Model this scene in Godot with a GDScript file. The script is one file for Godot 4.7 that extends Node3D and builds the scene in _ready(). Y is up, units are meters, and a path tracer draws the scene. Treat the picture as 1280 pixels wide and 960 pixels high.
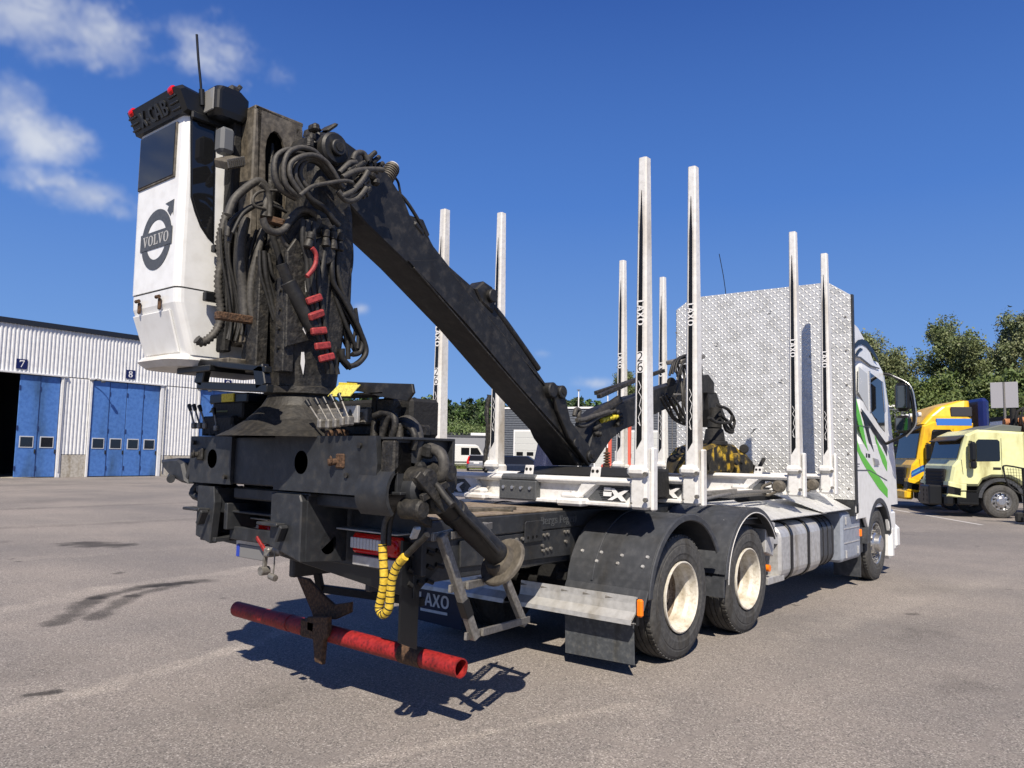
extends Node3D
# A timber truck with a folded loader crane parked in a workshop yard. Metres, y up, +x is the truck's forward direction, +z its right side.

class B:
	var v := PackedVector3Array()
	var n := PackedVector3Array()
	var uv := PackedVector2Array()
	var has_uv := false

	func tri(a: Vector3, b: Vector3, c: Vector3, na: Vector3, nb: Vector3, nc: Vector3) -> void:
		var g := (c - a).cross(b - a)
		if g.length_squared() < 1e-16:
			return
		if g.dot(na + nb + nc) < 0:
			v.append_array([a, c, b]); n.append_array([na, nc, nb])
		else:
			v.append_array([a, b, c]); n.append_array([na, nb, nc])

	func face(p: Array, hint: Vector3) -> void:
		for i in range(1, p.size() - 1):
			var g: Vector3 = (p[i] - p[0]).cross(p[i + 1] - p[0])
			if g.length_squared() < 1e-16:
				continue
			g = g.normalized()
			if g.dot(hint) < 0:
				g = -g
			tri(p[0], p[i], p[i + 1], g, g, g)

	func box(c: Vector3, s: Vector3, b := 0.006, ba := Basis.IDENTITY) -> void:
		var h := s * 0.5
		b = minf(b, minf(h.x, minf(h.y, h.z)) * 0.8)
		var P := func(sx: float, sy: float, sz: float, k: int) -> Vector3:
			return c + ba * Vector3(sx * (h.x - (0.0 if k == 0 else b)), sy * (h.y - (0.0 if k == 1 else b)), sz * (h.z - (0.0 if k == 2 else b)))
		for s1 in [-1.0, 1.0]:
			face([P.call(s1, -1.0, -1.0, 0), P.call(s1, 1.0, -1.0, 0), P.call(s1, 1.0, 1.0, 0), P.call(s1, -1.0, 1.0, 0)], ba.x * s1)
			face([P.call(-1.0, s1, -1.0, 1), P.call(1.0, s1, -1.0, 1), P.call(1.0, s1, 1.0, 1), P.call(-1.0, s1, 1.0, 1)], ba.y * s1)
			face([P.call(-1.0, -1.0, s1, 2), P.call(1.0, -1.0, s1, 2), P.call(1.0, 1.0, s1, 2), P.call(-1.0, 1.0, s1, 2)], ba.z * s1)
			for s2 in [-1.0, 1.0]:
				face([P.call(s1, s2, -1.0, 0), P.call(s1, s2, 1.0, 0), P.call(s1, s2, 1.0, 1), P.call(s1, s2, -1.0, 1)], ba.x * s1 + ba.y * s2)
				face([P.call(s1, -1.0, s2, 0), P.call(s1, 1.0, s2, 0), P.call(s1, 1.0, s2, 2), P.call(s1, -1.0, s2, 2)], ba.x * s1 + ba.z * s2)
				face([P.call(-1.0, s1, s2, 1), P.call(1.0, s1, s2, 1), P.call(1.0, s1, s2, 2), P.call(-1.0, s1, s2, 2)], ba.y * s1 + ba.z * s2)
				for s3 in [-1.0, 1.0]:
					face([P.call(s1, s2, s3, 0), P.call(s1, s2, s3, 1), P.call(s1, s2, s3, 2)], ba.x * s1 + ba.y * s2 + ba.z * s3)

	# box between two corners
	func bb(a: Vector3, b: Vector3, bev := 0.006) -> void:
		box((a + b) * 0.5, (b - a).abs(), bev)

	# bar of w x h section between two points
	func bar(a: Vector3, b: Vector3, w: float, h: float, bev := 0.004, up := Vector3.UP) -> void:
		var x := (b - a).normalized()
		if absf(x.dot(up)) > 0.98:
			up = Vector3.RIGHT
		var z := x.cross(up).normalized()
		box((a + b) * 0.5, Vector3((b - a).length(), h, w), bev, Basis(x, z.cross(x), z))

	func inset(p: PackedVector2Array, d: float) -> PackedVector2Array:
		var o := PackedVector2Array()
		var m := p.size()
		for i in m:
			var e0 := (p[i] - p[(i + m - 1) % m]).normalized()
			var e1 := (p[(i + 1) % m] - p[i]).normalized()
			var n0 := Vector2(-e0.y, e0.x)
			var n1 := Vector2(-e1.y, e1.x)
			var s := n0 + n1
			var k := s.length_squared()
			o.append(p[i] + (s * (2.0 * d / maxf(k, 0.6))))
		return o

	# polygon in the local xy plane pulled along local z from 0 to d
	func ext(p: PackedVector2Array, t: Transform3D, d: float, bev := 0.0) -> void:
		var area := 0.0
		for i in p.size():
			area += p[i].cross(p[(i + 1) % p.size()])
		if area < 0:
			p = p.duplicate()
			p.reverse()
		var q := inset(p, bev) if bev > 0 else p
		var ix := Geometry2D.triangulate_polygon(q)
		var zx := t.basis.z.normalized()
		for i in range(0, ix.size(), 3):
			face([t * Vector3(q[ix[i]].x, q[ix[i]].y, 0), t * Vector3(q[ix[i + 1]].x, q[ix[i + 1]].y, 0), t * Vector3(q[ix[i + 2]].x, q[ix[i + 2]].y, 0)], -zx)
			face([t * Vector3(q[ix[i]].x, q[ix[i]].y, d), t * Vector3(q[ix[i + 1]].x, q[ix[i + 1]].y, d), t * Vector3(q[ix[i + 2]].x, q[ix[i + 2]].y, d)], zx)
		for i in p.size():
			var j := (i + 1) % p.size()
			var e := p[j] - p[i]
			if e.length_squared() < 1e-10:
				continue
			var o := t.basis * Vector3(e.y, -e.x, 0)
			face([t * Vector3(p[i].x, p[i].y, bev), t * Vector3(p[j].x, p[j].y, bev), t * Vector3(p[j].x, p[j].y, d - bev), t * Vector3(p[i].x, p[i].y, d - bev)], o)
			if bev > 0:
				face([t * Vector3(p[i].x, p[i].y, bev), t * Vector3(p[j].x, p[j].y, bev), t * Vector3(q[j].x, q[j].y, 0), t * Vector3(q[i].x, q[i].y, 0)], o.normalized() - zx)
				face([t * Vector3(p[i].x, p[i].y, d - bev), t * Vector3(p[j].x, p[j].y, d - bev), t * Vector3(q[j].x, q[j].y, d), t * Vector3(q[i].x, q[i].y, d)], o.normalized() + zx)

	# polygon of (x, y) from z0 to z1
	func pz(p: PackedVector2Array, z0: float, z1: float, bev := 0.005) -> void:
		ext(p, Transform3D(Basis.IDENTITY, Vector3(0, 0, z0)), z1 - z0, bev)

	# polygon of (z, y) from x0 to x1
	func px(p: PackedVector2Array, x0: float, x1: float, bev := 0.005) -> void:
		ext(p, Transform3D(Basis(Vector3(0, 0, 1), Vector3(0, 1, 0), Vector3(1, 0, 0)), Vector3(x0, 0, 0)), x1 - x0, bev)

	# polygon of (x, z) from y0 to y1
	func py(p: PackedVector2Array, y0: float, y1: float, bev := 0.005) -> void:
		ext(p, Transform3D(Basis(Vector3(1, 0, 0), Vector3(0, 0, 1), Vector3(0, 1, 0)), Vector3(0, y0, 0)), y1 - y0, bev)

	# profile of (radius, height along axis) spun round the transform's z axis
	func lathe(pr: Array, t: Transform3D, segs := 24, a0 := 0.0, a1 := TAU) -> void:
		for k in pr.size() - 1:
			var p: Vector2 = pr[k]
			var q: Vector2 = pr[k + 1]
			var nr := Vector2(q.y - p.y, p.x - q.x).normalized()
			if nr == Vector2.ZERO:
				continue
			for i in segs:
				var u0 := a0 + (a1 - a0) * i / segs
				var u1 := a0 + (a1 - a0) * (i + 1) / segs
				var c0 := Vector3(cos(u0), sin(u0), 0)
				var c1 := Vector3(cos(u1), sin(u1), 0)
				var z := Vector3(0, 0, 1)
				var m0 := (t.basis * (c0 * nr.x + z * nr.y)).normalized()
				var m1 := (t.basis * (c1 * nr.x + z * nr.y)).normalized()
				var A := t * (c0 * p.x + z * p.y)
				var Bq := t * (c1 * p.x + z * p.y)
				var C := t * (c1 * q.x + z * q.y)
				var D := t * (c0 * q.x + z * q.y)
				tri(A, Bq, C, m0, m1, m1)
				tri(A, C, D, m0, m1, m0)

	func frame(a: Vector3, b: Vector3) -> Transform3D:
		var z := (b - a).normalized()
		var x := z.cross(Vector3.UP if absf(z.y) < 0.95 else Vector3.RIGHT).normalized()
		return Transform3D(Basis(x, z.cross(x), z), a)

	func cyl(a: Vector3, b: Vector3, r0: float, r1 := -1.0, segs := 16, bev := 0.0) -> void:
		if r1 < 0:
			r1 = r0
		var L := (b - a).length()
		var pr := [Vector2(0, 0), Vector2(r0 - bev, 0), Vector2(r0, bev), Vector2(r1, L - bev), Vector2(r1 - bev, L), Vector2(0, L)]
		if bev <= 0:
			pr = [Vector2(0, 0), Vector2(r0, 0), Vector2(r1, L), Vector2(0, L)]
		lathe(pr, frame(a, b), segs)

	func smooth(pts: Array, sub: int) -> Array:
		var o := []
		for i in pts.size() - 1:
			var p0: Vector3 = pts[maxi(i - 1, 0)]
			var p1: Vector3 = pts[i]
			var p2: Vector3 = pts[i + 1]
			var p3: Vector3 = pts[mini(i + 2, pts.size() - 1)]
			for k in sub:
				o.append(p1.cubic_interpolate(p2, p0, p3, float(k) / sub))
		o.append(pts[-1])
		return o

	func tube(pts: Array, r: float, sides := 8, sub := 5, ribs := 0.0) -> void:
		var p := smooth(pts, sub) if sub > 1 else pts
		var t0: Vector3 = (p[1] - p[0]).normalized()
		var x := t0.cross(Vector3.UP if absf(t0.y) < 0.9 else Vector3.RIGHT).normalized()
		var rings := []
		for i in p.size():
			var t: Vector3 = (p[mini(i + 1, p.size() - 1)] - p[maxi(i - 1, 0)]).normalized()
			x = (x - t * x.dot(t)).normalized()
			var y := t.cross(x)
			var rr := r
			if ribs > 0 and i % 2 == 1:
				rr = r - ribs
			var ring := []
			for k in sides + 1:
				var d := x * cos(TAU * k / sides) + y * sin(TAU * k / sides)
				ring.append([p[i] + d * rr, d])
			rings.append(ring)
		for i in rings.size() - 1:
			for k in sides:
				var a: Array = rings[i][k]
				var b: Array = rings[i][k + 1]
				var c: Array = rings[i + 1][k + 1]
				var d: Array = rings[i + 1][k]
				tri(a[0], b[0], c[0], a[1], b[1], c[1])
				tri(a[0], c[0], d[0], a[1], c[1], d[1])
		for e in [0, rings.size() - 1]:
			var q := []
			for k in sides:
				q.append(rings[e][k][0])
			face(q, (p[0] - p[1]) if e == 0 else (p[-1] - p[-2]))

	# rounded boxes of changing size: rings of [y, x0, x1, z0, z1, corner radius] joined from bottom to top
	func loft(rings: Array, cs := 4) -> void:
		var lp := []
		for g in rings:
			var ring := []
			var r: float = g[5]
			for q in 4:
				var cx: float = g[2] - r if q == 0 or q == 3 else g[1] + r
				var cz: float = g[4] - r if q < 2 else g[3] + r
				for k in cs + 1:
					var a := PI * 0.5 * (q + float(k) / cs)
					ring.append(Vector3(cx + r * cos(a), g[0], cz + r * sin(a)))
			lp.append(ring)
		var m: int = lp[0].size()
		for i in lp.size() - 1:
			for k in m:
				var a: Vector3 = lp[i][k]
				var b: Vector3 = lp[i][(k + 1) % m]
				var c: Vector3 = lp[i + 1][(k + 1) % m]
				var d: Vector3 = lp[i + 1][k]
				var mid := Vector3.ZERO
				for e in lp[i]:
					mid += e
				face([a, b, c, d], (a + b) * 0.5 - mid / m)
		face(lp[0], Vector3.DOWN)
		face(lp[-1], Vector3.UP)

	func mesh() -> ArrayMesh:
		var a := []
		a.resize(Mesh.ARRAY_MAX)
		a[Mesh.ARRAY_VERTEX] = v
		a[Mesh.ARRAY_NORMAL] = n
		if has_uv:
			a[Mesh.ARRAY_TEX_UV] = uv
		var m := ArrayMesh.new()
		m.add_surface_from_arrays(Mesh.PRIMITIVE_TRIANGLES, a)
		return m

var M := {}
var taken := {}
var rng := RandomNumberGenerator.new()

func numbered(s: String) -> String:
	if not taken.has(s):
		taken[s] = 0
		return s
	taken[s] += 1
	return "%s_%03d" % [s, taken[s]]

func thing(called: String, label: String, category: String, at := Vector3.ZERO, turn := 0.0, group := "") -> Node3D:
	var o := Node3D.new()
	o.name = numbered(called)
	add_child(o)
	o.position = at
	o.rotation.y = turn
	o.set_meta("label", label)
	o.set_meta("category", category)
	if group:
		o.set_meta("group", group)
	return o

func struct(called: String, b: B, m: Material, kind := "structure") -> MeshInstance3D:
	var o := MeshInstance3D.new()
	o.name = numbered(called)
	o.mesh = b.mesh()
	o.material_override = m
	o.set_meta("kind", kind)
	add_child(o)
	return o

# a part: its mesh is given in the axes of the root (world = true) or of the thing itself
func part(called: String, b: B, m: Material, parent: Node3D, world := true) -> MeshInstance3D:
	var o := MeshInstance3D.new()
	o.name = called
	o.mesh = b.mesh()
	o.material_override = m
	parent.add_child(o, true)
	if world:
		var t := Transform3D.IDENTITY
		var p: Node = parent
		while p is Node3D and p != self:
			t = (p as Node3D).transform * t
			p = p.get_parent()
		o.transform = t.affine_inverse()
	return o

func repeat_part(called: String, src: MeshInstance3D, parent: Node3D, t: Transform3D) -> MeshInstance3D:
	var o := MeshInstance3D.new()
	o.name = called
	o.mesh = src.mesh
	o.material_override = src.material_override
	o.transform = t
	parent.add_child(o, true)
	return o

func letters(s: String, h: float, m: Material, parent: Node3D, t: Transform3D, font := "Droid Sans", weight := 700, depth := 0.003, called := "lettering") -> MeshInstance3D:
	var f := SystemFont.new()
	f.font_names = PackedStringArray([font])
	f.font_weight = weight
	var tm := TextMesh.new()
	tm.font = f
	tm.text = s
	tm.font_size = 64
	tm.pixel_size = h / 46.0
	tm.depth = depth
	tm.curve_step = 1.0
	var o := MeshInstance3D.new()
	o.name = called
	o.mesh = tm
	o.material_override = m
	parent.add_child(o, true)
	var w := Transform3D.IDENTITY
	var p: Node = parent
	while p is Node3D and p != self:
		w = (p as Node3D).transform * w
		p = p.get_parent()
	o.transform = w.affine_inverse() * t
	return o

func noise_tex(freq: float, seed_: int, cols: Array, offs: Array, size := 512, oct := 5, kind := FastNoiseLite.TYPE_SIMPLEX_SMOOTH) -> NoiseTexture2D:
	var fn := FastNoiseLite.new()
	fn.seed = seed_
	fn.frequency = freq
	fn.noise_type = kind
	fn.fractal_octaves = oct
	fn.fractal_gain = 0.55
	var t := NoiseTexture2D.new()
	t.width = size
	t.height = size
	t.seamless = true
	t.noise = fn
	if cols:
		var g := Gradient.new()
		g.offsets = PackedFloat32Array(offs)
		g.colors = PackedColorArray(cols)
		t.color_ramp = g
	return t

var shared := {}
func relief(k: String) -> NoiseTexture2D:
	if not shared.has(k):
		shared[k] = noise_tex(0.02, 11, [], []) if k == "soft" else noise_tex(0.09, 12, [], [], 512, 4)
	return shared[k]

func gray(x: float, a := 1.0) -> Color:
	return Color(x, x, x, a)

# paint or metal with wear: three sRGB tones mottled over it, tile metres wide; the second layer multiplies streaks of dirt
func worn(cols: Array, tile: float, rough: float, metal := 0.0, bump := 0.0, offs := [0.25, 0.5, 0.78], seed_ := 1, dirt := 0.0) -> StandardMaterial3D:
	var m := StandardMaterial3D.new()
	var soft := []
	for c in cols:
		soft.append((cols[1] as Color).lerp(c, 0.5))
	m.albedo_texture = noise_tex(0.016, seed_, soft, offs, 512, 6)
	m.uv1_triplanar = true
	m.uv1_scale = Vector3.ONE / tile
	m.roughness = rough
	m.metallic = metal
	if bump > 0:
		m.heightmap_enabled = true
		m.heightmap_texture = relief("soft")
		m.heightmap_scale = bump
	if dirt > 0:
		m.detail_enabled = true
		m.detail_blend_mode = BaseMaterial3D.BLEND_MODE_MUL
		m.detail_uv_layer = BaseMaterial3D.DETAIL_UV_2
		if not shared.has("dirt"):
			shared.dirt = noise_tex(0.006, 5, [Color(0.8, 0.77, 0.72), Color(0.94, 0.93, 0.91), Color(1, 1, 1)], [0.15, 0.36, 0.58], 512, 7)
		m.detail_albedo = shared.dirt
		m.uv2_triplanar = true
		m.uv2_scale = Vector3(1.0, 0.3, 1.0) / dirt
	return m

func plain(c: Color, rough: float, metal := 0.0) -> StandardMaterial3D:
	var m := StandardMaterial3D.new()
	m.albedo_color = c
	m.roughness = rough
	m.metallic = metal
	return m

func make_materials() -> void:
	M.black = worn([Color(0.13, 0.135, 0.145), Color(0.165, 0.175, 0.19), Color(0.27, 0.26, 0.245)], 0.9, 0.52, 0.0, 0.15, [0.3, 0.55, 0.82], 3, 1.4)
	M.boom = worn([Color(0.06, 0.06, 0.062), Color(0.105, 0.107, 0.11), Color(0.3, 0.28, 0.25)], 0.9, 0.56, 0.0, 0.2, [0.3, 0.55, 0.85], 4, 0.9)
	M.grease = worn([Color(0.07, 0.068, 0.065), Color(0.145, 0.14, 0.13), Color(0.32, 0.3, 0.265)], 0.5, 0.6, 0.0, 0.5, [0.25, 0.5, 0.8], 6, 0.7)
	M.tan = worn([Color(0.2, 0.185, 0.165), Color(0.345, 0.325, 0.29), Color(0.5, 0.475, 0.43)], 0.6, 0.65, 0.0, 0.2, [0.25, 0.5, 0.8], 7, 0.8)
	M.hose = worn([Color(0.08, 0.08, 0.08), Color(0.13, 0.128, 0.124), Color(0.26, 0.25, 0.235)], 0.25, 0.62, 0.0, 0.0, [0.25, 0.5, 0.85], 8)
	M.hose2 = worn([Color(0.15, 0.147, 0.142), Color(0.25, 0.243, 0.23), Color(0.4, 0.385, 0.355)], 0.25, 0.62, 0.0, 0.0, [0.25, 0.5, 0.85], 9)
	M.dark = worn([Color(0.06, 0.06, 0.06), Color(0.09, 0.09, 0.09), Color(0.14, 0.135, 0.13)], 0.4, 0.75, 0.0, 0.3, [0.3, 0.55, 0.85], 10)
	M.rubber = worn([Color(0.2, 0.2, 0.2), Color(0.28, 0.28, 0.277), Color(0.38, 0.375, 0.365)], 0.5, 0.8, 0.0, 0.05, [0.3, 0.55, 0.85], 13, 0.5)
	M.fender = worn([Color(0.18, 0.19, 0.205), Color(0.235, 0.245, 0.262), Color(0.33, 0.335, 0.345)], 0.8, 0.5, 0.0, 0.1, [0.25, 0.55, 0.85], 14, 1.1)
	M.flap = worn([Color(0.22, 0.235, 0.25), Color(0.28, 0.295, 0.31), Color(0.42, 0.42, 0.41)], 0.5, 0.62, 0.0, 0.15, [0.25, 0.55, 0.85], 15, 0.6)
	M.white = worn([Color(0.83, 0.83, 0.82), Color(0.88, 0.885, 0.88), Color(0.91, 0.915, 0.915)], 1.2, 0.32, 0.0, 0.0, [0.2, 0.5, 0.8], 16)
	M.white.clearcoat_enabled = true
	M.white.clearcoat = 0.5
	M.bunk = worn([Color(0.78, 0.775, 0.76), Color(0.84, 0.84, 0.835), Color(0.88, 0.88, 0.875)], 0.5, 0.42, 0.0, 0.1, [0.2, 0.45, 0.8], 17, 2.2)
	M.alu = worn([Color(0.66, 0.66, 0.65), Color(0.75, 0.75, 0.745), Color(0.82, 0.82, 0.815)], 0.6, 0.45, 0.45, 0.05, [0.2, 0.5, 0.8], 18, 1.2)
	M.rim = worn([Color(0.62, 0.59, 0.53), Color(0.8, 0.78, 0.73), Color(0.88, 0.87, 0.84)], 0.35, 0.5, 0.0, 0.1, [0.2, 0.42, 0.75], 19, 0.6)
	M.rim_disc = worn([Color(0.2, 0.15, 0.11), Color(0.46, 0.4, 0.33), Color(0.66, 0.61, 0.54)], 0.2, 0.7, 0.0, 0.2, [0.25, 0.5, 0.8], 28)
	M.chrome = worn([Color(0.62, 0.62, 0.62), Color(0.76, 0.76, 0.76), Color(0.85, 0.85, 0.85)], 0.3, 0.28, 0.85, 0.0, [0.2, 0.5, 0.8], 20)
	M.steel = worn([Color(0.36, 0.35, 0.33), Color(0.48, 0.47, 0.45), Color(0.6, 0.59, 0.57)], 0.3, 0.5, 0.4, 0.1, [0.2, 0.5, 0.8], 21)
	M.rust = worn([Color(0.16, 0.11, 0.075), Color(0.29, 0.21, 0.145), Color(0.46, 0.34, 0.24)], 0.25, 0.85, 0.0, 0.4, [0.25, 0.5, 0.8], 22)
	M.wood = worn([Color(0.36, 0.31, 0.26), Color(0.5, 0.45, 0.39), Color(0.6, 0.56, 0.5)], 0.9, 0.8, 0.0, 0.3, [0.25, 0.5, 0.8], 23, 0.8)
	M.red = worn([Color(0.18, 0.06, 0.05), Color(0.55, 0.085, 0.085), Color(0.7, 0.24, 0.21)], 0.3, 0.6, 0.0, 0.1, [0.2, 0.42, 0.8], 24, 0.5)
	M.glass = plain(Color(0.1, 0.105, 0.115), 0.04)
	M.glass.metallic_specular = 0.55
	M.print_dark = worn([Color(0.25, 0.26, 0.27), Color(0.29, 0.3, 0.31), Color(0.34, 0.345, 0.35)], 0.3, 0.5)
	M.print_black = plain(Color(0.055, 0.06, 0.065), 0.4)
	M.print_white = plain(Color(0.88, 0.88, 0.88), 0.45)
	M.yellow = worn([Color(0.6, 0.53, 0.12), Color(0.83, 0.76, 0.2), Color(0.88, 0.82, 0.3)], 0.2, 0.6, 0.0, 0.0, [0.25, 0.5, 0.8], 25)
	M.grapple = worn([Color(0.06, 0.055, 0.05), Color(0.25, 0.22, 0.14), Color(0.75, 0.62, 0.14)], 0.5, 0.7, 0.0, 0.5, [0.35, 0.6, 0.85], 26)
	M.grapple.albedo_texture = noise_tex(0.008, 26, [Color(0.06, 0.055, 0.045), Color(0.15, 0.135, 0.09), Color(0.33, 0.28, 0.14), Color(0.78, 0.64, 0.17)], [0.28, 0.48, 0.58, 0.76], 512, 8)
	M.grapple.uv1_scale = Vector3.ONE / 1.1
	M.orange = plain(Color(0.95, 0.48, 0.08), 0.3)
	M.lens_red = plain(Color(0.75, 0.03, 0.04), 0.15)
	M.lens_clear = worn([Color(0.6, 0.6, 0.6), Color(0.8, 0.8, 0.8), Color(0.95, 0.95, 0.95)], 0.04, 0.2)
	M.green = plain(Color(0.36, 0.72, 0.2), 0.4)
	M.navy = plain(Color(0.07, 0.1, 0.2), 0.5)
	# raised lozenge plate: pressed ovals lying alternately along and across
	var s := 256
	var hm := Image.create(s, s, false, Image.FORMAT_RF)
	for y in s:
		for x in s:
			var h := 0.0
			for c in [[0.25, 0.25, 1.0], [0.75, 0.75, 1.0], [0.75, 0.25, -1.0], [0.25, 0.75, -1.0]]:
				var d := Vector2(float(x) / s - c[0], float(y) / s - c[1])
				d = d.rotated(0.785 * c[2])
				h = maxf(h, 1.0 - (d.x * d.x / 0.1 + d.y * d.y / 0.014))
			hm.set_pixel(x, y, Color(clampf(h * 1.6, 0, 1), 0, 0))
	var plate := worn([Color(0.7, 0.7, 0.69), Color(0.78, 0.78, 0.775), Color(0.84, 0.84, 0.835)], 1.3, 0.42, 0.3, 0.0, [0.25, 0.5, 0.8], 27)
	plate.heightmap_enabled = true
	plate.heightmap_texture = ImageTexture.create_from_image(hm)
	plate.heightmap_scale = 0.45
	M.plate_map = plate.heightmap_texture
	# the height map repeats every 8 cm, the tone every 1.3 m, so the tone rides on the second layer
	plate.uv1_scale = Vector3.ONE / 0.098
	plate.albedo_texture = null
	plate.albedo_color = Color(0.82, 0.825, 0.82)
	plate.detail_enabled = true
	plate.detail_blend_mode = BaseMaterial3D.BLEND_MODE_MUL
	plate.detail_uv_layer = BaseMaterial3D.DETAIL_UV_2
	plate.detail_albedo = noise_tex(0.01, 27, [Color(0.9, 0.9, 0.895), Color(0.97, 0.97, 0.97), Color(1, 1, 1)], [0.2, 0.45, 0.7], 512, 7)
	plate.uv2_triplanar = true
	plate.uv2_scale = Vector3.ONE / 1.5
	M.plate = plate

func make_sky() -> Sky:
	var W := 2048
	var H := 1024
	var img := Image.create(W, H, false, Image.FORMAT_RGBF)
	var n1 := FastNoiseLite.new()
	n1.seed = 4
	n1.noise_type = FastNoiseLite.TYPE_SIMPLEX_SMOOTH
	n1.frequency = 5.5
	n1.fractal_octaves = 6
	n1.fractal_gain = 0.62
	n1.domain_warp_enabled = true
	n1.domain_warp_amplitude = 0.06
	n1.domain_warp_frequency = 4.0
	var n2 := FastNoiseLite.new()
	n2.seed = 9
	n2.frequency = 1.1
	n2.fractal_octaves = 2
	# banks of cloud: azimuth, elevation, half width, half height (degrees), strength
	var banks := [[17.5, 25.6, 5.5, 3.1, 1.0], [21.8, 25.2, 4.0, 2.8, 1.15], [11.0, 25.0, 6.0, 3.5, 0.9], [28.5, 26.2, 5.0, 2.6, 0.85], [32.5, 25.4, 3.4, 1.4, 0.6],
		[16.2, 20.5, 4.0, 2.6, 1.0], [18.8, 19.2, 3.6, 2.2, 1.0], [12.0, 20.0, 4.0, 2.5, 0.8], [20.8, 15.9, 4.2, 1.7, 1.2], [25.0, 16.4, 2.8, 1.2, 0.6],
		[39.2, 10.3, 0.9, 0.6, 0.9], [52.8, 7.4, 1.3, 0.5, 0.6], [56.6, 5.3, 1.9, 0.55, 0.7], [46.5, 4.9, 4.0, 0.8, 0.4], [61.0, 4.0, 4.0, 0.6, 0.3]]
	var hor := Color(0.545, 0.715, 0.925).srgb_to_linear()
	var mid := Color(0.315, 0.5, 0.8).srgb_to_linear()
	var top := Color(0.215, 0.37, 0.67).srgb_to_linear()
	var zen := Color(0.13, 0.225, 0.45).srgb_to_linear()
	var white := Color(0.86, 0.88, 0.92).srgb_to_linear()
	for j in H:
		var el := 90.0 - (j + 0.5) / H * 180.0
		var c := hor
		if el > 0:
			if el < 18.0:
				c = hor.lerp(mid, pow(el / 18.0, 0.75))
			elif el < 32.0:
				c = mid.lerp(top, (el - 18.0) / 14.0)
			else:
				c = top.lerp(zen, (el - 32.0) / 58.0)
		c = c * (1.0 / 1.45)
		img.fill_rect(Rect2i(0, j, W, 1), c)
		if el < 1.5 or el > 62.0:
			continue
		for i in W:
			var az := (i + 0.5) / W * 360.0
			if az > 180.0:
				az -= 360.0
			var env := 0.0
			if az > 0.0 and az < 90.0:
				for b in banks:
					var dx: float = (az - b[0]) / b[2]
					var dy: float = (el - b[1]) / b[3]
					var q := dx * dx + dy * dy
					if q < 4.0:
						env = maxf(env, b[4] * exp(-q * 0.8))
			var d := Vector3(sin(deg_to_rad(az)) * cos(deg_to_rad(el)), sin(deg_to_rad(el)), -cos(deg_to_rad(az)) * cos(deg_to_rad(el)))
			if az < 12.0 or az > 95.0:
				var far := minf(1.0, (12.0 - az) / 10.0) if az < 12.0 else minf(1.0, (az - 95.0) / 10.0)
				env = maxf(env, far * clampf(n2.get_noise_3dv(d) * 2.0 + 0.25, 0, 0.8) * clampf((el - 1.5) / 6.0, 0, 1) * clampf((62 - el) / 20.0, 0, 1))
			if env < 0.02:
				continue
			var f := n1.get_noise_3d(d.x, d.y * 1.5, d.z) * 0.5 + 0.5
			var a := clampf((f - (0.84 - env * 0.67)) * 1.9, 0.0, 1.0)
			a = a * a * (3 - 2 * a) * clampf(env * 1.4, 0.0, 0.9)
			if a > 0.0:
				var shade := 0.82 + 0.22 * f
				img.set_pixel(i, j, c.lerp(white * (shade / 1.45), a))
	var pm := PanoramaSkyMaterial.new()
	pm.panorama = ImageTexture.create_from_image(img)
	var s := Sky.new()
	s.sky_material = pm
	return s

func stroke(img: Image, span: float, ox: float, oz: float, pts: Array, w: float, dark: float, fn: FastNoiseLite, patch := 0.45) -> void:
	var S := img.get_width()
	for k in pts.size() - 1:
		var a: Vector2 = pts[k]
		var b: Vector2 = pts[k + 1]
		var lo := Vector2(minf(a.x, b.x) - w * 1.6, minf(a.y, b.y) - w * 1.6)
		var hi := Vector2(maxf(a.x, b.x) + w * 1.6, maxf(a.y, b.y) + w * 1.6)
		for j in range(maxi(0, int((lo.y - oz) / span * S)), mini(S - 1, int((hi.y - oz) / span * S)) + 1):
			for i in range(maxi(0, int((lo.x - ox) / span * S)), mini(S - 1, int((hi.x - ox) / span * S)) + 1):
				var p := Vector2(ox + (i + 0.5) * span / S, oz + (j + 0.5) * span / S)
				var d := p.distance_to(Geometry2D.get_closest_point_to_segment(p, a, b)) / w
				if d > 1.5:
					continue
				var nz := fn.get_noise_2d(p.x * 100, p.y * 100) * 0.5 + 0.5
				var m := clampf((1.15 - d + (nz - 0.5) * 1.6) * 1.4, 0, 1) * (1.0 - patch + patch * nz)
				var c := img.get_pixel(i, j)
				var g := c * (1.0 - m * dark) if dark > 0 else c.lerp(Color(1, 0.99, 0.97), m * -dark)
				img.set_pixel(i, j, Color(minf(g.r, c.r) if dark > 0 else maxf(g.r, c.r), minf(g.g, c.g) if dark > 0 else maxf(g.g, c.g), minf(g.b, c.b) if dark > 0 else maxf(g.b, c.b)))

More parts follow.
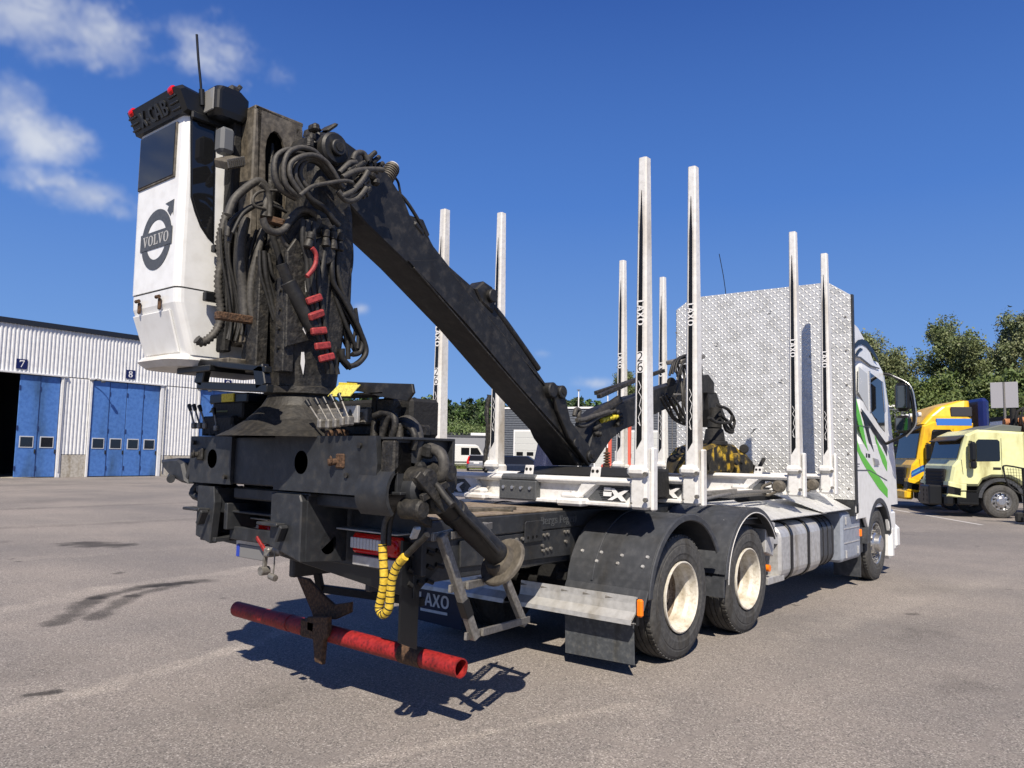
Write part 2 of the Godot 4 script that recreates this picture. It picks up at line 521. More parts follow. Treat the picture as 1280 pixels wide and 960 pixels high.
func make_ground() -> void:
	var span := 56.0
	var ox := -14.0
	var oz := -44.0
	var S := 2048
	var fn := FastNoiseLite.new()
	fn.seed = 31
	fn.frequency = 0.006
	fn.fractal_octaves = 7
	fn.fractal_gain = 0.6
	var big := fn.get_seamless_image(S, S)
	big.convert(Image.FORMAT_L8)
	var src := big.get_data()
	var out := PackedByteArray()
	out.resize(S * S * 3)
	var lut := PackedByteArray()
	for i in 256:
		var t := clampf((i / 255.0 - 0.2) / 0.6, 0, 1)
		lut.append(int(255 * lerpf(0.76, 0.88, t)))
		lut.append(int(255 * lerpf(0.76, 0.87, t)))
		lut.append(int(255 * lerpf(0.765, 0.86, t)))
	for i in S * S:
		var k := src[i] * 3
		out[i * 3] = lut[k]
		out[i * 3 + 1] = lut[k + 1]
		out[i * 3 + 2] = lut[k + 2]
	var img := Image.create_from_data(S, S, false, Image.FORMAT_RGB8, out)
	fn.frequency = 0.02
	# tyre marks, an oil stain, worn pale streaks and seams
	stroke(img, span, ox, oz, [Vector2(-2.95, -3.75), Vector2(-2.1, -4.85), Vector2(-1.4, -5.2), Vector2(-0.95, -5.1)], 0.13, 0.42, fn)
	stroke(img, span, ox, oz, [Vector2(-2.6, -3.75), Vector2(-1.8, -4.7), Vector2(-1.1, -5.0)], 0.1, 0.36, fn)
	stroke(img, span, ox, oz, [Vector2(-1.2, -5.2), Vector2(-0.7, -5.05)], 0.16, 0.4, fn)
	stroke(img, span, ox, oz, [Vector2(-0.2, -10.1), Vector2(0.1, -9.5)], 0.36, 0.42, fn, 0.2)
	stroke(img, span, ox, oz, [Vector2(-1.8, -11.6), Vector2(-1.0, -11.2)], 0.2, 0.15, fn)
	stroke(img, span, ox, oz, [Vector2(-3.4, -4.6), Vector2(-1.8, -5.35), Vector2(0.4, -5.6), Vector2(2.4, -5.9)], 0.2, -0.6, fn, 0.7)
	stroke(img, span, ox, oz, [Vector2(-4.6, -1.3), Vector2(-3.6, -1.4), Vector2(-2.4, -1.7), Vector2(-0.9, -2.2)], 0.13, -0.65, fn, 0.6)
	stroke(img, span, ox, oz, [Vector2(-3.3, 0.9), Vector2(-2.3, 1.15), Vector2(-1.3, 1.5)], 0.07, -0.6, fn, 0.5)
	stroke(img, span, ox, oz, [Vector2(-3.3, 2.6), Vector2(-2.4, 2.0), Vector2(-1.2, 1.65)], 0.14, -0.4, fn, 0.8)
	stroke(img, span, ox, oz, [Vector2(-3.9, -1.6), Vector2(-3.75, -1.55)], 0.05, 0.5, fn)
	stroke(img, span, ox, oz, [Vector2(1.5, 1.6), Vector2(4.0, 1.9), Vector2(7.5, 2.6)], 0.2, -0.28, fn, 0.9)
	for y in [-8.3, -13.5, -19.0, -26.0, -33.0]:
		stroke(img, span, ox, oz, [Vector2(-6, y - 1.0), Vector2(2, y), Vector2(14, y + 0.4), Vector2(26, y + 1.6)], 0.3, 0.12 if int(absf(y)) % 2 else -0.28, fn, 0.9)
	for y in [3.4, 5.5, 8.0]:
		stroke(img, span, ox, oz, [Vector2(-1, y - 2.0), Vector2(6, y - 1.3), Vector2(20, y + 1)], 0.25, -0.22, fn, 0.9)
	for w in [[3.0, -8.5, 0.5, 0.12], [6.5, -7.0, 0.7, 0.1], [2.2, 2.4, 0.35, 0.14], [0.6, 3.1, 0.25, 0.16], [5.2, 1.9, 0.5, 0.12], [-3.2, -0.4, 0.3, 0.12], [-4.0, -2.4, 0.4, 0.1], [8.0, -15.0, 1.0, 0.12], [2.0, -22.0, 1.2, 0.1], [9.5, 3.5, 0.6, 0.14], [13.0, -1.0, 0.9, 0.14]]:
		stroke(img, span, ox, oz, [Vector2(w[0], w[1]), Vector2(w[0] + w[2], w[1] + w[2] * 0.3), Vector2(w[0] + w[2] * 1.8, w[1] - w[2] * 0.2)], w[2] * 0.7, w[3] * 0.5, fn, 0.9)
	for k in 60:
		var p := Vector2(rng.randf_range(-6, 16), rng.randf_range(-12, 8))
		stroke(img, span, ox, oz, [p, p + Vector2(rng.randf_range(-0.1, 0.1), rng.randf_range(-0.1, 0.1))], rng.randf_range(0.02, 0.06), 0.3, fn)
	var m := StandardMaterial3D.new()
	# every grain of the asphalt has a tone of its own
	var grain := noise_tex(0.17, 40, [Color(0.42, 0.41, 0.4), Color(0.55, 0.53, 0.51), Color(0.61, 0.585, 0.565), Color(0.655, 0.63, 0.605), Color(0.82, 0.8, 0.775)], [0.0, 0.2, 0.5, 0.85, 1.0], 1024, 1, FastNoiseLite.TYPE_CELLULAR)
	(grain.noise as FastNoiseLite).cellular_return_type = FastNoiseLite.RETURN_CELL_VALUE
	(grain.noise as FastNoiseLite).cellular_jitter = 1.0
	m.albedo_texture = grain
	m.uv1_triplanar = true
	m.uv1_world_triplanar = true
	m.uv1_scale = Vector3.ONE / 1.35
	m.heightmap_enabled = true
	m.heightmap_texture = noise_tex(0.16, 41, [], [], 1024, 3)
	m.heightmap_scale = 0.1
	m.roughness = 0.88
	m.metallic_specular = 0.35
	m.detail_enabled = true
	m.detail_blend_mode = BaseMaterial3D.BLEND_MODE_MUL
	m.detail_uv_layer = BaseMaterial3D.DETAIL_UV_2
	m.detail_albedo = ImageTexture.create_from_image(img)
	var st := ArrayMesh.new()
	var a := []
	a.resize(Mesh.ARRAY_MAX)
	var v := PackedVector3Array()
	var nn := PackedVector3Array()
	var u2 := PackedVector2Array()
	var E := 900.0
	for p in [Vector2(-E, -E), Vector2(E, -E), Vector2(E, E), Vector2(-E, -E), Vector2(E, E), Vector2(-E, E)]:
		v.append(Vector3(p.x, 0, p.y))
		nn.append(Vector3.UP)
		u2.append(Vector2((p.x - ox) / span, (p.y - oz) / span))
	a[Mesh.ARRAY_VERTEX] = v
	a[Mesh.ARRAY_NORMAL] = nn
	a[Mesh.ARRAY_TEX_UV] = u2
	a[Mesh.ARRAY_TEX_UV2] = u2
	st.add_surface_from_arrays(Mesh.PRIMITIVE_TRIANGLES, a)
	var o := MeshInstance3D.new()
	o.name = "asphalt_ground"
	o.mesh = st
	o.material_override = m
	o.set_meta("kind", "structure")
	add_child(o)
	# white line of the parking bay
	var b := B.new()
	var l0 := Vector3(26.5, 0.004, -4.9)
	var l1 := Vector3(18.4, 0.004, 0.6)
	var sd := (l1 - l0).cross(Vector3.UP).normalized() * 0.06
	b.face([l0 - sd, l0 + sd, l1 + sd, l1 - sd], Vector3.UP)
	struct("road_marking", b, worn([Color(0.55, 0.54, 0.53), Color(0.75, 0.74, 0.73), Color(0.84, 0.83, 0.82)], 0.5, 0.8))

func grass_patch(poly: PackedVector2Array, seed_: int) -> void:
	var b := B.new()
	b.py(poly, 0.0, 0.05, 0.0)
	struct("grass_verge", b, M.grass)
	var r := RandomNumberGenerator.new()
	r.seed = seed_
	var blade := B.new()
	for k in 5:
		var a := r.randf() * TAU
		var d := Vector3(cos(a), 0, sin(a))
		var o := Vector3(r.randf_range(-0.15, 0.15), 0, r.randf_range(-0.15, 0.15))
		blade.face([o - d * 0.02, o + d * 0.02, o + d.cross(Vector3.UP) * 0.06 + Vector3(0, r.randf_range(0.14, 0.3), 0)], d.cross(Vector3.UP))
	var box := Rect2(poly[0], Vector2.ZERO)
	for p in poly:
		box = box.expand(p)
	var ts := []
	for k in 2500:
		var p := Vector2(r.randf_range(box.position.x, box.end.x), r.randf_range(box.position.y, box.end.y))
		if Geometry2D.is_point_in_polygon(p, poly):
			ts.append(Transform3D(Basis(Vector3.UP, r.randf() * TAU).scaled(Vector3.ONE * r.randf_range(0.7, 1.6)), Vector3(p.x, 0.05, p.y)))
	var o := scatter("grass", blade, M.grass, ts)
	o.set_meta("kind", "stuff")
	o.set_meta("label", "short green grass of the verge by the grey building")
	o.set_meta("category", "grass")
	add_child(o, true)

func scatter(called: String, b: B, m: Material, ts: Array, cols := []) -> MultiMeshInstance3D:
	var mm := MultiMesh.new()
	mm.transform_format = MultiMesh.TRANSFORM_3D
	mm.use_colors = cols.size() > 0
	mm.mesh = b.mesh()
	mm.instance_count = ts.size()
	for i in ts.size():
		mm.set_instance_transform(i, ts[i])
		if cols:
			mm.set_instance_color(i, cols[i])
	var o := MultiMeshInstance3D.new()
	o.name = called
	o.multimesh = mm
	o.material_override = m
	return o

# corrugated sheet: from s0 to s1 along the wall, y0 to y1, in the axes of the hall (x along, z out)
func corrugated(s0: float, s1: float, y0: float, y1: float) -> B:
	var b := B.new()
	var pitch := 0.2
	var k := 0
	var pts := []
	while s0 + k * pitch < s1 + 0.001:
		for q in [[0.0, 0.0], [0.085, 0.0], [0.11, 0.045], [0.175, 0.045]]:
			var x: float = s0 + k * pitch + q[0]
			if x <= s1:
				pts.append(Vector2(x, q[1]))
		k += 1
	pts.append(Vector2(s1, 0.0))
	for i in pts.size() - 1:
		var p: Vector2 = pts[i]
		var q: Vector2 = pts[i + 1]
		b.face([Vector3(p.x, y0, p.y), Vector3(q.x, y0, q.y), Vector3(q.x, y1, q.y), Vector3(p.x, y1, p.y)], Vector3(p.y - q.y, 0, q.x - p.x))
	return b

func make_hall() -> void:
	var t := thing("workshop_hall", "long white corrugated workshop hall with numbered blue folding doors", "building", Vector3(8.298, 0, -41.25), deg_to_rad(4.74))
	var wall := worn([Color(0.76, 0.765, 0.77), Color(0.83, 0.835, 0.84), Color(0.87, 0.872, 0.875)], 3.0, 0.5, 0.0, 0.0, [0.2, 0.5, 0.8], 41)
	var blue := worn([Color(0.24, 0.39, 0.63), Color(0.28, 0.45, 0.71), Color(0.33, 0.5, 0.75)], 2.2, 0.5, 0.0, 0.0, [0.25, 0.5, 0.8], 42, 7.0)
	var plinth := worn([Color(0.55, 0.53, 0.48), Color(0.68, 0.66, 0.62), Color(0.74, 0.73, 0.7)], 1.5, 0.85, 0.0, 0.2, [0.2, 0.5, 0.8], 43, 1.5)
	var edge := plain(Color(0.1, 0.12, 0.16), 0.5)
	var doors := [[-1.6, 2.65], [4.33, 8.4], [11.05, 15.1], [-8.0, -3.8]]
	var H := 5.42
	# sheets between and above the doors
	for seg in [[-20.0, -8.1], [-3.7, -1.7], [2.85, 4.2], [8.6, 10.9], [15.3, 17.0]]:
		part("corrugated_sheet", corrugated(seg[0], seg[1], 1.25, H), wall, t, false)
		var p := B.new()
		p.bb(Vector3(seg[0], 0, -0.25), Vector3(seg[1], 1.22, 0.03), 0.01)
		part("plinth", p, plinth, t, false)
	part("corrugated_sheet", corrugated(-20.0, 17.0, H + 0.05, 7.98), wall, t, false)
	var b := B.new()
	b.bb(Vector3(-20.2, 7.98, -0.3), Vector3(17.2, 8.26, 0.14), 0.01)
	part("roof_trim", b, edge, t, false)
	b = B.new()
	b.bb(Vector3(-20, 0, -25), Vector3(17, 0.004, -0.3), 0)
	part("floor", b, plinth, t, false)
	b = B.new()
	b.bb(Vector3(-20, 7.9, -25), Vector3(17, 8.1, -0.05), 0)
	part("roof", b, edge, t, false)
	b = B.new()
	b.bb(Vector3(-20, 0, -25.2), Vector3(17, 8.0, -25), 0)
	b.bb(Vector3(-20.2, 0, -25.2), Vector3(-20, 8.0, -0.02), 0)
	b.bb(Vector3(17, 0, -25.2), Vector3(17.2, 8.0, -0.02), 0)
	b.bb(Vector3(-3.6, 0.01, -24.9), Vector3(-3.4, 7.85, -0.3), 0)
	b.bb(Vector3(3.5, 0.01, -24.9), Vector3(3.7, 7.85, -0.3), 0)
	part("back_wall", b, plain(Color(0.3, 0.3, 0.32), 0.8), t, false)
	b = B.new()
	b.bb(Vector3(-20, 1.2, -0.2), Vector3(-8.1, 7.9, -0.06), 0)
	b.bb(Vector3(15.3, 1.2, -0.2), Vector3(17, 7.9, -0.06), 0)
	b.bb(Vector3(-8.1, H + 0.1, -0.2), Vector3(15.3, 7.9, -0.06), 0)
	for seg in [[-3.7, -1.7], [2.85, 4.2], [8.6, 10.9]]:
		b.bb(Vector3(seg[0], 1.2, -0.2), Vector3(seg[1], H + 0.1, -0.06), 0)
	part("lining", b, plinth, t, false)
	for di in doors.size():
		var d0: float = doors[di][0]
		var d1: float = doors[di][1]
		# frame round the opening
		b = B.new()
		b.bb(Vector3(d0 - 0.12, 0, -0.12), Vector3(d0, H + 0.05, 0.09), 0.01)
		b.bb(Vector3(d1, 0, -0.12), Vector3(d1 + 0.2, H + 0.05, 0.09), 0.01)
		b.bb(Vector3(d0 - 0.2, H, -0.1), Vector3(d1 + 0.3, H + 0.09, 0.16), 0.01)
		part("door_frame", b, wall, t, false)
		var edges := []
		if di == 0:
			edges = [0.6, 1.62, 2.64]
		else:
			for k in 5:
				edges.append(lerpf(d0 + 0.01, d1 - 0.01, k / 4.0))
		for k in edges.size() - 1:
			var x0: float = edges[k] + 0.012
			var x1: float = edges[k + 1] - 0.012
			var z := 0.0 if k % 2 == 0 else -0.02
			b = B.new()
			b.bb(Vector3(x0, 0.04, z - 0.06), Vector3(x1, H - 0.03, z), 0.012)
			var leaf := part("door_leaf", b, blue, t, false)
			var cx := (x0 + x1) * 0.5
			b = B.new()
			b.bb(Vector3(cx - 0.35, 1.57, z), Vector3(cx + 0.35, 2.18, z + 0.025), 0.008)
			part("window_frame", b, plain(Color(0.72, 0.73, 0.74), 0.5), leaf, false)
			b = B.new()
			b.bb(Vector3(cx - 0.3, 1.62, z + 0.01), Vector3(cx + 0.3, 2.13, z + 0.028), 0.002)
			part("window_pane", b, M.glass, leaf, false)
			b = B.new()
			b.bb(Vector3(x1 - 0.1, 1.28, z), Vector3(x1 - 0.04, 1.5, z + 0.05), 0.01)
			part("handle", b, M.dark, leaf, false)
			b = B.new()
			for y in [0.5, 2.6, 4.7]:
				b.bb(Vector3(x0 - 0.03, y - 0.12, z), Vector3(x0 + 0.05, y + 0.12, z + 0.03), 0.01)
			b.bb(Vector3(x1 - 0.012, 0.05, z), Vector3(x1 + 0.01, H - 0.05, z + 0.012), 0.002)
			part("hinge", b, plain(Color(0.12, 0.2, 0.38), 0.5), leaf, false)
		# number plate over the door
		var sx: float = [0.6, 6.46, 13.0, -6.0][di]
		b = B.new()
		b.bb(Vector3(sx - 0.27, 5.66, 0.05), Vector3(sx + 0.27, 6.18, 0.075), 0.006)
		var sg := part("number_sign", b, plain(Color(0.05, 0.09, 0.3), 0.4), t, false)
		letters(["7", "8", "9", "6"][di], 0.36, M.print_white, sg, t.transform * Transform3D(Basis.IDENTITY, Vector3(sx, 5.93, 0.078)), "Droid Serif", 700)
		# lamp arm
		b = B.new()
		b.tube([Vector3(d0 - 0.1, H - 0.1, 0.1), Vector3(d0 + 0.1, H + 0.05, 0.35), Vector3(d0 + 0.22, H - 0.05, 0.6)], 0.025, 6, 3)
		b.box(Vector3(d0 + 0.25, H - 0.1, 0.68), Vector3(0.16, 0.12, 0.22), 0.02)
		part("lamp_arm", b, M.print_dark, t, false)
	b = B.new()
	for x in [2.75, 8.7]:
		b.tube([Vector3(x, H, 0.11), Vector3(x, 3.0, 0.11), Vector3(x, 0.3, 0.11)], 0.03, 6, 2)
	part("downpipe", b, plain(Color(0.7, 0.7, 0.7), 0.5), t, false)

func leaf_cluster(seed_: int, size: float, count: int, droop: float) -> B:
	var r := RandomNumberGenerator.new()
	r.seed = seed_
	var b := B.new()
	for k in count:
		var o := Vector3(r.randfn(0, 0.3), r.randfn(0, 0.3) - absf(r.randfn(0, 0.6)) * droop, r.randfn(0, 0.3)) * size
		var x := Vector3(r.randfn(), r.randfn(), r.randfn()).normalized()
		var y := x.cross(Vector3(r.randfn(), r.randfn(), r.randfn())).normalized()
		var s := size * r.randf_range(0.1, 0.2)
		var nn := x.cross(y)
		b.face([o - x * s, o - y * s * 0.55, o + x * s, o + y * s * 0.55], nn if nn.y > 0 else -nn)
	return b

# trunk and limbs, and a crown of leaf clusters gathered round the limb ends
func tree(called: String, label: String, at: Vector3, h: float, r: float, seed_: int, leaf: Material, bark: Material, droop := 0.5, base := 0.25, n := 1500, csize := 0.8, group := "") -> Node3D:
	var g := RandomNumberGenerator.new()
	g.seed = seed_
	var t := thing(called, label, "tree", at, 0.0, group)
	var b := B.new()
	var lean := Vector3(g.randf_range(-0.04, 0.04), 1, g.randf_range(-0.04, 0.04)) * h
	var tr := h * 0.014
	b.tube([Vector3.ZERO, lean * 0.3 + Vector3(g.randf_range(-0.1, 0.1), 0, 0), lean * 0.6, lean * 0.97], tr, 6, 3)
	var tips := []
	for k in 26:
		var f := base + (0.95 - base) * (k + g.randf()) / 26.0
		var a := g.randf() * TAU
		var up := (f - base) / (1.0 - base)
		var reach := r * (0.35 + 0.75 * sin(PI * clampf(pow(up, 0.75) * 0.92 + 0.06, 0, 1))) * g.randf_range(0.7, 1.12)
		var o := lean * f
		var e := o + Vector3(cos(a) * reach, reach * g.randf_range(0.15, 0.6), sin(a) * reach)
		b.tube([o, (o + e) * 0.5 + Vector3(0, reach * 0.12, 0), e], tr * 0.3 * (1.1 - up * 0.7), 4, 2)
		tips.append([o.lerp(e, 0.5), reach * 0.24])
		tips.append([e, reach * 0.28])
		tips.append([o.lerp(e, 0.75) + Vector3(0, -reach * 0.2 * droop, 0), reach * 0.25])
	tips.append([lean, r * 0.25])
	part("trunk", b, bark, t, false)
	for vr in 2:
		var ts := []
		var cols := []
		for k in n / 2:
			var tip: Array = tips[g.randi() % tips.size()]
			var d: Vector3 = Vector3(g.randfn(), g.randfn() * 0.75, g.randfn()) * (tip[1] * 0.62)
			var p: Vector3 = tip[0] + d
			p.y -= absf(g.randfn()) * tip[1] * droop * 0.7
			if p.y < h * base * 0.6:
				continue
			var s := g.randf_range(0.7, 1.25)
			ts.append(Transform3D(Basis(Vector3.UP, g.randf() * TAU).scaled(Vector3.ONE * s), p))
			var c := g.randf_range(0.72, 1.2)
			cols.append(Color(c * g.randf_range(0.92, 1.1), c, c * g.randf_range(0.8, 1.05)))
		var o := scatter("crown", leaf_cluster(seed_ * 7 + vr, csize, 46, droop), leaf, ts, cols)
		o.set_meta("kind", "stuff")
		t.add_child(o, true)
	return t

func leaf_mat(c: Color) -> StandardMaterial3D:
	var m := plain(c, 0.6)
	m.vertex_color_use_as_albedo = true
	m.backlight_enabled = true
	m.backlight = Color(0.2, 0.22, 0.1)
	return m

func make_trees() -> void:
	var birch := leaf_mat(Color(0.375, 0.42, 0.265))
	var birch2 := leaf_mat(Color(0.41, 0.445, 0.31))
	var bush := leaf_mat(Color(0.35, 0.41, 0.22))
	var white_bark := worn([Color(0.2, 0.19, 0.18), Color(0.62, 0.61, 0.58), Color(0.75, 0.74, 0.71)], 1.0, 0.8, 0.0, 0.0, [0.3, 0.42, 0.7], 51)
	var bark := plain(Color(0.25, 0.22, 0.18), 0.9)
	# birches behind the parked trucks on the right
	var rows := [
		["tall birch with a hanging crown, left of the two tallest behind the yellow truck", Vector3(93.9, 0, -13.6), 18.0, 4.6, 61, birch],
		["tall birch at the right edge of the picture above the log load", Vector3(97.0, 0, -7.8), 18.0, 4.6, 62, birch2],
		["birch with a sparse rounded top just right of the white cab roof", Vector3(93.3, 0, -20.6), 16.3, 4.2, 63, birch2],
		["lower birch filling the gap between the rounded birch and the tall one", Vector3(90, 0, -17.0), 10.8, 3.6, 64, birch],
	]
	for w in rows:
		tree("birch_tree", w[0], w[1], w[2], w[3], w[4], w[5], white_bark, 1.0, 0.12, 1500, 0.9, "birches behind the parked trucks")
	var hedge := [["broad green bush right behind the yellow truck's roof", Vector3(74, 0, -10.8), 8.6, 4.2, 71], ["dense bush below the right birch, behind the white trailer", Vector3(71, 0, -4.6), 8.4, 4.4, 72], ["bush beside the wing mirrors of the white cab", Vector3(76, 0, -16.4), 8.2, 4.0, 73], ["bush in front of the tall left birch, second from the right edge", Vector3(72, 0, -7.6), 7.6, 3.8, 74], ["bush at the far right edge over the dark frame", Vector3(69, 0, -0.6), 8.4, 4.0, 75], ["low bush under the rounded birch next to the white cab", Vector3(78, 0, -20.2), 8.0, 3.8, 76]]
	for w in hedge:
		tree("bush", w[0], w[1], w[2], w[3], w[4], bush, bark, 0.3, 0.04, 2000, 0.95, "bushes below the birches")
	tree("birch_tree", "single birch standing far off between the middle stakes", Vector3(138, 0, -81.8), 19.5, 4.6, 65, birch, white_bark, 0.8, 0.1, 1300, 1.0)
	tree("birch_tree", "far birch showing beside the folded crane tip left of the headboard", Vector3(143.5, 0, -75.3), 16.0, 4.2, 66, birch, white_bark, 0.8, 0.1, 1100, 1.0)
	# willows and bushes by the road, far left
	var wil := leaf_mat(Color(0.36, 0.43, 0.26))
	tree("willow_bush", "pale grey-green willow bush behind the white van", Vector3(105.6, 0, -97.5), 6.4, 5.0, 81, wil, bark, 0.4, 0.03, 1500, 1.2)
	tree("willow_bush", "bright round bush left of the van's roof", Vector3(103.3, 0, -100.4), 5.4, 3.6, 82, leaf_mat(Color(0.35, 0.45, 0.2)), bark, 0.4, 0.03, 1300, 1.1)
	tree("willow_bush", "low willow bush beside the grey building's left corner", Vector3(107.5, 0, -94.5), 5.4, 3.8, 83, wil, bark, 0.4, 0.03, 1200, 1.1)
	# wooded ridge: nobody could count it
	var g := RandomNumberGenerator.new()
	g.seed = 90
	var hill := B.new()
	var prev := []
	for k in 41:
		var a := deg_to_rad(5.0 + k * 1.9)
		var row := []
		for q in [[225.0, -1.0], [300.0, 6.0], [380.0, 9.0], [520.0, 5.0]]:
			row.append(Vector3(-6 + sin(a) * q[0], q[1] * (1.0 + 0.25 * sin(k * 0.7)), 4 - cos(a) * q[0]))
		if prev:
			for i in 3:
				hill.face([prev[i], row[i], row[i + 1], prev[i + 1]], Vector3.UP)
		prev = row
	struct("wooded_hill", hill, plain(Color(0.2, 0.25, 0.13), 0.9))
	var greens := [Color(0.19, 0.26, 0.125), Color(0.25, 0.34, 0.15), Color(0.155, 0.22, 0.12)]
	for vr in 3:
		var b := B.new()
		var conifer := vr == 2
		var h := 15.0
		b.cyl(Vector3.ZERO, Vector3(0, h * 0.9, 0), 0.2, 0.05, 5)
		for k in 420:
			var f := sqrt(g.randf())
			var y := h * (1.0 - f * 0.92) if conifer else h * (0.12 + 0.88 * g.randf())
			var rr := 2.6 * f if conifer else 3.2 * sqrt(maxf(0.03, sin(PI * clampf(y / h * 0.95 + 0.04, 0, 1))))
			var a := g.randf() * TAU
			var q := sqrt(g.randf())
			var p := Vector3(cos(a) * rr * q, y, sin(a) * rr * q)
			var x := Vector3(g.randfn(), g.randfn() * 0.6, g.randfn()).normalized()
			var z := x.cross(Vector3(g.randfn(), g.randfn(), g.randfn())).normalized()
			var s := g.randf_range(0.35, 0.8)
			var nn := x.cross(z)
			b.face([p - x * s, p - z * s * 0.6, p + x * s, p + z * s * 0.6], nn if nn.y > 0 else -nn)
		var ts := []
		var cols := []
		for k in (900 if not conifer else 700):
			var a := deg_to_rad(g.randf_range(8.0, 80.0))
			var d := 228.0 + 150.0 * g.randf()
			var gy := lerpf(-1.0, 8.5, clampf((d - 225.0) / 130.0, 0, 1))
			var s := g.randf_range(0.7, 1.15)
			ts.append(Transform3D(Basis(Vector3.UP, g.randf() * TAU).scaled(Vector3(s, s * g.randf_range(0.85, 1.2), s)), Vector3(-6 + sin(a) * d, gy, 4 - cos(a) * d)))
			var c := g.randf_range(0.75, 1.25)
			cols.append(Color(c, c, c * 0.95))
		var o := scatter("forest", b, leaf_mat(greens[vr]), ts, cols)
		o.name = numbered("forest")
		o.set_meta("kind", "stuff")
		o.set_meta("label", ["mixed forest along the ridge behind the yard", "lighter broadleaf trees of the far forest ridge", "dark spruces of the far forest ridge"][vr])
		o.set_meta("category", "forest")
		add_child(o, true)

func wheel_generic(R: float, w: float) -> Array:
	var b := B.new()
	b.lathe([Vector2(R * 0.57, 0), Vector2(R * 0.85, -0.01), Vector2(R * 0.95, 0.01), Vector2(R, 0.05), Vector2(R, w - 0.05), Vector2(R * 0.96, w - 0.015), Vector2(R * 0.86, w), Vector2(R * 0.7, w + 0.005), Vector2(R * 0.57, w - 0.02)], Transform3D.IDENTITY, 28)
	var d := B.new()
	d.lathe([Vector2(R * 0.57, w - 0.01), Vector2(R * 0.55, w), Vector2(R * 0.52, w - 0.03), Vector2(R * 0.47, w - 0.07), Vector2(R * 0.3, w - 0.05), Vector2(R * 0.28, w + 0.0), Vector2(R * 0.2, w + 0.03), Vector2(0, w + 0.03)], Transform3D.IDENTITY, 28)
	for k in 10:
		var a := TAU * k / 10
		d.cyl(Vector3(cos(a) * R * 0.36, sin(a) * R * 0.36, w - 0.06), Vector3(cos(a) * R * 0.36, sin(a) * R * 0.36, w - 0.02), 0.016, -1, 6)
	var h := B.new()
	for k in 10:
		var a := TAU * (k + 0.5) / 10
		h.cyl(Vector3(cos(a) * R * 0.41, sin(a) * R * 0.41, w - 0.08), Vector3(cos(a) * R * 0.41, sin(a) * R * 0.41, w - 0.055), 0.03, -1, 8)
	return [b, d, h]

func add_wheel(t: Node3D, at: Vector3, R: float, w: float, left: bool, rim: Material) -> void:
	var g := wheel_generic(R, w)
	var p := part("wheel", g[0], M.rubber, t, false)
	p.position = at
	if left:
		p.rotation.y = PI
	part("rim", g[1], rim, p, false)
	part("hand_hole", g[2], M.dark, p, false)

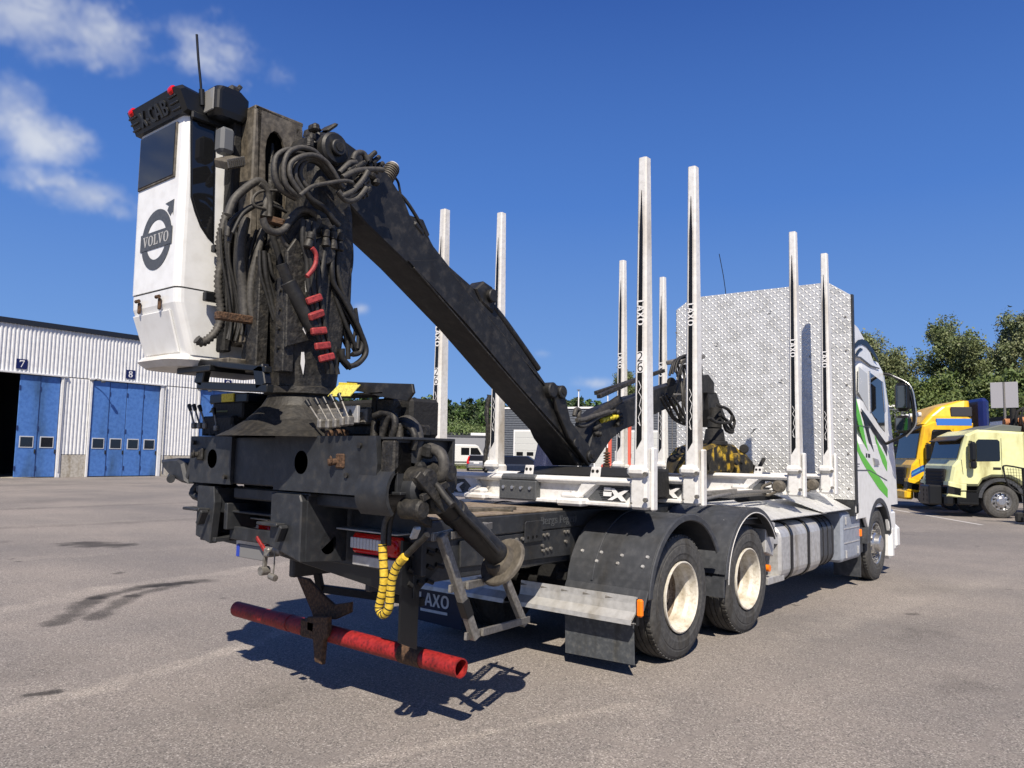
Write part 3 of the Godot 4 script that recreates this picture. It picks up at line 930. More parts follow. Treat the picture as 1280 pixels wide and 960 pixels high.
# a parked truck cab; x forward from the front axle, z to its right
func parked_truck(called: String, label: String, at: Vector3, col: Material, tall: bool) -> Node3D:
	var t := thing(called, label, "truck", at, deg_to_rad(120.0))
	var top := 3.05 if tall else 2.62
	var b := B.new()
	# cab shell: side outline pulled across
	var o := PackedVector2Array([Vector2(-0.72, 1.0), Vector2(-0.72, top), Vector2(0.6, top + 0.06), Vector2(0.95, top - 0.1), Vector2(1.17, 1.75), Vector2(1.34, 1.55), Vector2(1.46, 0.95), Vector2(0.62, 0.95), Vector2(0.5, 1.14), Vector2(0.25, 1.25), Vector2(-0.25, 1.25), Vector2(-0.5, 1.12), Vector2(-0.6, 1.0)])
	b.pz(o, -1.23, 1.23, 0.07)
	var cab := part("cab", b, col, t, false)
	for s in [-1.0, 1.0]:
		# windows, pillars and door outline
		b = B.new()
		b.pz(PackedVector2Array([Vector2(0.02, 1.72), Vector2(0.0, 1.78), Vector2(0.0, top - 0.3), Vector2(0.06, top - 0.24), Vector2(0.6, top - 0.24), Vector2(0.66, top - 0.3), Vector2(0.78, 1.8), Vector2(0.7, 1.7)]), minf(1.225 * s, 1.236 * s), maxf(1.225 * s, 1.236 * s), 0.003)
		part("side_window", b, M.glass, cab, false)
		b = B.new()
		b.bar(Vector3(-0.04, 1.25, 1.232 * s), Vector3(-0.04, top - 0.2, 1.232 * s), 0.012, 0.012, 0.002)
		b.bar(Vector3(1.06, 1.3, 1.232 * s), Vector3(1.1, 1.75, 1.232 * s), 0.012, 0.012, 0.002)
		b.box(Vector3(0.1, 1.5, 1.235 * s), Vector3(0.22, 0.07, 0.02), 0.006)
		part("door_trim", b, M.dark, cab, false)
		b = B.new()
		b.box(Vector3(0.84, 2.0, 1.4 * s), Vector3(0.2, 0.6, 0.26), 0.06)
		b.box(Vector3(0.84, 1.6, 1.4 * s), Vector3(0.18, 0.24, 0.24), 0.05)
		b.bar(Vector3(0.85, 2.32, 1.2 * s), Vector3(0.86, 2.3, 1.42 * s), 0.04, 0.04)
		part("mirror", b, M.print_black, t, false)
		# wheel arch, step, headlight
		b = B.new()
		b.lathe([Vector2(0.56, minf(0.9 * s, 1.25 * s)), Vector2(0.66, minf(0.9 * s, 1.25 * s)), Vector2(0.66, maxf(0.9 * s, 1.25 * s)), Vector2(0.56, maxf(0.9 * s, 1.25 * s))], Transform3D(Basis.IDENTITY, Vector3(0, 0.55, 0)), 20, deg_to_rad(5), deg_to_rad(185))
		part("wheel_arch", b, M.fender, t, false)
		b = B.new()
		b.box(Vector3(0.93, 0.58, 1.1 * s), Vector3(0.62, 0.42, 0.26), 0.03)
		b.box(Vector3(0.93, 0.42, 1.16 * s), Vector3(0.55, 0.05, 0.22), 0.01)
		b.box(Vector3(0.93, 0.8, 1.16 * s), Vector3(0.5, 0.03, 0.2), 0.01)
		part("step", b, M.print_black, t, false)
		b = B.new()
		b.pz(PackedVector2Array([Vector2(0.98, 0.56), Vector2(0.96, 1.0), Vector2(1.48, 1.08), Vector2(1.54, 0.62)]), minf(0.8 * s, 1.24 * s), maxf(0.8 * s, 1.24 * s), 0.03)
		part("headlight_panel", b, col, t, false)
		b = B.new()
		b.pz(PackedVector2Array([Vector2(1.14, 0.64), Vector2(1.12, 0.88), Vector2(1.51, 0.96), Vector2(1.545, 0.7)]), minf(0.86 * s, 1.248 * s), maxf(0.86 * s, 1.248 * s), 0.02)
		part("headlight", b, M.glass, t, false)
		add_wheel(t, Vector3(0, 0.5, 0.92 * s), 0.5, 0.3, s < 0, M.chrome)
	b = B.new()
	var wd := Vector3(-0.22, top - 1.85, 0).normalized()
	b.ext(PackedVector2Array([Vector2(-1.1, 0), Vector2(1.1, 0), Vector2(1.06, (top - 1.85) * 0.84), Vector2(-1.06, (top - 1.85) * 0.84)]), Transform3D(Basis(Vector3(0, 0, 1), wd, Vector3(wd.y, -wd.x, 0)), Vector3(1.172, 1.78, 0)), 0.015, 0.004)
	part("windscreen", b, M.glass, cab, false)
	b = B.new()
	b.box(Vector3(1.06, top - 0.2, 0), Vector3(0.34, 0.035, 2.3), 0.012, Basis(Vector3(0, 0, 1), -0.5))
	part("sun_visor", b, M.print_black, cab, false)
	b = B.new()
	b.box(Vector3(1.43, 1.15, 0), Vector3(0.08, 0.62, 1.6), 0.02)
	for k in 5:
		b.box(Vector3(1.48, 0.95 + 0.11 * k, 0), Vector3(0.03, 0.05, 1.5), 0.008)
	part("grille", b, M.dark, t, false)
	b = B.new()
	b.box(Vector3(1.45, 0.5, 0), Vector3(0.3, 0.34, 2.44), 0.07)
	part("bumper", b, col if tall else M.print_black, t, false)
	# frame and drive axle behind the cab
	b = B.new()
	for s in [-0.4, 0.4]:
		b.bb(Vector3(-6.5, 0.75, s - 0.04), Vector3(1.2, 1.0, s + 0.04), 0.01)
	part("chassis_frame", b, M.dark, t, false)
	for s in [-1.0, 1.0]:
		add_wheel(t, Vector3(-4.2, 0.5, 0.92 * s), 0.5, 0.3, s < 0, M.rim)
	return t

func make_parked() -> void:
	var pale := worn([Color(0.81, 0.82, 0.6), Color(0.845, 0.855, 0.64), Color(0.87, 0.88, 0.68)], 1.5, 0.35, 0.0, 0.0, [0.2, 0.5, 0.8], 55, 2.0)
	var yel := worn([Color(0.88, 0.68, 0.04), Color(0.92, 0.73, 0.07), Color(0.94, 0.77, 0.14)], 1.5, 0.35, 0.0, 0.0, [0.2, 0.5, 0.8], 56, 2.0)
	for m in [pale, yel]:
		m.clearcoat_enabled = true
		m.clearcoat = 0.6
	var t := parked_truck("parked_truck", "pale yellow day-cab truck with black bumper and a load of logs", Vector3(22.94, 0, 0), pale, false)
	var b := B.new()
	b.pz(PackedVector2Array([Vector2(-0.72, 2.62), Vector2(-0.75, 2.8), Vector2(-0.2, 2.86), Vector2(0.3, 2.72), Vector2(0.5, 2.66)]), -1.0, 1.0, 0.03)
	part("roof_deflector", b, plain(Color(0.36, 0.38, 0.36), 0.5), t, false)
	b = B.new()
	b.bb(Vector3(1.6, 0.35, -1.05), Vector3(2.0, 0.95, -0.25), 0.04)
	for k in 3:
		for j in 2:
			b.bb(Vector3(2.0, 0.45 + 0.15 * k, -0.9 + 0.3 * j), Vector3(2.01, 0.53 + 0.15 * k, -0.8 + 0.3 * j), 0.0)
	part("front_weight", b, M.print_black, t, false)
	# log bunk with stakes
	b = B.new()
	for x in [-1.5, -3.2, -5.6]:
		b.bb(Vector3(x - 0.08, 1.0, -1.2), Vector3(x + 0.08, 1.25, 1.2), 0.01)
		for s in [-1.18, 1.18]:
			b.bb(Vector3(x - 0.05, 1.2, s - 0.05), Vector3(x + 0.05, 3.2, s + 0.05), 0.01)
	part("log_bunk", b, M.dark, t, false)
	var woodm := worn([Color(0.42, 0.26, 0.16), Color(0.62, 0.42, 0.28), Color(0.75, 0.55, 0.4)], 0.7, 0.85, 0.0, 0.3, [0.25, 0.5, 0.8], 57)
	var r := RandomNumberGenerator.new()
	r.seed = 3
	for k in 49:
		var row := k / 7
		var colm := k % 7
		if colm > 0 and row < 5:
			continue
		var y := 1.4 + 0.265 * row
		var z := -0.95 + 0.31 * colm + (0.1 if row % 2 else 0.0)
		var across: String = ["near", "second", "third", "fourth", "fifth", "sixth", "farthest"][colm]
		var text := "pine log at the near side of the pale truck's load, %s of its column" % ["lowest", "second", "third", "fourth", "fifth", "sixth", "topmost"][row]
		if colm > 0:
			text = "%s log from the near side in the pale truck's %s layer" % [across, "top" if row == 6 else "second"]
		var l := thing("log", text, "log", Vector3.ZERO, 0, "logs stacked behind the pale truck's cab")
		var b2 := B.new()
		b2.cyl(Vector3(-0.95 + r.randf_range(-0.1, 0.1), y, z), Vector3(-6.0 + r.randf_range(-0.3, 0.3), y + r.randf_range(-0.03, 0.03), z + r.randf_range(-0.03, 0.03)), r.randf_range(0.12, 0.15), r.randf_range(0.11, 0.14), 9)
		l.transform = t.transform
		part("stem", b2, woodm, l, false)
	# crane of the pale truck, folded over its load
	var cr := thing("folded_crane", "dark folded crane arm resting over the logs of the pale truck", "crane", Vector3.ZERO)
	cr.transform = t.transform
	b = B.new()
	b.tube([Vector3(-0.85, 2.6, -0.5), Vector3(-0.85, 3.3, -0.55), Vector3(-1.7, 3.45, -0.6), Vector3(-3.4, 3.4, -0.5), Vector3(-5.4, 3.3, -0.2)], 0.05, 8, 4)
	b.tube([Vector3(-0.85, 2.7, -0.9), Vector3(-0.8, 3.2, -0.9), Vector3(-1.2, 3.55, -0.8), Vector3(-2.4, 3.55, -0.7), Vector3(-3.1, 3.3, -0.7)], 0.022, 6, 4)
	part("hose", b, M.dark, cr, false)
	b = B.new()
	b.bar(Vector3(-1.6, 3.4, -0.2), Vector3(-4.6, 3.5, 0.1), 0.2, 0.2, 0.02)
	b.cyl(Vector3(-0.85, 2.5, -0.2), Vector3(-0.85, 3.4, -0.2), 0.09)
	part("arm", b, M.dark, cr, false)
	t = parked_truck("parked_truck", "tall yellow truck with blue wave stripes, behind the pale truck", Vector3(26.1442, 0, -1.85), yel, true)
	b = B.new()
	b.loft([[3.0, -0.72, 0.98, -1.18, 1.18, 0.15], [3.3, -0.72, 0.75, -1.16, 1.16, 0.2], [3.62, -0.72, 0.4, -1.1, 1.1, 0.25], [3.85, -0.72, -0.3, -1.02, 1.02, 0.2]])
	part("high_roof", b, yel, t, false)
	b = B.new()
	b.bb(Vector3(-0.7, 3.28, -1.19), Vector3(0.0, 3.62, -1.13), 0.02)
	part("roof_panel", b, plain(Color(0.2, 0.2, 0.22), 0.5), t, false)
	b = B.new()
	b.bb(Vector3(-0.66, 2.95, -1.235), Vector3(0.5, 3.2, -1.17), 0.01)
	part("blue_panel", b, plain(Color(0.2, 0.42, 0.75), 0.5), t, false)
	b = B.new()
	b.bb(Vector3(-1.3, 1.1, -1.15), Vector3(-0.95, 3.95, 1.15), 0.12)
	part("headboard", b, plain(Color(0.06, 0.12, 0.35), 0.4), t, false)
	var k := 0
	for c in [Color(0.1, 0.3, 0.6), Color(0.25, 0.5, 0.72), Color(0.12, 0.34, 0.62)]:
		b = B.new()
		var y := 1.32 + k * 0.075
		b.pz(PackedVector2Array([Vector2(1.38, y - 0.22), Vector2(1.36, y - 0.14), Vector2(1.0, y + 0.07), Vector2(0.2, y + 0.2), Vector2(-0.7, y + 0.3), Vector2(-0.7, y + 0.24), Vector2(0.2, y + 0.14), Vector2(1.0, y)]), -1.236, -1.228, 0.0)
		part("stripe", b, plain(c, 0.4), t, false)
		k += 1
	b = B.new()
	for z in [-0.9, -0.45, 0.0, 0.45, 0.9]:
		b.cyl(Vector3(0.9, 3.35, z), Vector3(1.0, 3.35, z), 0.09, -1, 12)
	part("roof_lamp", b, M.lens_clear, t, false)
	# white trailer in the row behind
	t = thing("box_trailer", "white box trailer with black top edge behind the log load", "trailer", Vector3(33.0, 0, -1.2), deg_to_rad(120.0))
	b = B.new()
	b.bb(Vector3(-13.0, 1.1, -1.25), Vector3(-0.5, 3.5, 1.25), 0.03)
	part("box", b, M.white, t, false)
	b = B.new()
	b.bb(Vector3(-13.02, 3.5, -1.27), Vector3(-0.48, 3.66, 1.27), 0.01)
	part("top_edge", b, M.dark, t, false)
	b = B.new()
	b.bb(Vector3(-12.5, 0.85, -0.5), Vector3(-1.0, 1.1, 0.5), 0.01)
	part("frame", b, M.dark, t, false)
	for x in [-9.0, -10.3, -11.6, -2.0]:
		for s in [-1.0, 1.0]:
			add_wheel(t, Vector3(x, 0.5, 0.9 * s), 0.5, 0.3, s < 0, M.rim)
	# board on a pole
	var pd := ray_point_sign()
	t = thing("sign_board", "pale grey sign board on a thin pole above the log load", "sign", pd)
	b = B.new()
	b.cyl(Vector3.ZERO, Vector3(0, 5.1, 0), 0.05, -1, 10)
	part("pole", b, M.steel, t, false)
	b = B.new()
	b.box(Vector3(0, 4.55, 0), Vector3(0.05, 1.1, 1.0), 0.01)
	part("board", b, plain(Color(0.62, 0.62, 0.64), 0.6), t, false)
	# dark steel frame with a mesh basket at the right edge
	t = thing("steel_frame", "black steel attachment frame with a wire basket at the right edge", "machine frame", Vector3(19.5, 0, 1.3), deg_to_rad(118.0))
	b = B.new()
	b.bb(Vector3(-0.95, 0.12, -0.06), Vector3(-0.15, 1.55, 0.06), 0.02)
	b.bb(Vector3(-1.6, 0.08, -0.2), Vector3(-0.05, 0.22, 0.2), 0.02)
	b.bb(Vector3(-0.14, 0.06, -0.06), Vector3(0.08, 0.34, 0.06), 0.05)
	part("upright", b, M.dark, t, false)
	b = B.new()
	b.tube([Vector3(-0.3, 1.5, 0.0), Vector3(0.24, 1.6, 0.0), Vector3(0.32, 1.5, 0), Vector3(0.2, 1.05, 0), Vector3(-0.15, 0.8, 0)], 0.025, 6, 3)
	for q in 7:
		b.bar(Vector3(0.22 - q * 0.07, 1.54, 0), Vector3(0.16 - q * 0.06, 0.98, 0), 0.008, 0.008, 0)
		b.bar(Vector3(-0.2, 1.0 + q * 0.08, 0), Vector3(0.26, 1.02 + q * 0.08, 0), 0.008, 0.008, 0)
	part("wire_basket", b, M.dark, t, false)

func ray_point_sign() -> Vector3:
	return Vector3(32.8, 0, -0.6)

func make_background() -> void:
	M.grass = worn([Color(0.25, 0.3, 0.12), Color(0.36, 0.4, 0.18), Color(0.5, 0.48, 0.28)], 1.5, 0.9, 0.0, 0.0, [0.25, 0.5, 0.8], 58)
	grass_patch(PackedVector2Array([Vector2(50.5, -58), Vector2(58, -52.5), Vector2(72, -47), Vector2(79, -55), Vector2(62, -66), Vector2(54, -66)]), 5)
	grass_patch(PackedVector2Array([Vector2(44, -62), Vector2(47, -55.5), Vector2(51, -60), Vector2(55, -68), Vector2(48, -74)]), 6)
	# grey workshop with roller doors
	var t := thing("grey_building", "dark grey workshop of horizontal cladding with white roller doors", "building", Vector3(59.3, 0, -50.8), deg_to_rad(-72.0))
	var clad := worn([Color(0.3, 0.32, 0.35), Color(0.36, 0.38, 0.41), Color(0.4, 0.42, 0.45)], 2.5, 0.6, 0.0, 0.0, [0.25, 0.5, 0.8], 59)
	var gd := plain(Color(0.74, 0.75, 0.74), 0.5)
	var b := B.new()
	b.bb(Vector3(0, 0, -14), Vector3(40, 6.6, -0.08), 0)
	part("wall", b, clad, t, false)
	b = B.new()
	for k in 26:
		b.box(Vector3(20, 0.15 + k * 0.25, -0.05), Vector3(40, 0.2, 0.07), 0.02)
	var sl := part("cladding", b, clad, t, false)
	sl.set_meta("kind", "stuff")
	b = B.new()
	b.bb(Vector3(-0.1, 6.6, -14.1), Vector3(40.1, 6.8, 0.1), 0.01)
	part("roof_trim", b, M.print_white, t, false)
	for d in [[1.4, 5.0], [10.4, 12.0], [13.2, 17.2], [20.5, 24.5]]:
		b = B.new()
		var hh := 4.2 if d[1] - d[0] > 2 else 2.4
		b.bb(Vector3(d[0] - 0.15, 0, 0.0), Vector3(d[1] + 0.15, hh + 0.15, 0.04), 0.01)
		part("door_frame", b, M.print_white, t, false)
		var kk := int(hh / 0.7)
		for q in kk:
			b = B.new()
			b.bb(Vector3(d[0], 0.02 + q * hh / kk, 0.02), Vector3(d[1], (q + 1) * hh / kk - 0.015, 0.07), 0.015)
			var pn := part("door_panel", b, gd, t, false)
			if q == 2 and hh > 3:
				for w in 3:
					var x := lerpf(d[0], d[1], (w + 0.5) / 3.0)
					b = B.new()
					b.bb(Vector3(x - 0.38, 0.02 + q * hh / kk + 0.12, 0.06), Vector3(x + 0.38, (q + 1) * hh / kk - 0.14, 0.078), 0.01)
					part("window_pane", b, M.glass, pn, false)
	# two lower grey buildings
	for w in [["low grey warehouse with parapet left of the white van", Vector3(97.6, 0, -99.3), -46.0, 16.0, 5.2], ["low pale grey annex behind the white van", Vector3(101.5, 0, -86.0), -46.0, 12.0, 4.6]]:
		t = thing("low_building", w[0], "building", w[1], deg_to_rad(w[2]))
		b = B.new()
		b.bb(Vector3(-w[3], 0, -12), Vector3(w[3], w[4], 0), 0.02)
		part("wall", b, plain(Color(0.5, 0.51, 0.53), 0.7), t, false)
		b = B.new()
		b.bb(Vector3(-w[3] - 0.1, w[4], -12.1), Vector3(w[3] + 0.1, w[4] + 0.35, 0.1), 0.02)
		part("roof_trim", b, plain(Color(0.24, 0.25, 0.27), 0.6), t, false)
		b = B.new()
		for k in 2:
			b.bb(Vector3(-6.0 + k * 5.3, w[4] + 0.3, -7), Vector3(-3.2 + k * 5.1, w[4] + 0.9 + 0.4 * k, -4 - k), 0.03)
		part("roof_unit", b, M.print_white, t, false)
	# yellow flags
	for w in [[Vector3(85.3, 0, -90.5), "left"], [Vector3(86.1, 0, -89.6), "right"]]:
		t = thing("flag_pole", "white pole with a limp yellow flag, %s one of the pair" % w[1], "flag", w[0], 0, "yellow flags before the forest")
		b = B.new()
		b.cyl(Vector3.ZERO, Vector3(0, 9.0, 0), 0.07, 0.04, 8)
		part("pole", b, M.print_white, t, false)
		b = B.new()
		var pp := []
		for k in 6:
			pp.append([Vector3(-0.11 * k, 8.7 - 0.3 * k - 0.1 * sin(k * 1.7), -0.13 * k + 0.12 * sin(k * 2.1)), Vector3(-0.1 * k, 6.9 - 0.16 * k, -0.12 * k + 0.14 * sin(k * 1.8))])
		for k in 5:
			b.face([pp[k][0], pp[k + 1][0], pp[k + 1][1], pp[k][1]], Vector3(-0.7, 0, 0.7))
		part("cloth", b, plain(Color(0.86, 0.76, 0.12), 0.8), t, false)
	# van
	t = thing("parked_van", "white high-roof panel van parked beyond the silver car", "van", Vector3(60.5, 0, -57.8), deg_to_rad(-22.0))
	b = B.new()
	b.pz(PackedVector2Array([Vector2(-3.2, 0.45), Vector2(-3.25, 1.2), Vector2(-3.12, 2.6), Vector2(-2.9, 2.72), Vector2(1.1, 2.72), Vector2(1.5, 2.55), Vector2(2.15, 1.65), Vector2(2.9, 1.3), Vector2(3.0, 0.5), Vector2(2.6, 0.4)]), -1.0, 1.0, 0.09)
	part("body", b, M.white, t, false)
	b = B.new()
	b.pz(PackedVector2Array([Vector2(0.45, 1.5), Vector2(0.45, 2.35), Vector2(1.35, 2.35), Vector2(1.85, 1.6), Vector2(1.4, 1.5)]), 0.99, 1.008, 0.004)
	b.pz(PackedVector2Array([Vector2(-0.75, 1.5), Vector2(-0.75, 2.35), Vector2(0.3, 2.35), Vector2(0.3, 1.5)]), 0.99, 1.008, 0.004)
	part("side_window", b, M.glass, t, false)
	b = B.new()
	b.bb(Vector3(-3.3, 0.4, -0.95), Vector3(-3.1, 0.6, 0.95), 0.03)
	b.bb(Vector3(-3.0, 0.62, 0.99), Vector3(2.6, 0.78, 1.02), 0.01)
	part("bumper", b, M.print_dark, t, false)
	b = B.new()
	for s in [-0.93, 0.93]:
		b.bb(Vector3(-3.27, 1.0, s - 0.07), Vector3(-3.15, 1.65, s + 0.07), 0.02)
	part("tail_light", b, M.lens_red, t, false)
	for x in [-1.9, 2.0]:
		for s in [-1.0, 1.0]:
			add_wheel(t, Vector3(x, 0.35, 0.78 * s), 0.35, 0.22, s < 0, M.steel)
	# estate car, seen from behind
	car("silver estate car with red tail lights parked before the white van", Vector3(52.0, 0, -48.1), 43.0, worn([Color(0.42, 0.43, 0.45), Color(0.5, 0.51, 0.53), Color(0.56, 0.57, 0.59)], 2.0, 0.3, 0.3), true)
	car("dark car half hidden by the silver estate car", Vector3(56.6, 0, -49.0), 43.0, worn([Color(0.07, 0.08, 0.1), Color(0.09, 0.1, 0.12), Color(0.12, 0.13, 0.15)], 2.0, 0.3, 0.2), false)
	car("dark blue car low behind the middle of the truck", Vector3(38.6, 0, -31.2), -60.0, worn([Color(0.07, 0.1, 0.17), Color(0.1, 0.14, 0.22), Color(0.13, 0.17, 0.26)], 2.0, 0.3, 0.2), false)
	car("dark car hidden by the crane's stabilizer on the left", Vector3(46.0, 0, -56.0), 42.0, worn([Color(0.1, 0.1, 0.11), Color(0.13, 0.13, 0.14), Color(0.16, 0.16, 0.17)], 2.0, 0.3, 0.2), false)
	# navy covered machine
	t = thing("covered_machine", "machine under a crumpled navy tarpaulin behind the truck bed", "machine", Vector3(31.0, 0, -23.6))
	b = B.new()
	b.loft([[0.0, -0.9, 0.9, -0.55, 0.55, 0.2], [0.8, -0.75, 0.8, -0.5, 0.5, 0.2], [1.6, -0.6, 0.62, -0.42, 0.46, 0.18], [2.3, -0.5, 0.45, -0.3, 0.36, 0.14], [2.75, -0.3, 0.34, -0.2, 0.24, 0.1]], 3)
	part("tarpaulin", b, worn([Color(0.08, 0.1, 0.2), Color(0.13, 0.16, 0.29), Color(0.25, 0.28, 0.4)], 0.6, 0.6, 0.0, 4.0, [0.25, 0.5, 0.8], 60), t, false)
	b = B.new()
	b.tube([Vector3(-0.2, 2.6, 0.3), Vector3(-0.5, 3.0, 0.5), Vector3(-0.7, 2.6, 0.7), Vector3(-0.6, 2.0, 0.75)], 0.05, 6, 4)
	b.box(Vector3(-0.25, 3.0, 0.35), Vector3(0.3, 0.5, 0.3), 0.05)
	part("beacon_arm", b, M.print_black, t, false)
	# orange lifts and a scaffold in front of the grey building
	for w in [[Vector3(45.4, 0, -28.3), 4.9, "left"], [Vector3(46.3, 0, -27.1), 5.2, "right"]]:
		t = thing("orange_lift", "orange lift mast standing before the grey building, %s of the two" % w[2], "lift", w[0], 0, "orange lifts")
		b = B.new()
		b.bar(Vector3(0, 0.5, 0), Vector3(0.05, w[1], 0.04), 0.22, 0.22, 0.02)
		part("mast", b, plain(Color(0.86, 0.42, 0.34), 0.5), t, false)
		b = B.new()
		b.box(Vector3(0, 0.75, 0), Vector3(1.1, 0.6, 1.0), 0.12)
		part("turret", b, plain(Color(0.86, 0.42, 0.34), 0.5), t, false)
		b = B.new()
		b.box(Vector3(0, 0.4, 0), Vector3(1.5, 0.3, 1.0), 0.05)
		for s in [-0.5, 0.5]:
			for x in [-0.55, 0.55]:
				b.cyl(Vector3(x, 0.25, s - 0.1), Vector3(x, 0.25, s + 0.1), 0.25, -1, 14)
		part("chassis", b, M.print_black, t, false)
	t = thing("brown_pillar", "rust brown coil of cable on a post beside the orange lift", "post", Vector3(44.4, 0, -27.9))
	b = B.new()
	for k in 9:
		b.lathe([Vector2(0.1, 0.2 + k * 0.2), Vector2(0.26, 0.25 + k * 0.2), Vector2(0.28, 0.32 + k * 0.2), Vector2(0.1, 0.4 + k * 0.2)], Transform3D(Basis(Vector3(1, 0, 0), Vector3(0, 0, -1), Vector3(0, 1, 0)), Vector3.ZERO), 10)
	b.cyl(Vector3.ZERO, Vector3(0, 2.3, 0), 0.1)
	part("coil", b, M.rust, t, false)
	t = thing("scaffold_tower", "galvanised scaffold tower beside the left edge of the headboard", "scaffold", Vector3(34.2, 0, -17.0), deg_to_rad(-30))
	b = B.new()
	for x in [0.0, 1.3]:
		for z in [0.0, 1.3]:
			b.cyl(Vector3(x, 0, z), Vector3(x, 4.2, z), 0.03, -1, 6)
	for y in [0.4, 1.6, 1.85, 2.1, 3.0, 4.1]:
		b.bar(Vector3(0, y, 0), Vector3(1.3, y, 0), 0.04, 0.04, 0)
		b.bar(Vector3(0, y, 1.3), Vector3(1.3, y, 1.3), 0.04, 0.04, 0)
		b.bar(Vector3(0, y, 0), Vector3(0, y, 1.3), 0.04, 0.04, 0)
		b.bar(Vector3(1.3, y, 0), Vector3(1.3, y, 1.3), 0.04, 0.04, 0)
	b.bar(Vector3(0, 2.1, 1.3), Vector3(1.3, 3.0, 1.3), 0.03, 0.03, 0)
	b.bar(Vector3(0, 3.0, 1.3), Vector3(1.3, 4.1, 1.3), 0.03, 0.03, 0)
	part("tube_frame", b, M.steel, t, false)
	b = B.new()
	b.bb(Vector3(0.02, 1.7, 0.02), Vector3(1.28, 1.76, 1.28), 0.01)
	part("platform", b, M.alu, t, false)
	for w in [[Vector3(60.4, 0, -41.6), 8.4, "left"], [Vector3(62.2, 0, -39.2), 8.0, "right"]]:
		t = thing("light_pole", "thin white mast rising in front of the grey building roof, %s one" % w[2], "pole", w[0], 0, "thin masts by the grey building")
		b = B.new()
		b.cyl(Vector3.ZERO, Vector3(0, w[1], 0), 0.09, 0.06, 8)
		part("shaft", b, M.print_white, t, false)
		b = B.new()
		b.box(Vector3(0, w[1] + 0.03, 0), Vector3(0.3, 0.08, 0.3), 0.02)
		part("cap", b, M.steel, t, false)

func car(label: String, at: Vector3, turn: float, m: Material, detail: bool) -> void:
	var t := thing("parked_car", label, "car", at, deg_to_rad(turn))
	# local x forward, z right; origin under the middle
	var b := B.new()
	b.loft([[0.28, -2.25, 2.3, -0.88, 0.88, 0.3], [0.55, -2.38, 2.36, -0.93, 0.93, 0.35], [0.85, -2.34, 2.2, -0.93, 0.93, 0.35], [0.98, -2.3, 1.6, -0.9, 0.9, 0.3]])
	part("body", b, m, t, false)
	b = B.new()
	b.loft([[0.95, -2.26, 1.25, -0.86, 0.86, 0.25], [1.5, -1.78, 0.35, -0.68, 0.68, 0.25]])
	part("windows", b, M.glass, t, false)
	b = B.new()
	b.loft([[1.49, -1.82, 0.38, -0.7, 0.7, 0.25], [1.57, -1.7, 0.2, -0.62, 0.62, 0.2]])
	part("roof", b, m, t, false)
	b = B.new()
	for s in [-1.0, 1.0]:
		b.loft([[0.72, -2.36, -2.2, minf(0.66 * s, 0.94 * s), maxf(0.66 * s, 0.94 * s), 0.03], [1.0, -2.31, -2.1, minf(0.76 * s, 0.93 * s), maxf(0.76 * s, 0.93 * s), 0.03], [1.42, -1.98, -1.8, minf(0.64 * s, 0.78 * s), maxf(0.64 * s, 0.78 * s), 0.03]], 2)
	part("tail_light", b, M.lens_red, t, false)
	b = B.new()
	b.bb(Vector3(-2.4, 0.3, -0.8), Vector3(-2.3, 0.5, 0.8), 0.04)
	part("bumper", b, M.print_dark if not detail else M.steel, t, false)
	b = B.new()
	b.bb(Vector3(-2.4, 0.72, -0.27), Vector3(-2.36, 0.84, 0.27), 0.005)
	part("number_plate", b, M.print_white, t, false)
	for x in [-1.4, 1.45]:
		for s in [-1.0, 1.0]:
			add_wheel(t, Vector3(x, 0.34, 0.7 * s), 0.34, 0.22, s < 0, M.steel)

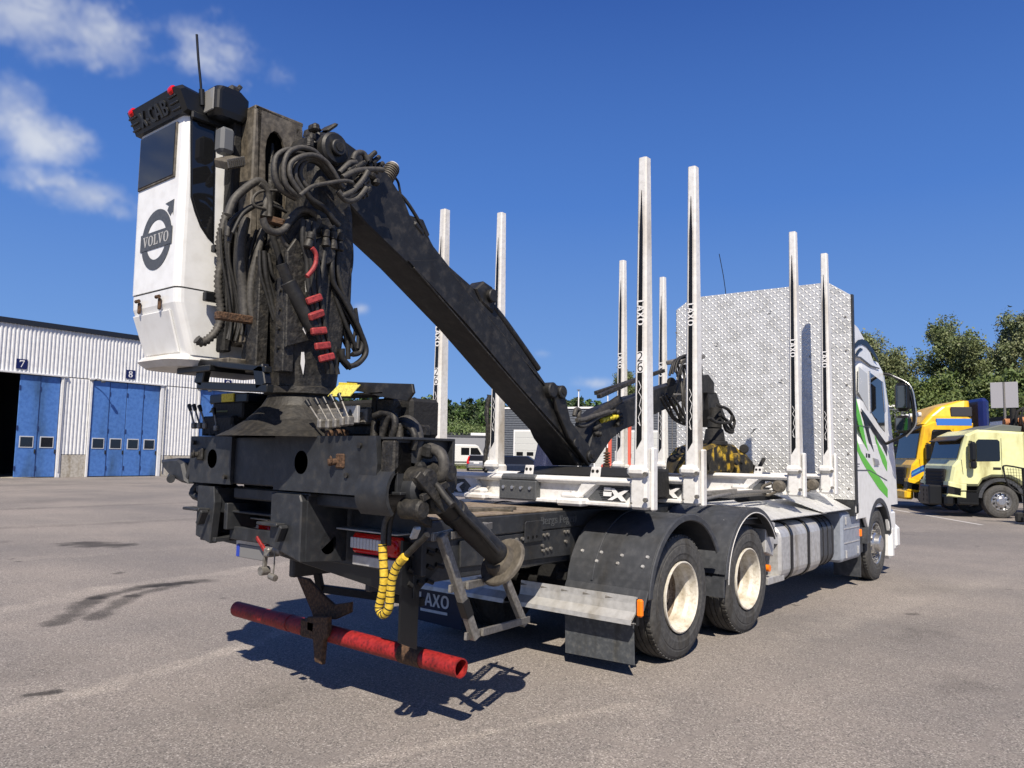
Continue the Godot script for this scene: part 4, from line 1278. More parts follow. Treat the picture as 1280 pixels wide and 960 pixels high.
func truck_wheel(t: Node3D, x: float, right: bool, front: bool) -> void:
	var s := 1.0 if right else -1.0
	var p := Node3D.new()
	p.name = "wheel"
	t.add_child(p, true)
	p.position = Vector3(x, 0.51, 0.93 * s if front else 0.6 * s)
	if not right:
		p.rotation.y = PI
	var mk := func(z0: float) -> B:
		var b := B.new()
		b.lathe([Vector2(0.29, z0 + 0.02), Vector2(0.4, z0 - 0.005), Vector2(0.475, z0 + 0.012), Vector2(0.5, z0 + 0.035), Vector2(0.507, z0 + 0.06), Vector2(0.509, z0 + 0.088), Vector2(0.497, z0 + 0.09), Vector2(0.497, z0 + 0.1), Vector2(0.51, z0 + 0.102), Vector2(0.51, z0 + 0.138), Vector2(0.498, z0 + 0.14), Vector2(0.498, z0 + 0.15), Vector2(0.51, z0 + 0.152), Vector2(0.509, z0 + 0.198), Vector2(0.497, z0 + 0.2), Vector2(0.497, z0 + 0.21), Vector2(0.508, z0 + 0.212), Vector2(0.505, z0 + 0.24), Vector2(0.496, z0 + 0.258), Vector2(0.478, z0 + 0.27), Vector2(0.44, z0 + 0.282), Vector2(0.425, z0 + 0.281), Vector2(0.42, z0 + 0.285), Vector2(0.36, z0 + 0.29), Vector2(0.345, z0 + 0.284), Vector2(0.31, z0 + 0.278), Vector2(0.29, z0 + 0.262)], Transform3D.IDENTITY, 48)
		# shoulder blocks
		for k in 60:
			var a := TAU * k / 60
			b.box(Vector3(cos(a) * 0.503, sin(a) * 0.503, z0 + 0.236), Vector3(0.014, 0.03, 0.04), 0.003, Basis(Vector3(0, 0, 1), a))
		return b
	part("tyre", mk.call(0.0 if front else 0.33), M.rubber, p, false)
	if not front:
		part("tyre", mk.call(0.0), M.rubber, p, false)
	var b := B.new()
	if front:
		b.lathe([Vector2(0.29, 0.262), Vector2(0.283, 0.272), Vector2(0.272, 0.268), Vector2(0.262, 0.2), Vector2(0.25, 0.16), Vector2(0.225, 0.2), Vector2(0.19, 0.225), Vector2(0.155, 0.23), Vector2(0.15, 0.25), Vector2(0.125, 0.27), Vector2(0.115, 0.33), Vector2(0.09, 0.345), Vector2(0, 0.345)], Transform3D.IDENTITY, 40)
	else:
		b.lathe([Vector2(0.29, 0.6), Vector2(0.293, 0.618), Vector2(0.283, 0.622), Vector2(0.274, 0.612), Vector2(0.268, 0.55), Vector2(0.252, 0.52), Vector2(0.247, 0.46), Vector2(0.238, 0.43)], Transform3D.IDENTITY, 40)
	part("rim", b, M.chrome if front else M.rim, p, false)
	if not front:
		b = B.new()
		b.lathe([Vector2(0.245, 0.45), Vector2(0.235, 0.4), Vector2(0.205, 0.365), Vector2(0.15, 0.36), Vector2(0.145, 0.375), Vector2(0.118, 0.385), Vector2(0.105, 0.43), Vector2(0.095, 0.445), Vector2(0.06, 0.45), Vector2(0, 0.45)], Transform3D.IDENTITY, 36)
		part("wheel_disc", b, M.rim_disc, p, false)
	b = B.new()
	var h := B.new()
	for k in 10:
		var a := TAU * (k + 0.3) / 10
		var c := Vector3(cos(a), sin(a), 0)
		if front:
			b.cyl(c * 0.17 + Vector3(0, 0, 0.225), c * 0.17 + Vector3(0, 0, 0.262), 0.017, 0.014, 6)
			h.cyl(c * 0.222 + Vector3(0, 0, 0.19), c * 0.224 + Vector3(0, 0, 0.212), 0.024, -1, 10)
		else:
			b.cyl(c * 0.165 + Vector3(0, 0, 0.355), c * 0.165 + Vector3(0, 0, 0.4), 0.017, 0.014, 6)
			if true:
				h.cyl(c * 0.205 + Vector3(0, 0, 0.355), c * 0.207 + Vector3(0, 0, 0.385), 0.03, -1, 12)
	part("wheel_nut", b, M.steel if front else M.rust, p, false)
	part("hand_hole", h, M.dark, p, false)

func arc_band(b: B, cx: float, cy: float, r0: float, r1: float, a0: float, a1: float, z0: float, z1: float, bev := 0.006, n := 26) -> void:
	var p := PackedVector2Array()
	for k in n + 1:
		var a := deg_to_rad(lerpf(a0, a1, float(k) / n))
		p.append(Vector2(cx + cos(a) * r1, cy + sin(a) * r1))
	for k in n + 1:
		var a := deg_to_rad(lerpf(a1, a0, float(k) / n))
		p.append(Vector2(cx + cos(a) * r0, cy + sin(a) * r0))
	b.pz(p, z0, z1, bev)

const REAR := Basis(Vector3(0, 0, 1), Vector3(0, 1, 0), Vector3(-1, 0, 0))
const DOWN := Basis(Vector3(0, -1, 0), Vector3(0, 0, 1), Vector3(-1, 0, 0))

func stake(t: Node3D, x: float, s: float, h: float, lean: float, first: bool) -> void:
	# tapered aluminium stake: octagonal post with a dark printed groove down its rear face
	var z := 1.15 * s
	var b := B.new()
	var y0 := 1.3
	var zt := z + lean
	var w0 := 0.062
	var w1 := 0.038
	var ring := func(y: float, f: float) -> Array:
		var w := lerpf(w0, w1, f)
		var dx := lerpf(0.075, 0.042, f)
		var zc := lerpf(z, zt, f)
		var c := w * 0.32
		return [Vector3(x - dx, y, zc - w + c), Vector3(x - dx, y, zc + w - c), Vector3(x - dx + c, y, zc + w), Vector3(x + dx - c, y, zc + w), Vector3(x + dx, y, zc + w - c), Vector3(x + dx, y, zc - w + c), Vector3(x + dx - c, y, zc - w), Vector3(x - dx + c, y, zc - w)]
	var prev := []
	for k in 9:
		var f := k / 8.0
		var cur: Array = ring.call(lerpf(y0, h, f), f)
		if prev:
			for q in 8:
				var o: Vector3 = (cur[q] + cur[(q + 1) % 8]) * 0.5
				b.face([prev[q], prev[(q + 1) % 8], cur[(q + 1) % 8], cur[q]], Vector3(o.x - x, 0, o.z - lerpf(z, zt, f)))
		else:
			b.face(cur, Vector3.DOWN)
		prev = cur
	b.face(prev, Vector3.UP)
	var p := part("stake", b, M.bunk, t)
	# the stripe: from above the socket to a point, 55 cm below the top
	b = B.new()
	var g := func(y: float, off: float) -> Vector3:
		var f := (y - y0) / (h - y0)
		return Vector3(x - lerpf(0.075, 0.042, f) - 0.0015, y, lerpf(z, zt, f) + off)
	var ya := 1.72
	var yb := h - 0.62
	b.face([g.call(ya, -0.03), g.call(ya + 0.08, 0.02), g.call(yb, 0.014), g.call(yb, -0.018)], Vector3.LEFT)
	b.face([g.call(yb, -0.018), g.call(yb, 0.014), g.call(yb + 0.34, 0.001), g.call(yb + 0.34, -0.004)], Vector3.LEFT)
	part("stripe", b, M.print_black, p)
	var yl := lerpf(ya, yb, 0.62)
	letters("LAXO", 0.06, M.print_white, p, Transform3D(DOWN, g.call(yl, -0.003) + Vector3(-0.002, 0, 0)), "Droid Sans", 900, 0.001)
	b = B.new()
	var zig := [[-0.012, 0.0], [0.01, -0.05], [-0.012, -0.09], [0.014, -0.13], [-0.004, -0.2], [0.014, -0.24], [-0.012, -0.29], [0.006, -0.36], [-0.014, -0.33]]
	for k in zig.size() - 1:
		b.bar(g.call(1.72 + 0.55 + zig[k][1], zig[k][0]) + Vector3(-0.001, 0, 0), g.call(1.72 + 0.55 + zig[k + 1][1], zig[k + 1][0]) + Vector3(-0.001, 0, 0), 0.004, 0.002, 0.0, Vector3.LEFT)
	part("scroll_print", b, M.print_white, p)
	if first:
		b = B.new()
		var c: Vector3 = g.call(2.42, 0.0)
		b.box(c + Vector3(-0.001, 0, 0), Vector3(0.003, 0.17, 0.05), 0.001)
		part("weight_label", b, M.print_white, p)
		letters("2", 0.075, M.print_black, p, Transform3D(REAR, c + Vector3(-0.004, 0.042, 0)), "Droid Sans", 400, 0.001)
		letters("6", 0.075, M.print_black, p, Transform3D(REAR, c + Vector3(-0.004, -0.04, 0)), "Droid Sans", 400, 0.001)
	# socket, clamp ear and outer post
	b = B.new()
	b.bb(Vector3(x - 0.09, 1.25, z - 0.08 * s), Vector3(x + 0.09, 1.56, z + 0.07 * s), 0.02)
	b.bb(Vector3(x - 0.13, 1.5, z - 0.1), Vector3(x - 0.04, 1.6, z + 0.09), 0.04)
	b.bb(Vector3(x - 0.03, 1.24, z + 0.068 * s), Vector3(x + 0.05, 1.74, z + 0.1 * s), 0.012)
	var so := part("stake_socket", b, M.bunk, t)
	b = B.new()
	for y in [1.33, 1.53]:
		b.cyl(Vector3(x - 0.13, y, z + 0.08 * s), Vector3(x - 0.1, y, z + 0.08 * s), 0.018, -1, 8)
		b.cyl(Vector3(x - 0.118, y - 0.03, z - 0.05), Vector3(x - 0.108, y - 0.03, z - 0.05), 0.009, -1, 8)
	part("bolt", b, M.steel, so)

func bunk(t: Node3D, x: float, hs: Array, first: bool) -> void:
	var b := B.new()
	# I-shaped beam with a round top rail
	b.px(PackedVector2Array([Vector2(-1.06, 1.28), Vector2(1.06, 1.28), Vector2(1.06, 1.46), Vector2(-1.06, 1.46)]), x - 0.025, x + 0.025, 0.004)
	b.bb(Vector3(x - 0.09, 1.26, -1.06), Vector3(x + 0.09, 1.295, 1.06), 0.008)
	b.bb(Vector3(x - 0.085, 1.43, -1.1), Vector3(x + 0.085, 1.49, 1.1), 0.028)
	for s in [-1.0, 1.0]:
		b.px(PackedVector2Array([Vector2(0.55 * s, 1.29), Vector2(0.75 * s, 1.44), Vector2(0.6 * s, 1.44), Vector2(0.5 * s, 1.29)]), x - 0.07, x - 0.02, 0.004)
	var bm := part("bunk_beam", b, M.bunk, t)
	for s in [-1.0, 1.0]:
		b = B.new()
		b.px(PackedVector2Array([Vector2(0.62 * s, 1.3), Vector2(0.76 * s, 1.425), Vector2(1.05 * s, 1.425), Vector2(1.05 * s, 1.36), Vector2(0.99 * s, 1.3)]), x - 0.034, x - 0.027, 0.002)
		var bd := part("badge_plate", b, M.print_dark, bm)
		b = B.new()
		for k in 7:
			b.box(Vector3(x - 0.036, 1.312 + k * 0.016, 0.88 * s), Vector3(0.004, 0.005, 0.26 - absf(k - 3) * 0.02), 0.0)
		part("badge_rib", b, M.dark, bd)
		# the mark: two bars and a leaning cross
		b = B.new()
		var c := 0.8 if s > 0 else -1.0
		var m := [[[0.0, 0.08], [0.075, 0.08], [0.07, 0.105], [0.0, 0.105]], [[-0.005, 0.035], [0.07, 0.035], [0.075, 0.07], [-0.005, 0.07]], [[0.06, 0.1], [0.1, 0.1], [0.135, 0.065], [0.2, 0.09], [0.235, 0.09], [0.17, 0.045], [0.215, 0.0], [0.165, 0.0], [0.13, 0.03], [0.08, 0.005], [0.035, 0.005], [0.1, 0.045]]]
		for q in m:
			var pl := PackedVector2Array()
			for w in q:
				pl.append(Vector2(c + w[0], 1.305 + w[1]))
			b.px(pl, x - 0.0405, x - 0.0375, 0.0)
		part("badge_mark", b, M.print_white, bd)
		# chassis foot
		b = B.new()
		b.bb(Vector3(x - 0.17, 1.25, 0.53 * s - 0.13), Vector3(x - 0.02, 1.315, 0.53 * s + 0.13), 0.02)
		b.bb(Vector3(x - 0.14, 1.3, 0.53 * s - 0.11), Vector3(x - 0.03, 1.36, 0.53 * s + 0.08), 0.03)
		b.cyl(Vector3(x - 0.1, 1.355, 0.53 * s), Vector3(x - 0.1, 1.372, 0.53 * s), 0.022, -1, 8)
		part("mounting_foot", b, M.bunk, bm)
		var lz := 0.72 if s > 0 else 0.02
		b = B.new()
		b.ext(PackedVector2Array([Vector2(-0.05, 0), Vector2(0.05, 0), Vector2(0.055, 0.1), Vector2(-0.035, 0.1)]), Transform3D(Basis(Vector3(0, 0, 1), Vector3(0.1, 0.995, 0), Vector3(-0.995, 0.1, 0)), Vector3(x - 0.05, 1.475, lz)), 0.012, 0.003)
		var lug := part("rail_lug", b, M.bunk, bm)
		b = B.new()
		for e in [-0.018, 0.026]:
			b.cyl(Vector3(x - 0.055, 1.54, lz + e), Vector3(x - 0.0595, 1.54, lz + e), 0.014, -1, 10)
		part("lug_hole", b, M.dark, lug)
		stake(t, x, s, hs[0 if s > 0 else 1], 0.0, first)
	b = B.new()
	if first:
		b.bb(Vector3(x - 0.1, 1.27, -0.28), Vector3(x - 0.028, 1.44, 0.14), 0.008)
		b.bb(Vector3(x - 0.095, 1.425, -0.28), Vector3(x + 0.09, 1.495, 0.14), 0.026)
		var cp := part("splice_plate", b, M.print_dark, bm)
		b = B.new()
		for k in 4:
			b.cyl(Vector3(x - 0.115, 1.375, -0.22 + k * 0.1), Vector3(x - 0.1, 1.375, -0.22 + k * 0.1), 0.016, -1, 8)
		part("bolt", b, M.chrome, cp)

func make_truck() -> void:
	var t := thing("timber_truck", "white timber truck with green stripes, bare aluminium stakes and tread plate headboard", "truck")
	var b := B.new()
	# ladder frame
	for s in [-1.0, 1.0]:
		b.bb(Vector3(-2.7, 0.78, 0.38 * s), Vector3(6.6, 1.08, 0.44 * s), 0.01)
	for x in [-2.3, -1.0, 0.7, 2.2, 3.6]:
		b.bb(Vector3(x - 0.06, 0.82, -0.4), Vector3(x + 0.06, 1.04, 0.4), 0.01)
	part("chassis_frame", b, M.black, t)
	b = B.new()
	for x in [0.0, 1.37]:
		b.cyl(Vector3(x, 0.51, -0.62), Vector3(x, 0.51, 0.62), 0.1, -1, 16)
		b.cyl(Vector3(x - 0.2, 0.52, 0.05), Vector3(x + 0.28, 0.5, 0.05), 0.24, 0.16, 16, 0.04)
		for s in [-0.33, 0.33]:
			b.bb(Vector3(x - 0.5, 0.6, s - 0.05), Vector3(x + 0.5, 0.68, s + 0.05), 0.01)
			b.cyl(Vector3(x + 0.3, 0.62, s), Vector3(x + 0.3, 0.86, s), 0.13, -1, 14, 0.03)
	b.cyl(Vector3(5.88, 0.51, -1.0), Vector3(5.88, 0.51, 1.0), 0.07, -1, 12)
	part("axle", b, M.dark, t)
	for x in [0.0, 1.37]:
		truck_wheel(t, x, true, false)
		truck_wheel(t, x, false, false)
	truck_wheel(t, 5.88, true, true)
	truck_wheel(t, 5.88, false, true)
	# subframe side with bolts and the body builder's name
	b = B.new()
	b.pz(PackedVector2Array([Vector2(-2.6, 1.06), Vector2(-2.6, 1.2), Vector2(5.0, 1.22), Vector2(5.0, 1.06)]), 0.33, 0.47, 0.01)
	b.pz(PackedVector2Array([Vector2(-2.6, 1.06), Vector2(-2.6, 1.2), Vector2(5.0, 1.22), Vector2(5.0, 1.06)]), -0.47, -0.33, 0.01)
	part("subframe", b, M.black, t)
	b = B.new()
	b.pz(PackedVector2Array([Vector2(-1.9, 0.86), Vector2(-1.9, 1.045), Vector2(-0.55, 1.06), Vector2(-0.55, 0.83)]), 0.444, 0.464, 0.004)
	b.pz(PackedVector2Array([Vector2(-1.19, 0.98), Vector2(-1.19, 1.13), Vector2(-1.17, 1.145), Vector2(-0.98, 1.145), Vector2(-0.96, 1.13), Vector2(-0.96, 0.98)]), 0.47, 0.482, 0.004)
	var fp := part("flange_plate", b, M.black, t)
	b = B.new()
	for w in [[-1.35, 1.01], [-1.28, 1.012], [-1.21, 1.014], [-1.15, 1.016], [-1.09, 1.018], [-1.04, 1.02], [-0.93, 1.022], [-0.88, 1.024], [-0.64, 1.03], [-0.6, 1.03], [-0.95, 0.94], [-0.94, 0.9], [-0.89, 0.905], [-0.84, 0.91], [-0.63, 0.95]]:
		b.cyl(Vector3(w[0], w[1], 0.462), Vector3(w[0], w[1], 0.482), 0.014, -1, 7)
	part("bolt", b, M.steel, fp)
	letters("Bergs Fegen", 0.06, M.print_dark, fp, Transform3D(Basis.IDENTITY, Vector3(-0.73, 1.135, 0.472)), "Droid Serif", 700, 0.002)
	b = B.new()
	for k in 9:
		var a0 := deg_to_rad(-60 + k * 12.0)
		var a1 := deg_to_rad(-60 + (k + 1) * 12.0)
		b.bar(Vector3(-0.54 + 0.06 * cos(a0), 1.135 + 0.055 * sin(a0), 0.473), Vector3(-0.54 + 0.06 * cos(a1), 1.135 + 0.055 * sin(a1), 0.473), 0.003, 0.009 * sin(PI * (k + 0.6) / 9.5), 0.0, Vector3.UP)
	part("name_swoosh", b, M.print_dark, fp)
	# deck plate over the frame
	b = B.new()
	b.bb(Vector3(-2.5, 1.205, -0.6), Vector3(-0.66, 1.222, 0.46), 0.004)
	b.bb(Vector3(0.5, 1.22, -0.6), Vector3(2.6, 1.235, 0.5), 0.004)
	part("deck_plate", b, M.wood, t)
	b = B.new()
	b.bar(Vector3(-2.4, 1.235, 0.1), Vector3(-1.1, 1.235, 0.3), 0.05, 0.03)
	b.bar(Vector3(-1.5, 1.23, -0.5), Vector3(-1.3, 1.23, 0.44), 0.04, 0.03)
	part("deck_rail", b, M.tan, t)
	# bunks with stakes
	bunk(t, -0.52, [4.12, 4.12], true)
	bunk(t, 0.36, [4.31, 4.31], false)
	bunk(t, 2.9, [4.3, 4.3], false)
	bunk(t, 4.01, [4.28, 4.28], false)
	b = B.new()
	b.tube([Vector3(0.3, 2.3, -1.22), Vector3(0.28, 2.1, -1.24), Vector3(0.3, 1.9, -1.22), Vector3(0.27, 1.6, -1.24), Vector3(0.29, 1.45, -1.22)], 0.03, 8, 6, 0.008)
	b.tube([Vector3(0.3, 2.25, -1.24), Vector3(0.26, 2.0, -1.21), Vector3(0.28, 1.6, -1.23)], 0.016, 6, 4)
	part("hanging_chain", b, M.grease, t)
	# headboard of lozenge plate
	b = B.new()
	b.px(PackedVector2Array([Vector2(-1.24, 1.16), Vector2(-1.24, 3.9), Vector2(-0.98, 4.06), Vector2(1.0, 4.04), Vector2(1.285, 3.84), Vector2(1.285, 1.16)]), 4.6, 4.625, 0.003)
	var hb := part("headboard", b, M.plate, t)
	b = B.new()
	b.px(PackedVector2Array([Vector2(-1.26, 1.1), Vector2(-1.26, 3.9), Vector2(-1.2, 3.9), Vector2(-1.2, 1.1)]), 4.626, 4.7, 0.004)
	b.px(PackedVector2Array([Vector2(1.23, 1.1), Vector2(1.23, 3.85), Vector2(1.305, 3.85), Vector2(1.305, 1.1)]), 4.626, 4.7, 0.004)
	for z in [-0.6, 0.0, 0.6]:
		b.bb(Vector3(4.626, 1.1, z - 0.04), Vector3(4.7, 4.0, z + 0.04), 0.004)
	b.bb(Vector3(4.6, 0.95, -1.28), Vector3(4.7, 1.155, 1.28), 0.006)
	part("headboard_frame", b, M.black, hb)
	b = B.new()
	for y in [1.3, 1.75, 2.2, 2.65, 3.1, 3.55]:
		b.cyl(Vector3(4.592, y, 1.22), Vector3(4.6, y, 1.22), 0.014, -1, 8)
		b.cyl(Vector3(4.592, y, 1.22 - 0.41 * 6), Vector3(4.6, y, 1.22 - 0.41 * 6), 0.014, -1, 8)
	part("rivet", b, M.steel, hb)
	b = B.new()
	for w in [[2.72, 0.34, 0.05, 0.4], [2.05, -0.05, 0.09, -0.8], [3.3, -0.6, 0.04, 0.2], [2.5, -0.75, 0.06, 1.1], [3.7, 0.2, 0.05, -0.3], [1.9, 0.5, 0.05, 0.7], [3.05, 0.75, 0.035, 1.2]]:
		b.box(Vector3(4.5985, w[0], w[1]), Vector3(0.003, 0.012, w[2]), 0.0, Basis(Vector3(1, 0, 0), w[3]))
		b.box(Vector3(4.5985, w[0] + 0.03, w[1] + 0.02), Vector3(0.003, 0.008, w[2] * 0.7), 0.0, Basis(Vector3(1, 0, 0), w[3] + 0.5))
	var sc := part("scratch", b, M.print_dark, hb)
	sc.set_meta("kind", "stuff")
	# fenders over the twin axles
	for s in [1.0, -1.0]:
		b = B.new()
		var zi := minf(0.5 * s, 1.27 * s)
		var zo := maxf(0.5 * s, 1.27 * s)
		arc_band(b, 0.0, 0.53, 0.645, 0.665, 29, 170, zi, zo)
		b.pz(PackedVector2Array([Vector2(-0.635, 0.64), Vector2(-0.655, 0.645), Vector2(-0.735, 0.5), Vector2(-0.715, 0.5)]), zi, zo, 0.004)
		var f1 := part("rear_fender", b, M.fender, t)
		b = B.new()
		arc_band(b, 0.0, 0.53, 0.61, 0.668, 29, 176, 1.265 if s > 0 else -1.285, 1.285 if s > 0 else -1.265, 0.008)
		part("fender_lip", b, M.fender, f1)
		b = B.new()
		arc_band(b, 0.0, 0.53, 0.664, 0.674, 60, 168, minf(0.74 * s, 0.76 * s), maxf(0.74 * s, 0.76 * s), 0.003)
		part("fender_seam", b, M.fender, f1)
		b = B.new()
		arc_band(b, 1.37, 0.53, 0.645, 0.665, 32, 172, zi, zo)
		b.pz(PackedVector2Array([Vector2(0.7, 0.6), Vector2(0.72, 0.6), Vector2(0.71, 0.42), Vector2(0.69, 0.42)]), zi, zo, 0.004)
		var f2 := part("middle_fender", b, M.fender, t)
		b = B.new()
		arc_band(b, 1.37, 0.53, 0.61, 0.668, 32, 176, 1.265 if s > 0 else -1.285, 1.285 if s > 0 else -1.265, 0.008)
		part("fender_lip", b, M.fender, f2)
		b = B.new()
		arc_band(b, 1.37, 0.53, 0.612, 0.622, 32, 180, 1.286 if s > 0 else -1.292, 1.292 if s > 0 else -1.286, 0.002)
		part("pale_trim", b, M.bunk, f2)
		if s > 0:
			b = B.new()
			for w in [Vector3(-0.72, 0.88, 0.598), Vector3(-0.72, 0.883, 0.783), Vector3(-0.72, 0.815, 0.762), Vector3(-0.72, 0.877, 0.98), Vector3(-0.72, 0.816, 0.96), Vector3(-0.72, 0.884, 1.209), Vector3(-0.72, 0.814, 1.188)]:
				var e := Vector3(-sqrt(maxf(0.0, 0.442 - (w.y - 0.53) * (w.y - 0.53))), w.y - 0.53, 0).normalized()
				var q := Vector3(0, 0.53, w.z) + e * 0.66
				b.cyl(q, q + e * 0.016, 0.017, 0.011, 10)
			part("screw", b, M.alu, f1)
		# gutter bar, marker lamp and flap behind the wheel
		b = B.new()
		var zb := [0.12, 1.24] if s > 0 else [-1.24, 0.0]
		b.pz(PackedVector2Array([Vector2(-0.755, 0.61), Vector2(-0.745, 0.61), Vector2(-0.775, 0.5), Vector2(-0.84, 0.45), Vector2(-0.845, 0.415), Vector2(-0.77, 0.41), Vector2(-0.77, 0.42), Vector2(-0.835, 0.425), Vector2(-0.83, 0.44), Vector2(-0.765, 0.49)]), zb[0], zb[1], 0.001)
		var gu := part("spray_gutter", b, M.alu, t)
		gu.position.x -= 0.022
		b = B.new()
		for k in 5:
			b.cyl(Vector3(-0.756, 0.58, 0.32 * s + k * 0.21 * s), Vector3(-0.768, 0.578, 0.12 * s + k * 0.21 * s), 0.016, -1, 8)
		part("bolt", b, M.steel, gu)
		b = B.new()
		b.bb(Vector3(-0.81, 0.47, 1.25 * s), Vector3(-0.77, 0.6, 1.3 * s), 0.012)
		part("marker_lamp", b, M.orange, gu)
		b = B.new()
		b.bb(Vector3(-0.8, 0.4, 1.245 * s), Vector3(-0.76, 0.6, 1.252 * s), 0.004)
		part("end_plate", b, M.print_black, gu)
		b = B.new()
		b.px(PackedVector2Array([Vector2(0.56 * s, 0.45), Vector2(1.2 * s, 0.45), Vector2(1.21 * s, 0.1), Vector2(0.57 * s, 0.085)]), -0.758, -0.75, 0.002)
		var fl := part("mud_flap", b, M.flap if s > 0 else M.navy, t)
		if s < 0:
			letters("LAXO", 0.115, M.bunk, fl, Transform3D(REAR, Vector3(-0.761, 0.3, -0.93)), "Droid Sans", 900, 0.002)
			b = B.new()
			b.bb(Vector3(-0.763, 0.19, -1.1), Vector3(-0.76, 0.215, -0.75), 0.0)
			part("underline", b, M.bunk, fl)
	# steel plate, hinge and cover between fender and tank
	b = B.new()
	b.pz(PackedVector2Array([Vector2(1.86, 1.05), Vector2(2.12, 1.0), Vector2(2.05, 0.66), Vector2(1.85, 0.72)]), 1.0, 1.2, 0.01)
	b.pz(PackedVector2Array([Vector2(1.75, 0.75), Vector2(2.05, 0.7), Vector2(2.1, 0.42), Vector2(1.85, 0.36)]), 0.85, 1.05, 0.01)
	part("frame_bracket", b, M.alu, t)
	b = B.new()
	b.bar(Vector3(1.9, 0.42, 1.15), Vector3(2.35, 0.42, 1.15), 0.1, 0.07)
	b.bar(Vector3(1.95, 0.86, 1.1), Vector3(2.35, 0.82, 1.15), 0.12, 0.12)
	part("tank_bracket", b, M.alu, t)
	b = B.new()
	b.cyl(Vector3(1.95, 0.55, 1.16), Vector3(1.95, 0.55, 1.2), 0.035, -1, 12)
	part("marker_lamp", b, M.orange, t)
	# tanks
	var tank := func(x0: float, x1: float, y0: float, y1: float, z0: float, z1: float, r: float) -> B:
		var q := B.new()
		var p := PackedVector2Array()
		for k in 24:
			var a := TAU * k / 24 + PI / 24
			var cx := (z1 - r) if cos(a) > 0 else (z0 + r)
			var cy := (y1 - r) if sin(a) > 0 else (y0 + r)
			p.append(Vector2(cx + r * cos(a), cy + r * sin(a)))
		q.px(p, x0, x1, 0.03)
		return q
	var ft := part("fuel_tank", tank.call(2.2, 3.48, 0.36, 0.98, 0.56, 1.22, 0.16), M.alu, t)
	b = B.new()
	for x in [2.52, 3.05]:
		b.px(tank_ring(0.35, 0.99, 0.55, 1.23, 0.16), x - 0.035, x + 0.035, 0.004)
	part("strap", b, M.print_black, ft)
	part("air_tank", tank.call(3.5, 4.18, 0.36, 0.98, 0.56, 1.16, 0.18), M.fender, t)
	b = B.new()
	for k in 4:
		b.px(tank_ring(0.355, 0.985, 0.555, 1.166, 0.18), 3.56 + k * 0.17, 3.58 + k * 0.17, 0.003)
	part("tank_rib", b, M.dark, t)
	var bx := part("equipment_box", tank.call(4.3, 5.06, 0.38, 1.02, 0.66, 1.22, 0.07), worn([Color(0.5, 0.53, 0.58), Color(0.58, 0.61, 0.66), Color(0.63, 0.66, 0.7)], 0.8, 0.4, 0.2), t)
	b = B.new()
	for y in [0.62, 0.8]:
		b.bb(Vector3(4.36, y - 0.008, 1.218), Vector3(5.0, y + 0.008, 1.226), 0.002)
	for w in [[4.42, 0.9], [4.92, 0.92], [4.42, 0.48], [4.92, 0.5]]:
		b.bb(Vector3(w[0] - 0.02, w[1] - 0.05, 1.216), Vector3(w[0] + 0.02, w[1] + 0.05, 1.235), 0.006)
	part("lid_trim", b, M.alu, bx)
	b = B.new()
	b.bb(Vector3(5.02, 0.66, 1.2), Vector3(5.07, 0.76, 1.24), 0.01)
	part("marker_lamp", b, M.orange, bx)
	# tread plates over the tanks
	b = B.new()
	b.ext(PackedVector2Array([Vector2(2.2, 0.0), Vector2(4.0, 0.0), Vector2(3.7, 0.52), Vector2(1.9, 0.5)]), Transform3D(Basis(Vector3(1, 0, 0), Vector3(0, -0.28, 0.96), Vector3(0, 0.96, 0.28)), Vector3(0, 1.17, 0.72)), 0.012, 0.002)
	b.ext(PackedVector2Array([Vector2(1.3, 0.0), Vector2(2.2, 0.0), Vector2(1.9, 0.5), Vector2(1.0, 0.45)]), Transform3D(Basis(Vector3(1, 0, 0), Vector3(0, -0.28, 0.96), Vector3(0, 0.96, 0.28)), Vector3(0, 1.2, 0.7)), 0.012, 0.002)
	part("tread_plate", b, M.plate, t)
	b = B.new()
	b.ext(PackedVector2Array([Vector2(3.1, 0.0), Vector2(4.62, 0.0), Vector2(4.55, 0.5), Vector2(3.5, 0.5)]), Transform3D(Basis(Vector3(1, 0, 0), Vector3(0, -0.42, 0.9), Vector3(0, 0.9, 0.42)), Vector3(0, 1.25, 0.8)), 0.012, 0.002)
	part("tread_plate", b, M.plate, t)
	b = B.new()
	b.bar(Vector3(1.1, 1.06, 1.12), Vector3(2.1, 1.02, 1.14), 0.1, 0.05)
	b.bar(Vector3(1.2, 1.14, 0.7), Vector3(4.2, 1.12, 0.7), 0.16, 0.06)
	b.bb(Vector3(2.0, 0.98, 0.5), Vector3(4.5, 1.06, 0.8), 0.01)
	part("plate_support", b, M.print_black, t)
	# pipes and locking gear between the middle bunks
	b = B.new()
	b.tube([Vector3(0.6, 1.28, 0.75), Vector3(1.2, 1.3, 0.78), Vector3(1.9, 1.27, 0.8), Vector3(2.75, 1.28, 0.82)], 0.025, 8, 4)
	b.tube([Vector3(1.0, 1.26, 0.9), Vector3(1.8, 1.31, 0.92), Vector3(2.75, 1.3, 0.9)], 0.02, 8, 4)
	b.bar(Vector3(1.4, 1.3, 0.75), Vector3(1.7, 1.33, 0.95), 0.06, 0.05)
	part("tension_gear", b, M.steel, t)
	b = B.new()
	for x in [2.8, 3.92]:
		b.cyl(Vector3(x - 0.15, 1.36, 1.02), Vector3(x - 0.05, 1.36, 1.02), 0.07, -1, 14, 0.02)
		b.tube([Vector3(x - 0.14, 1.3, 1.0), Vector3(x - 0.16, 1.26, 0.9), Vector3(x - 0.14, 1.34, 0.84), Vector3(x - 0.1, 1.4, 0.94)], 0.018, 6, 4)
	part("ratchet", b, M.tan, t)
	b = B.new()
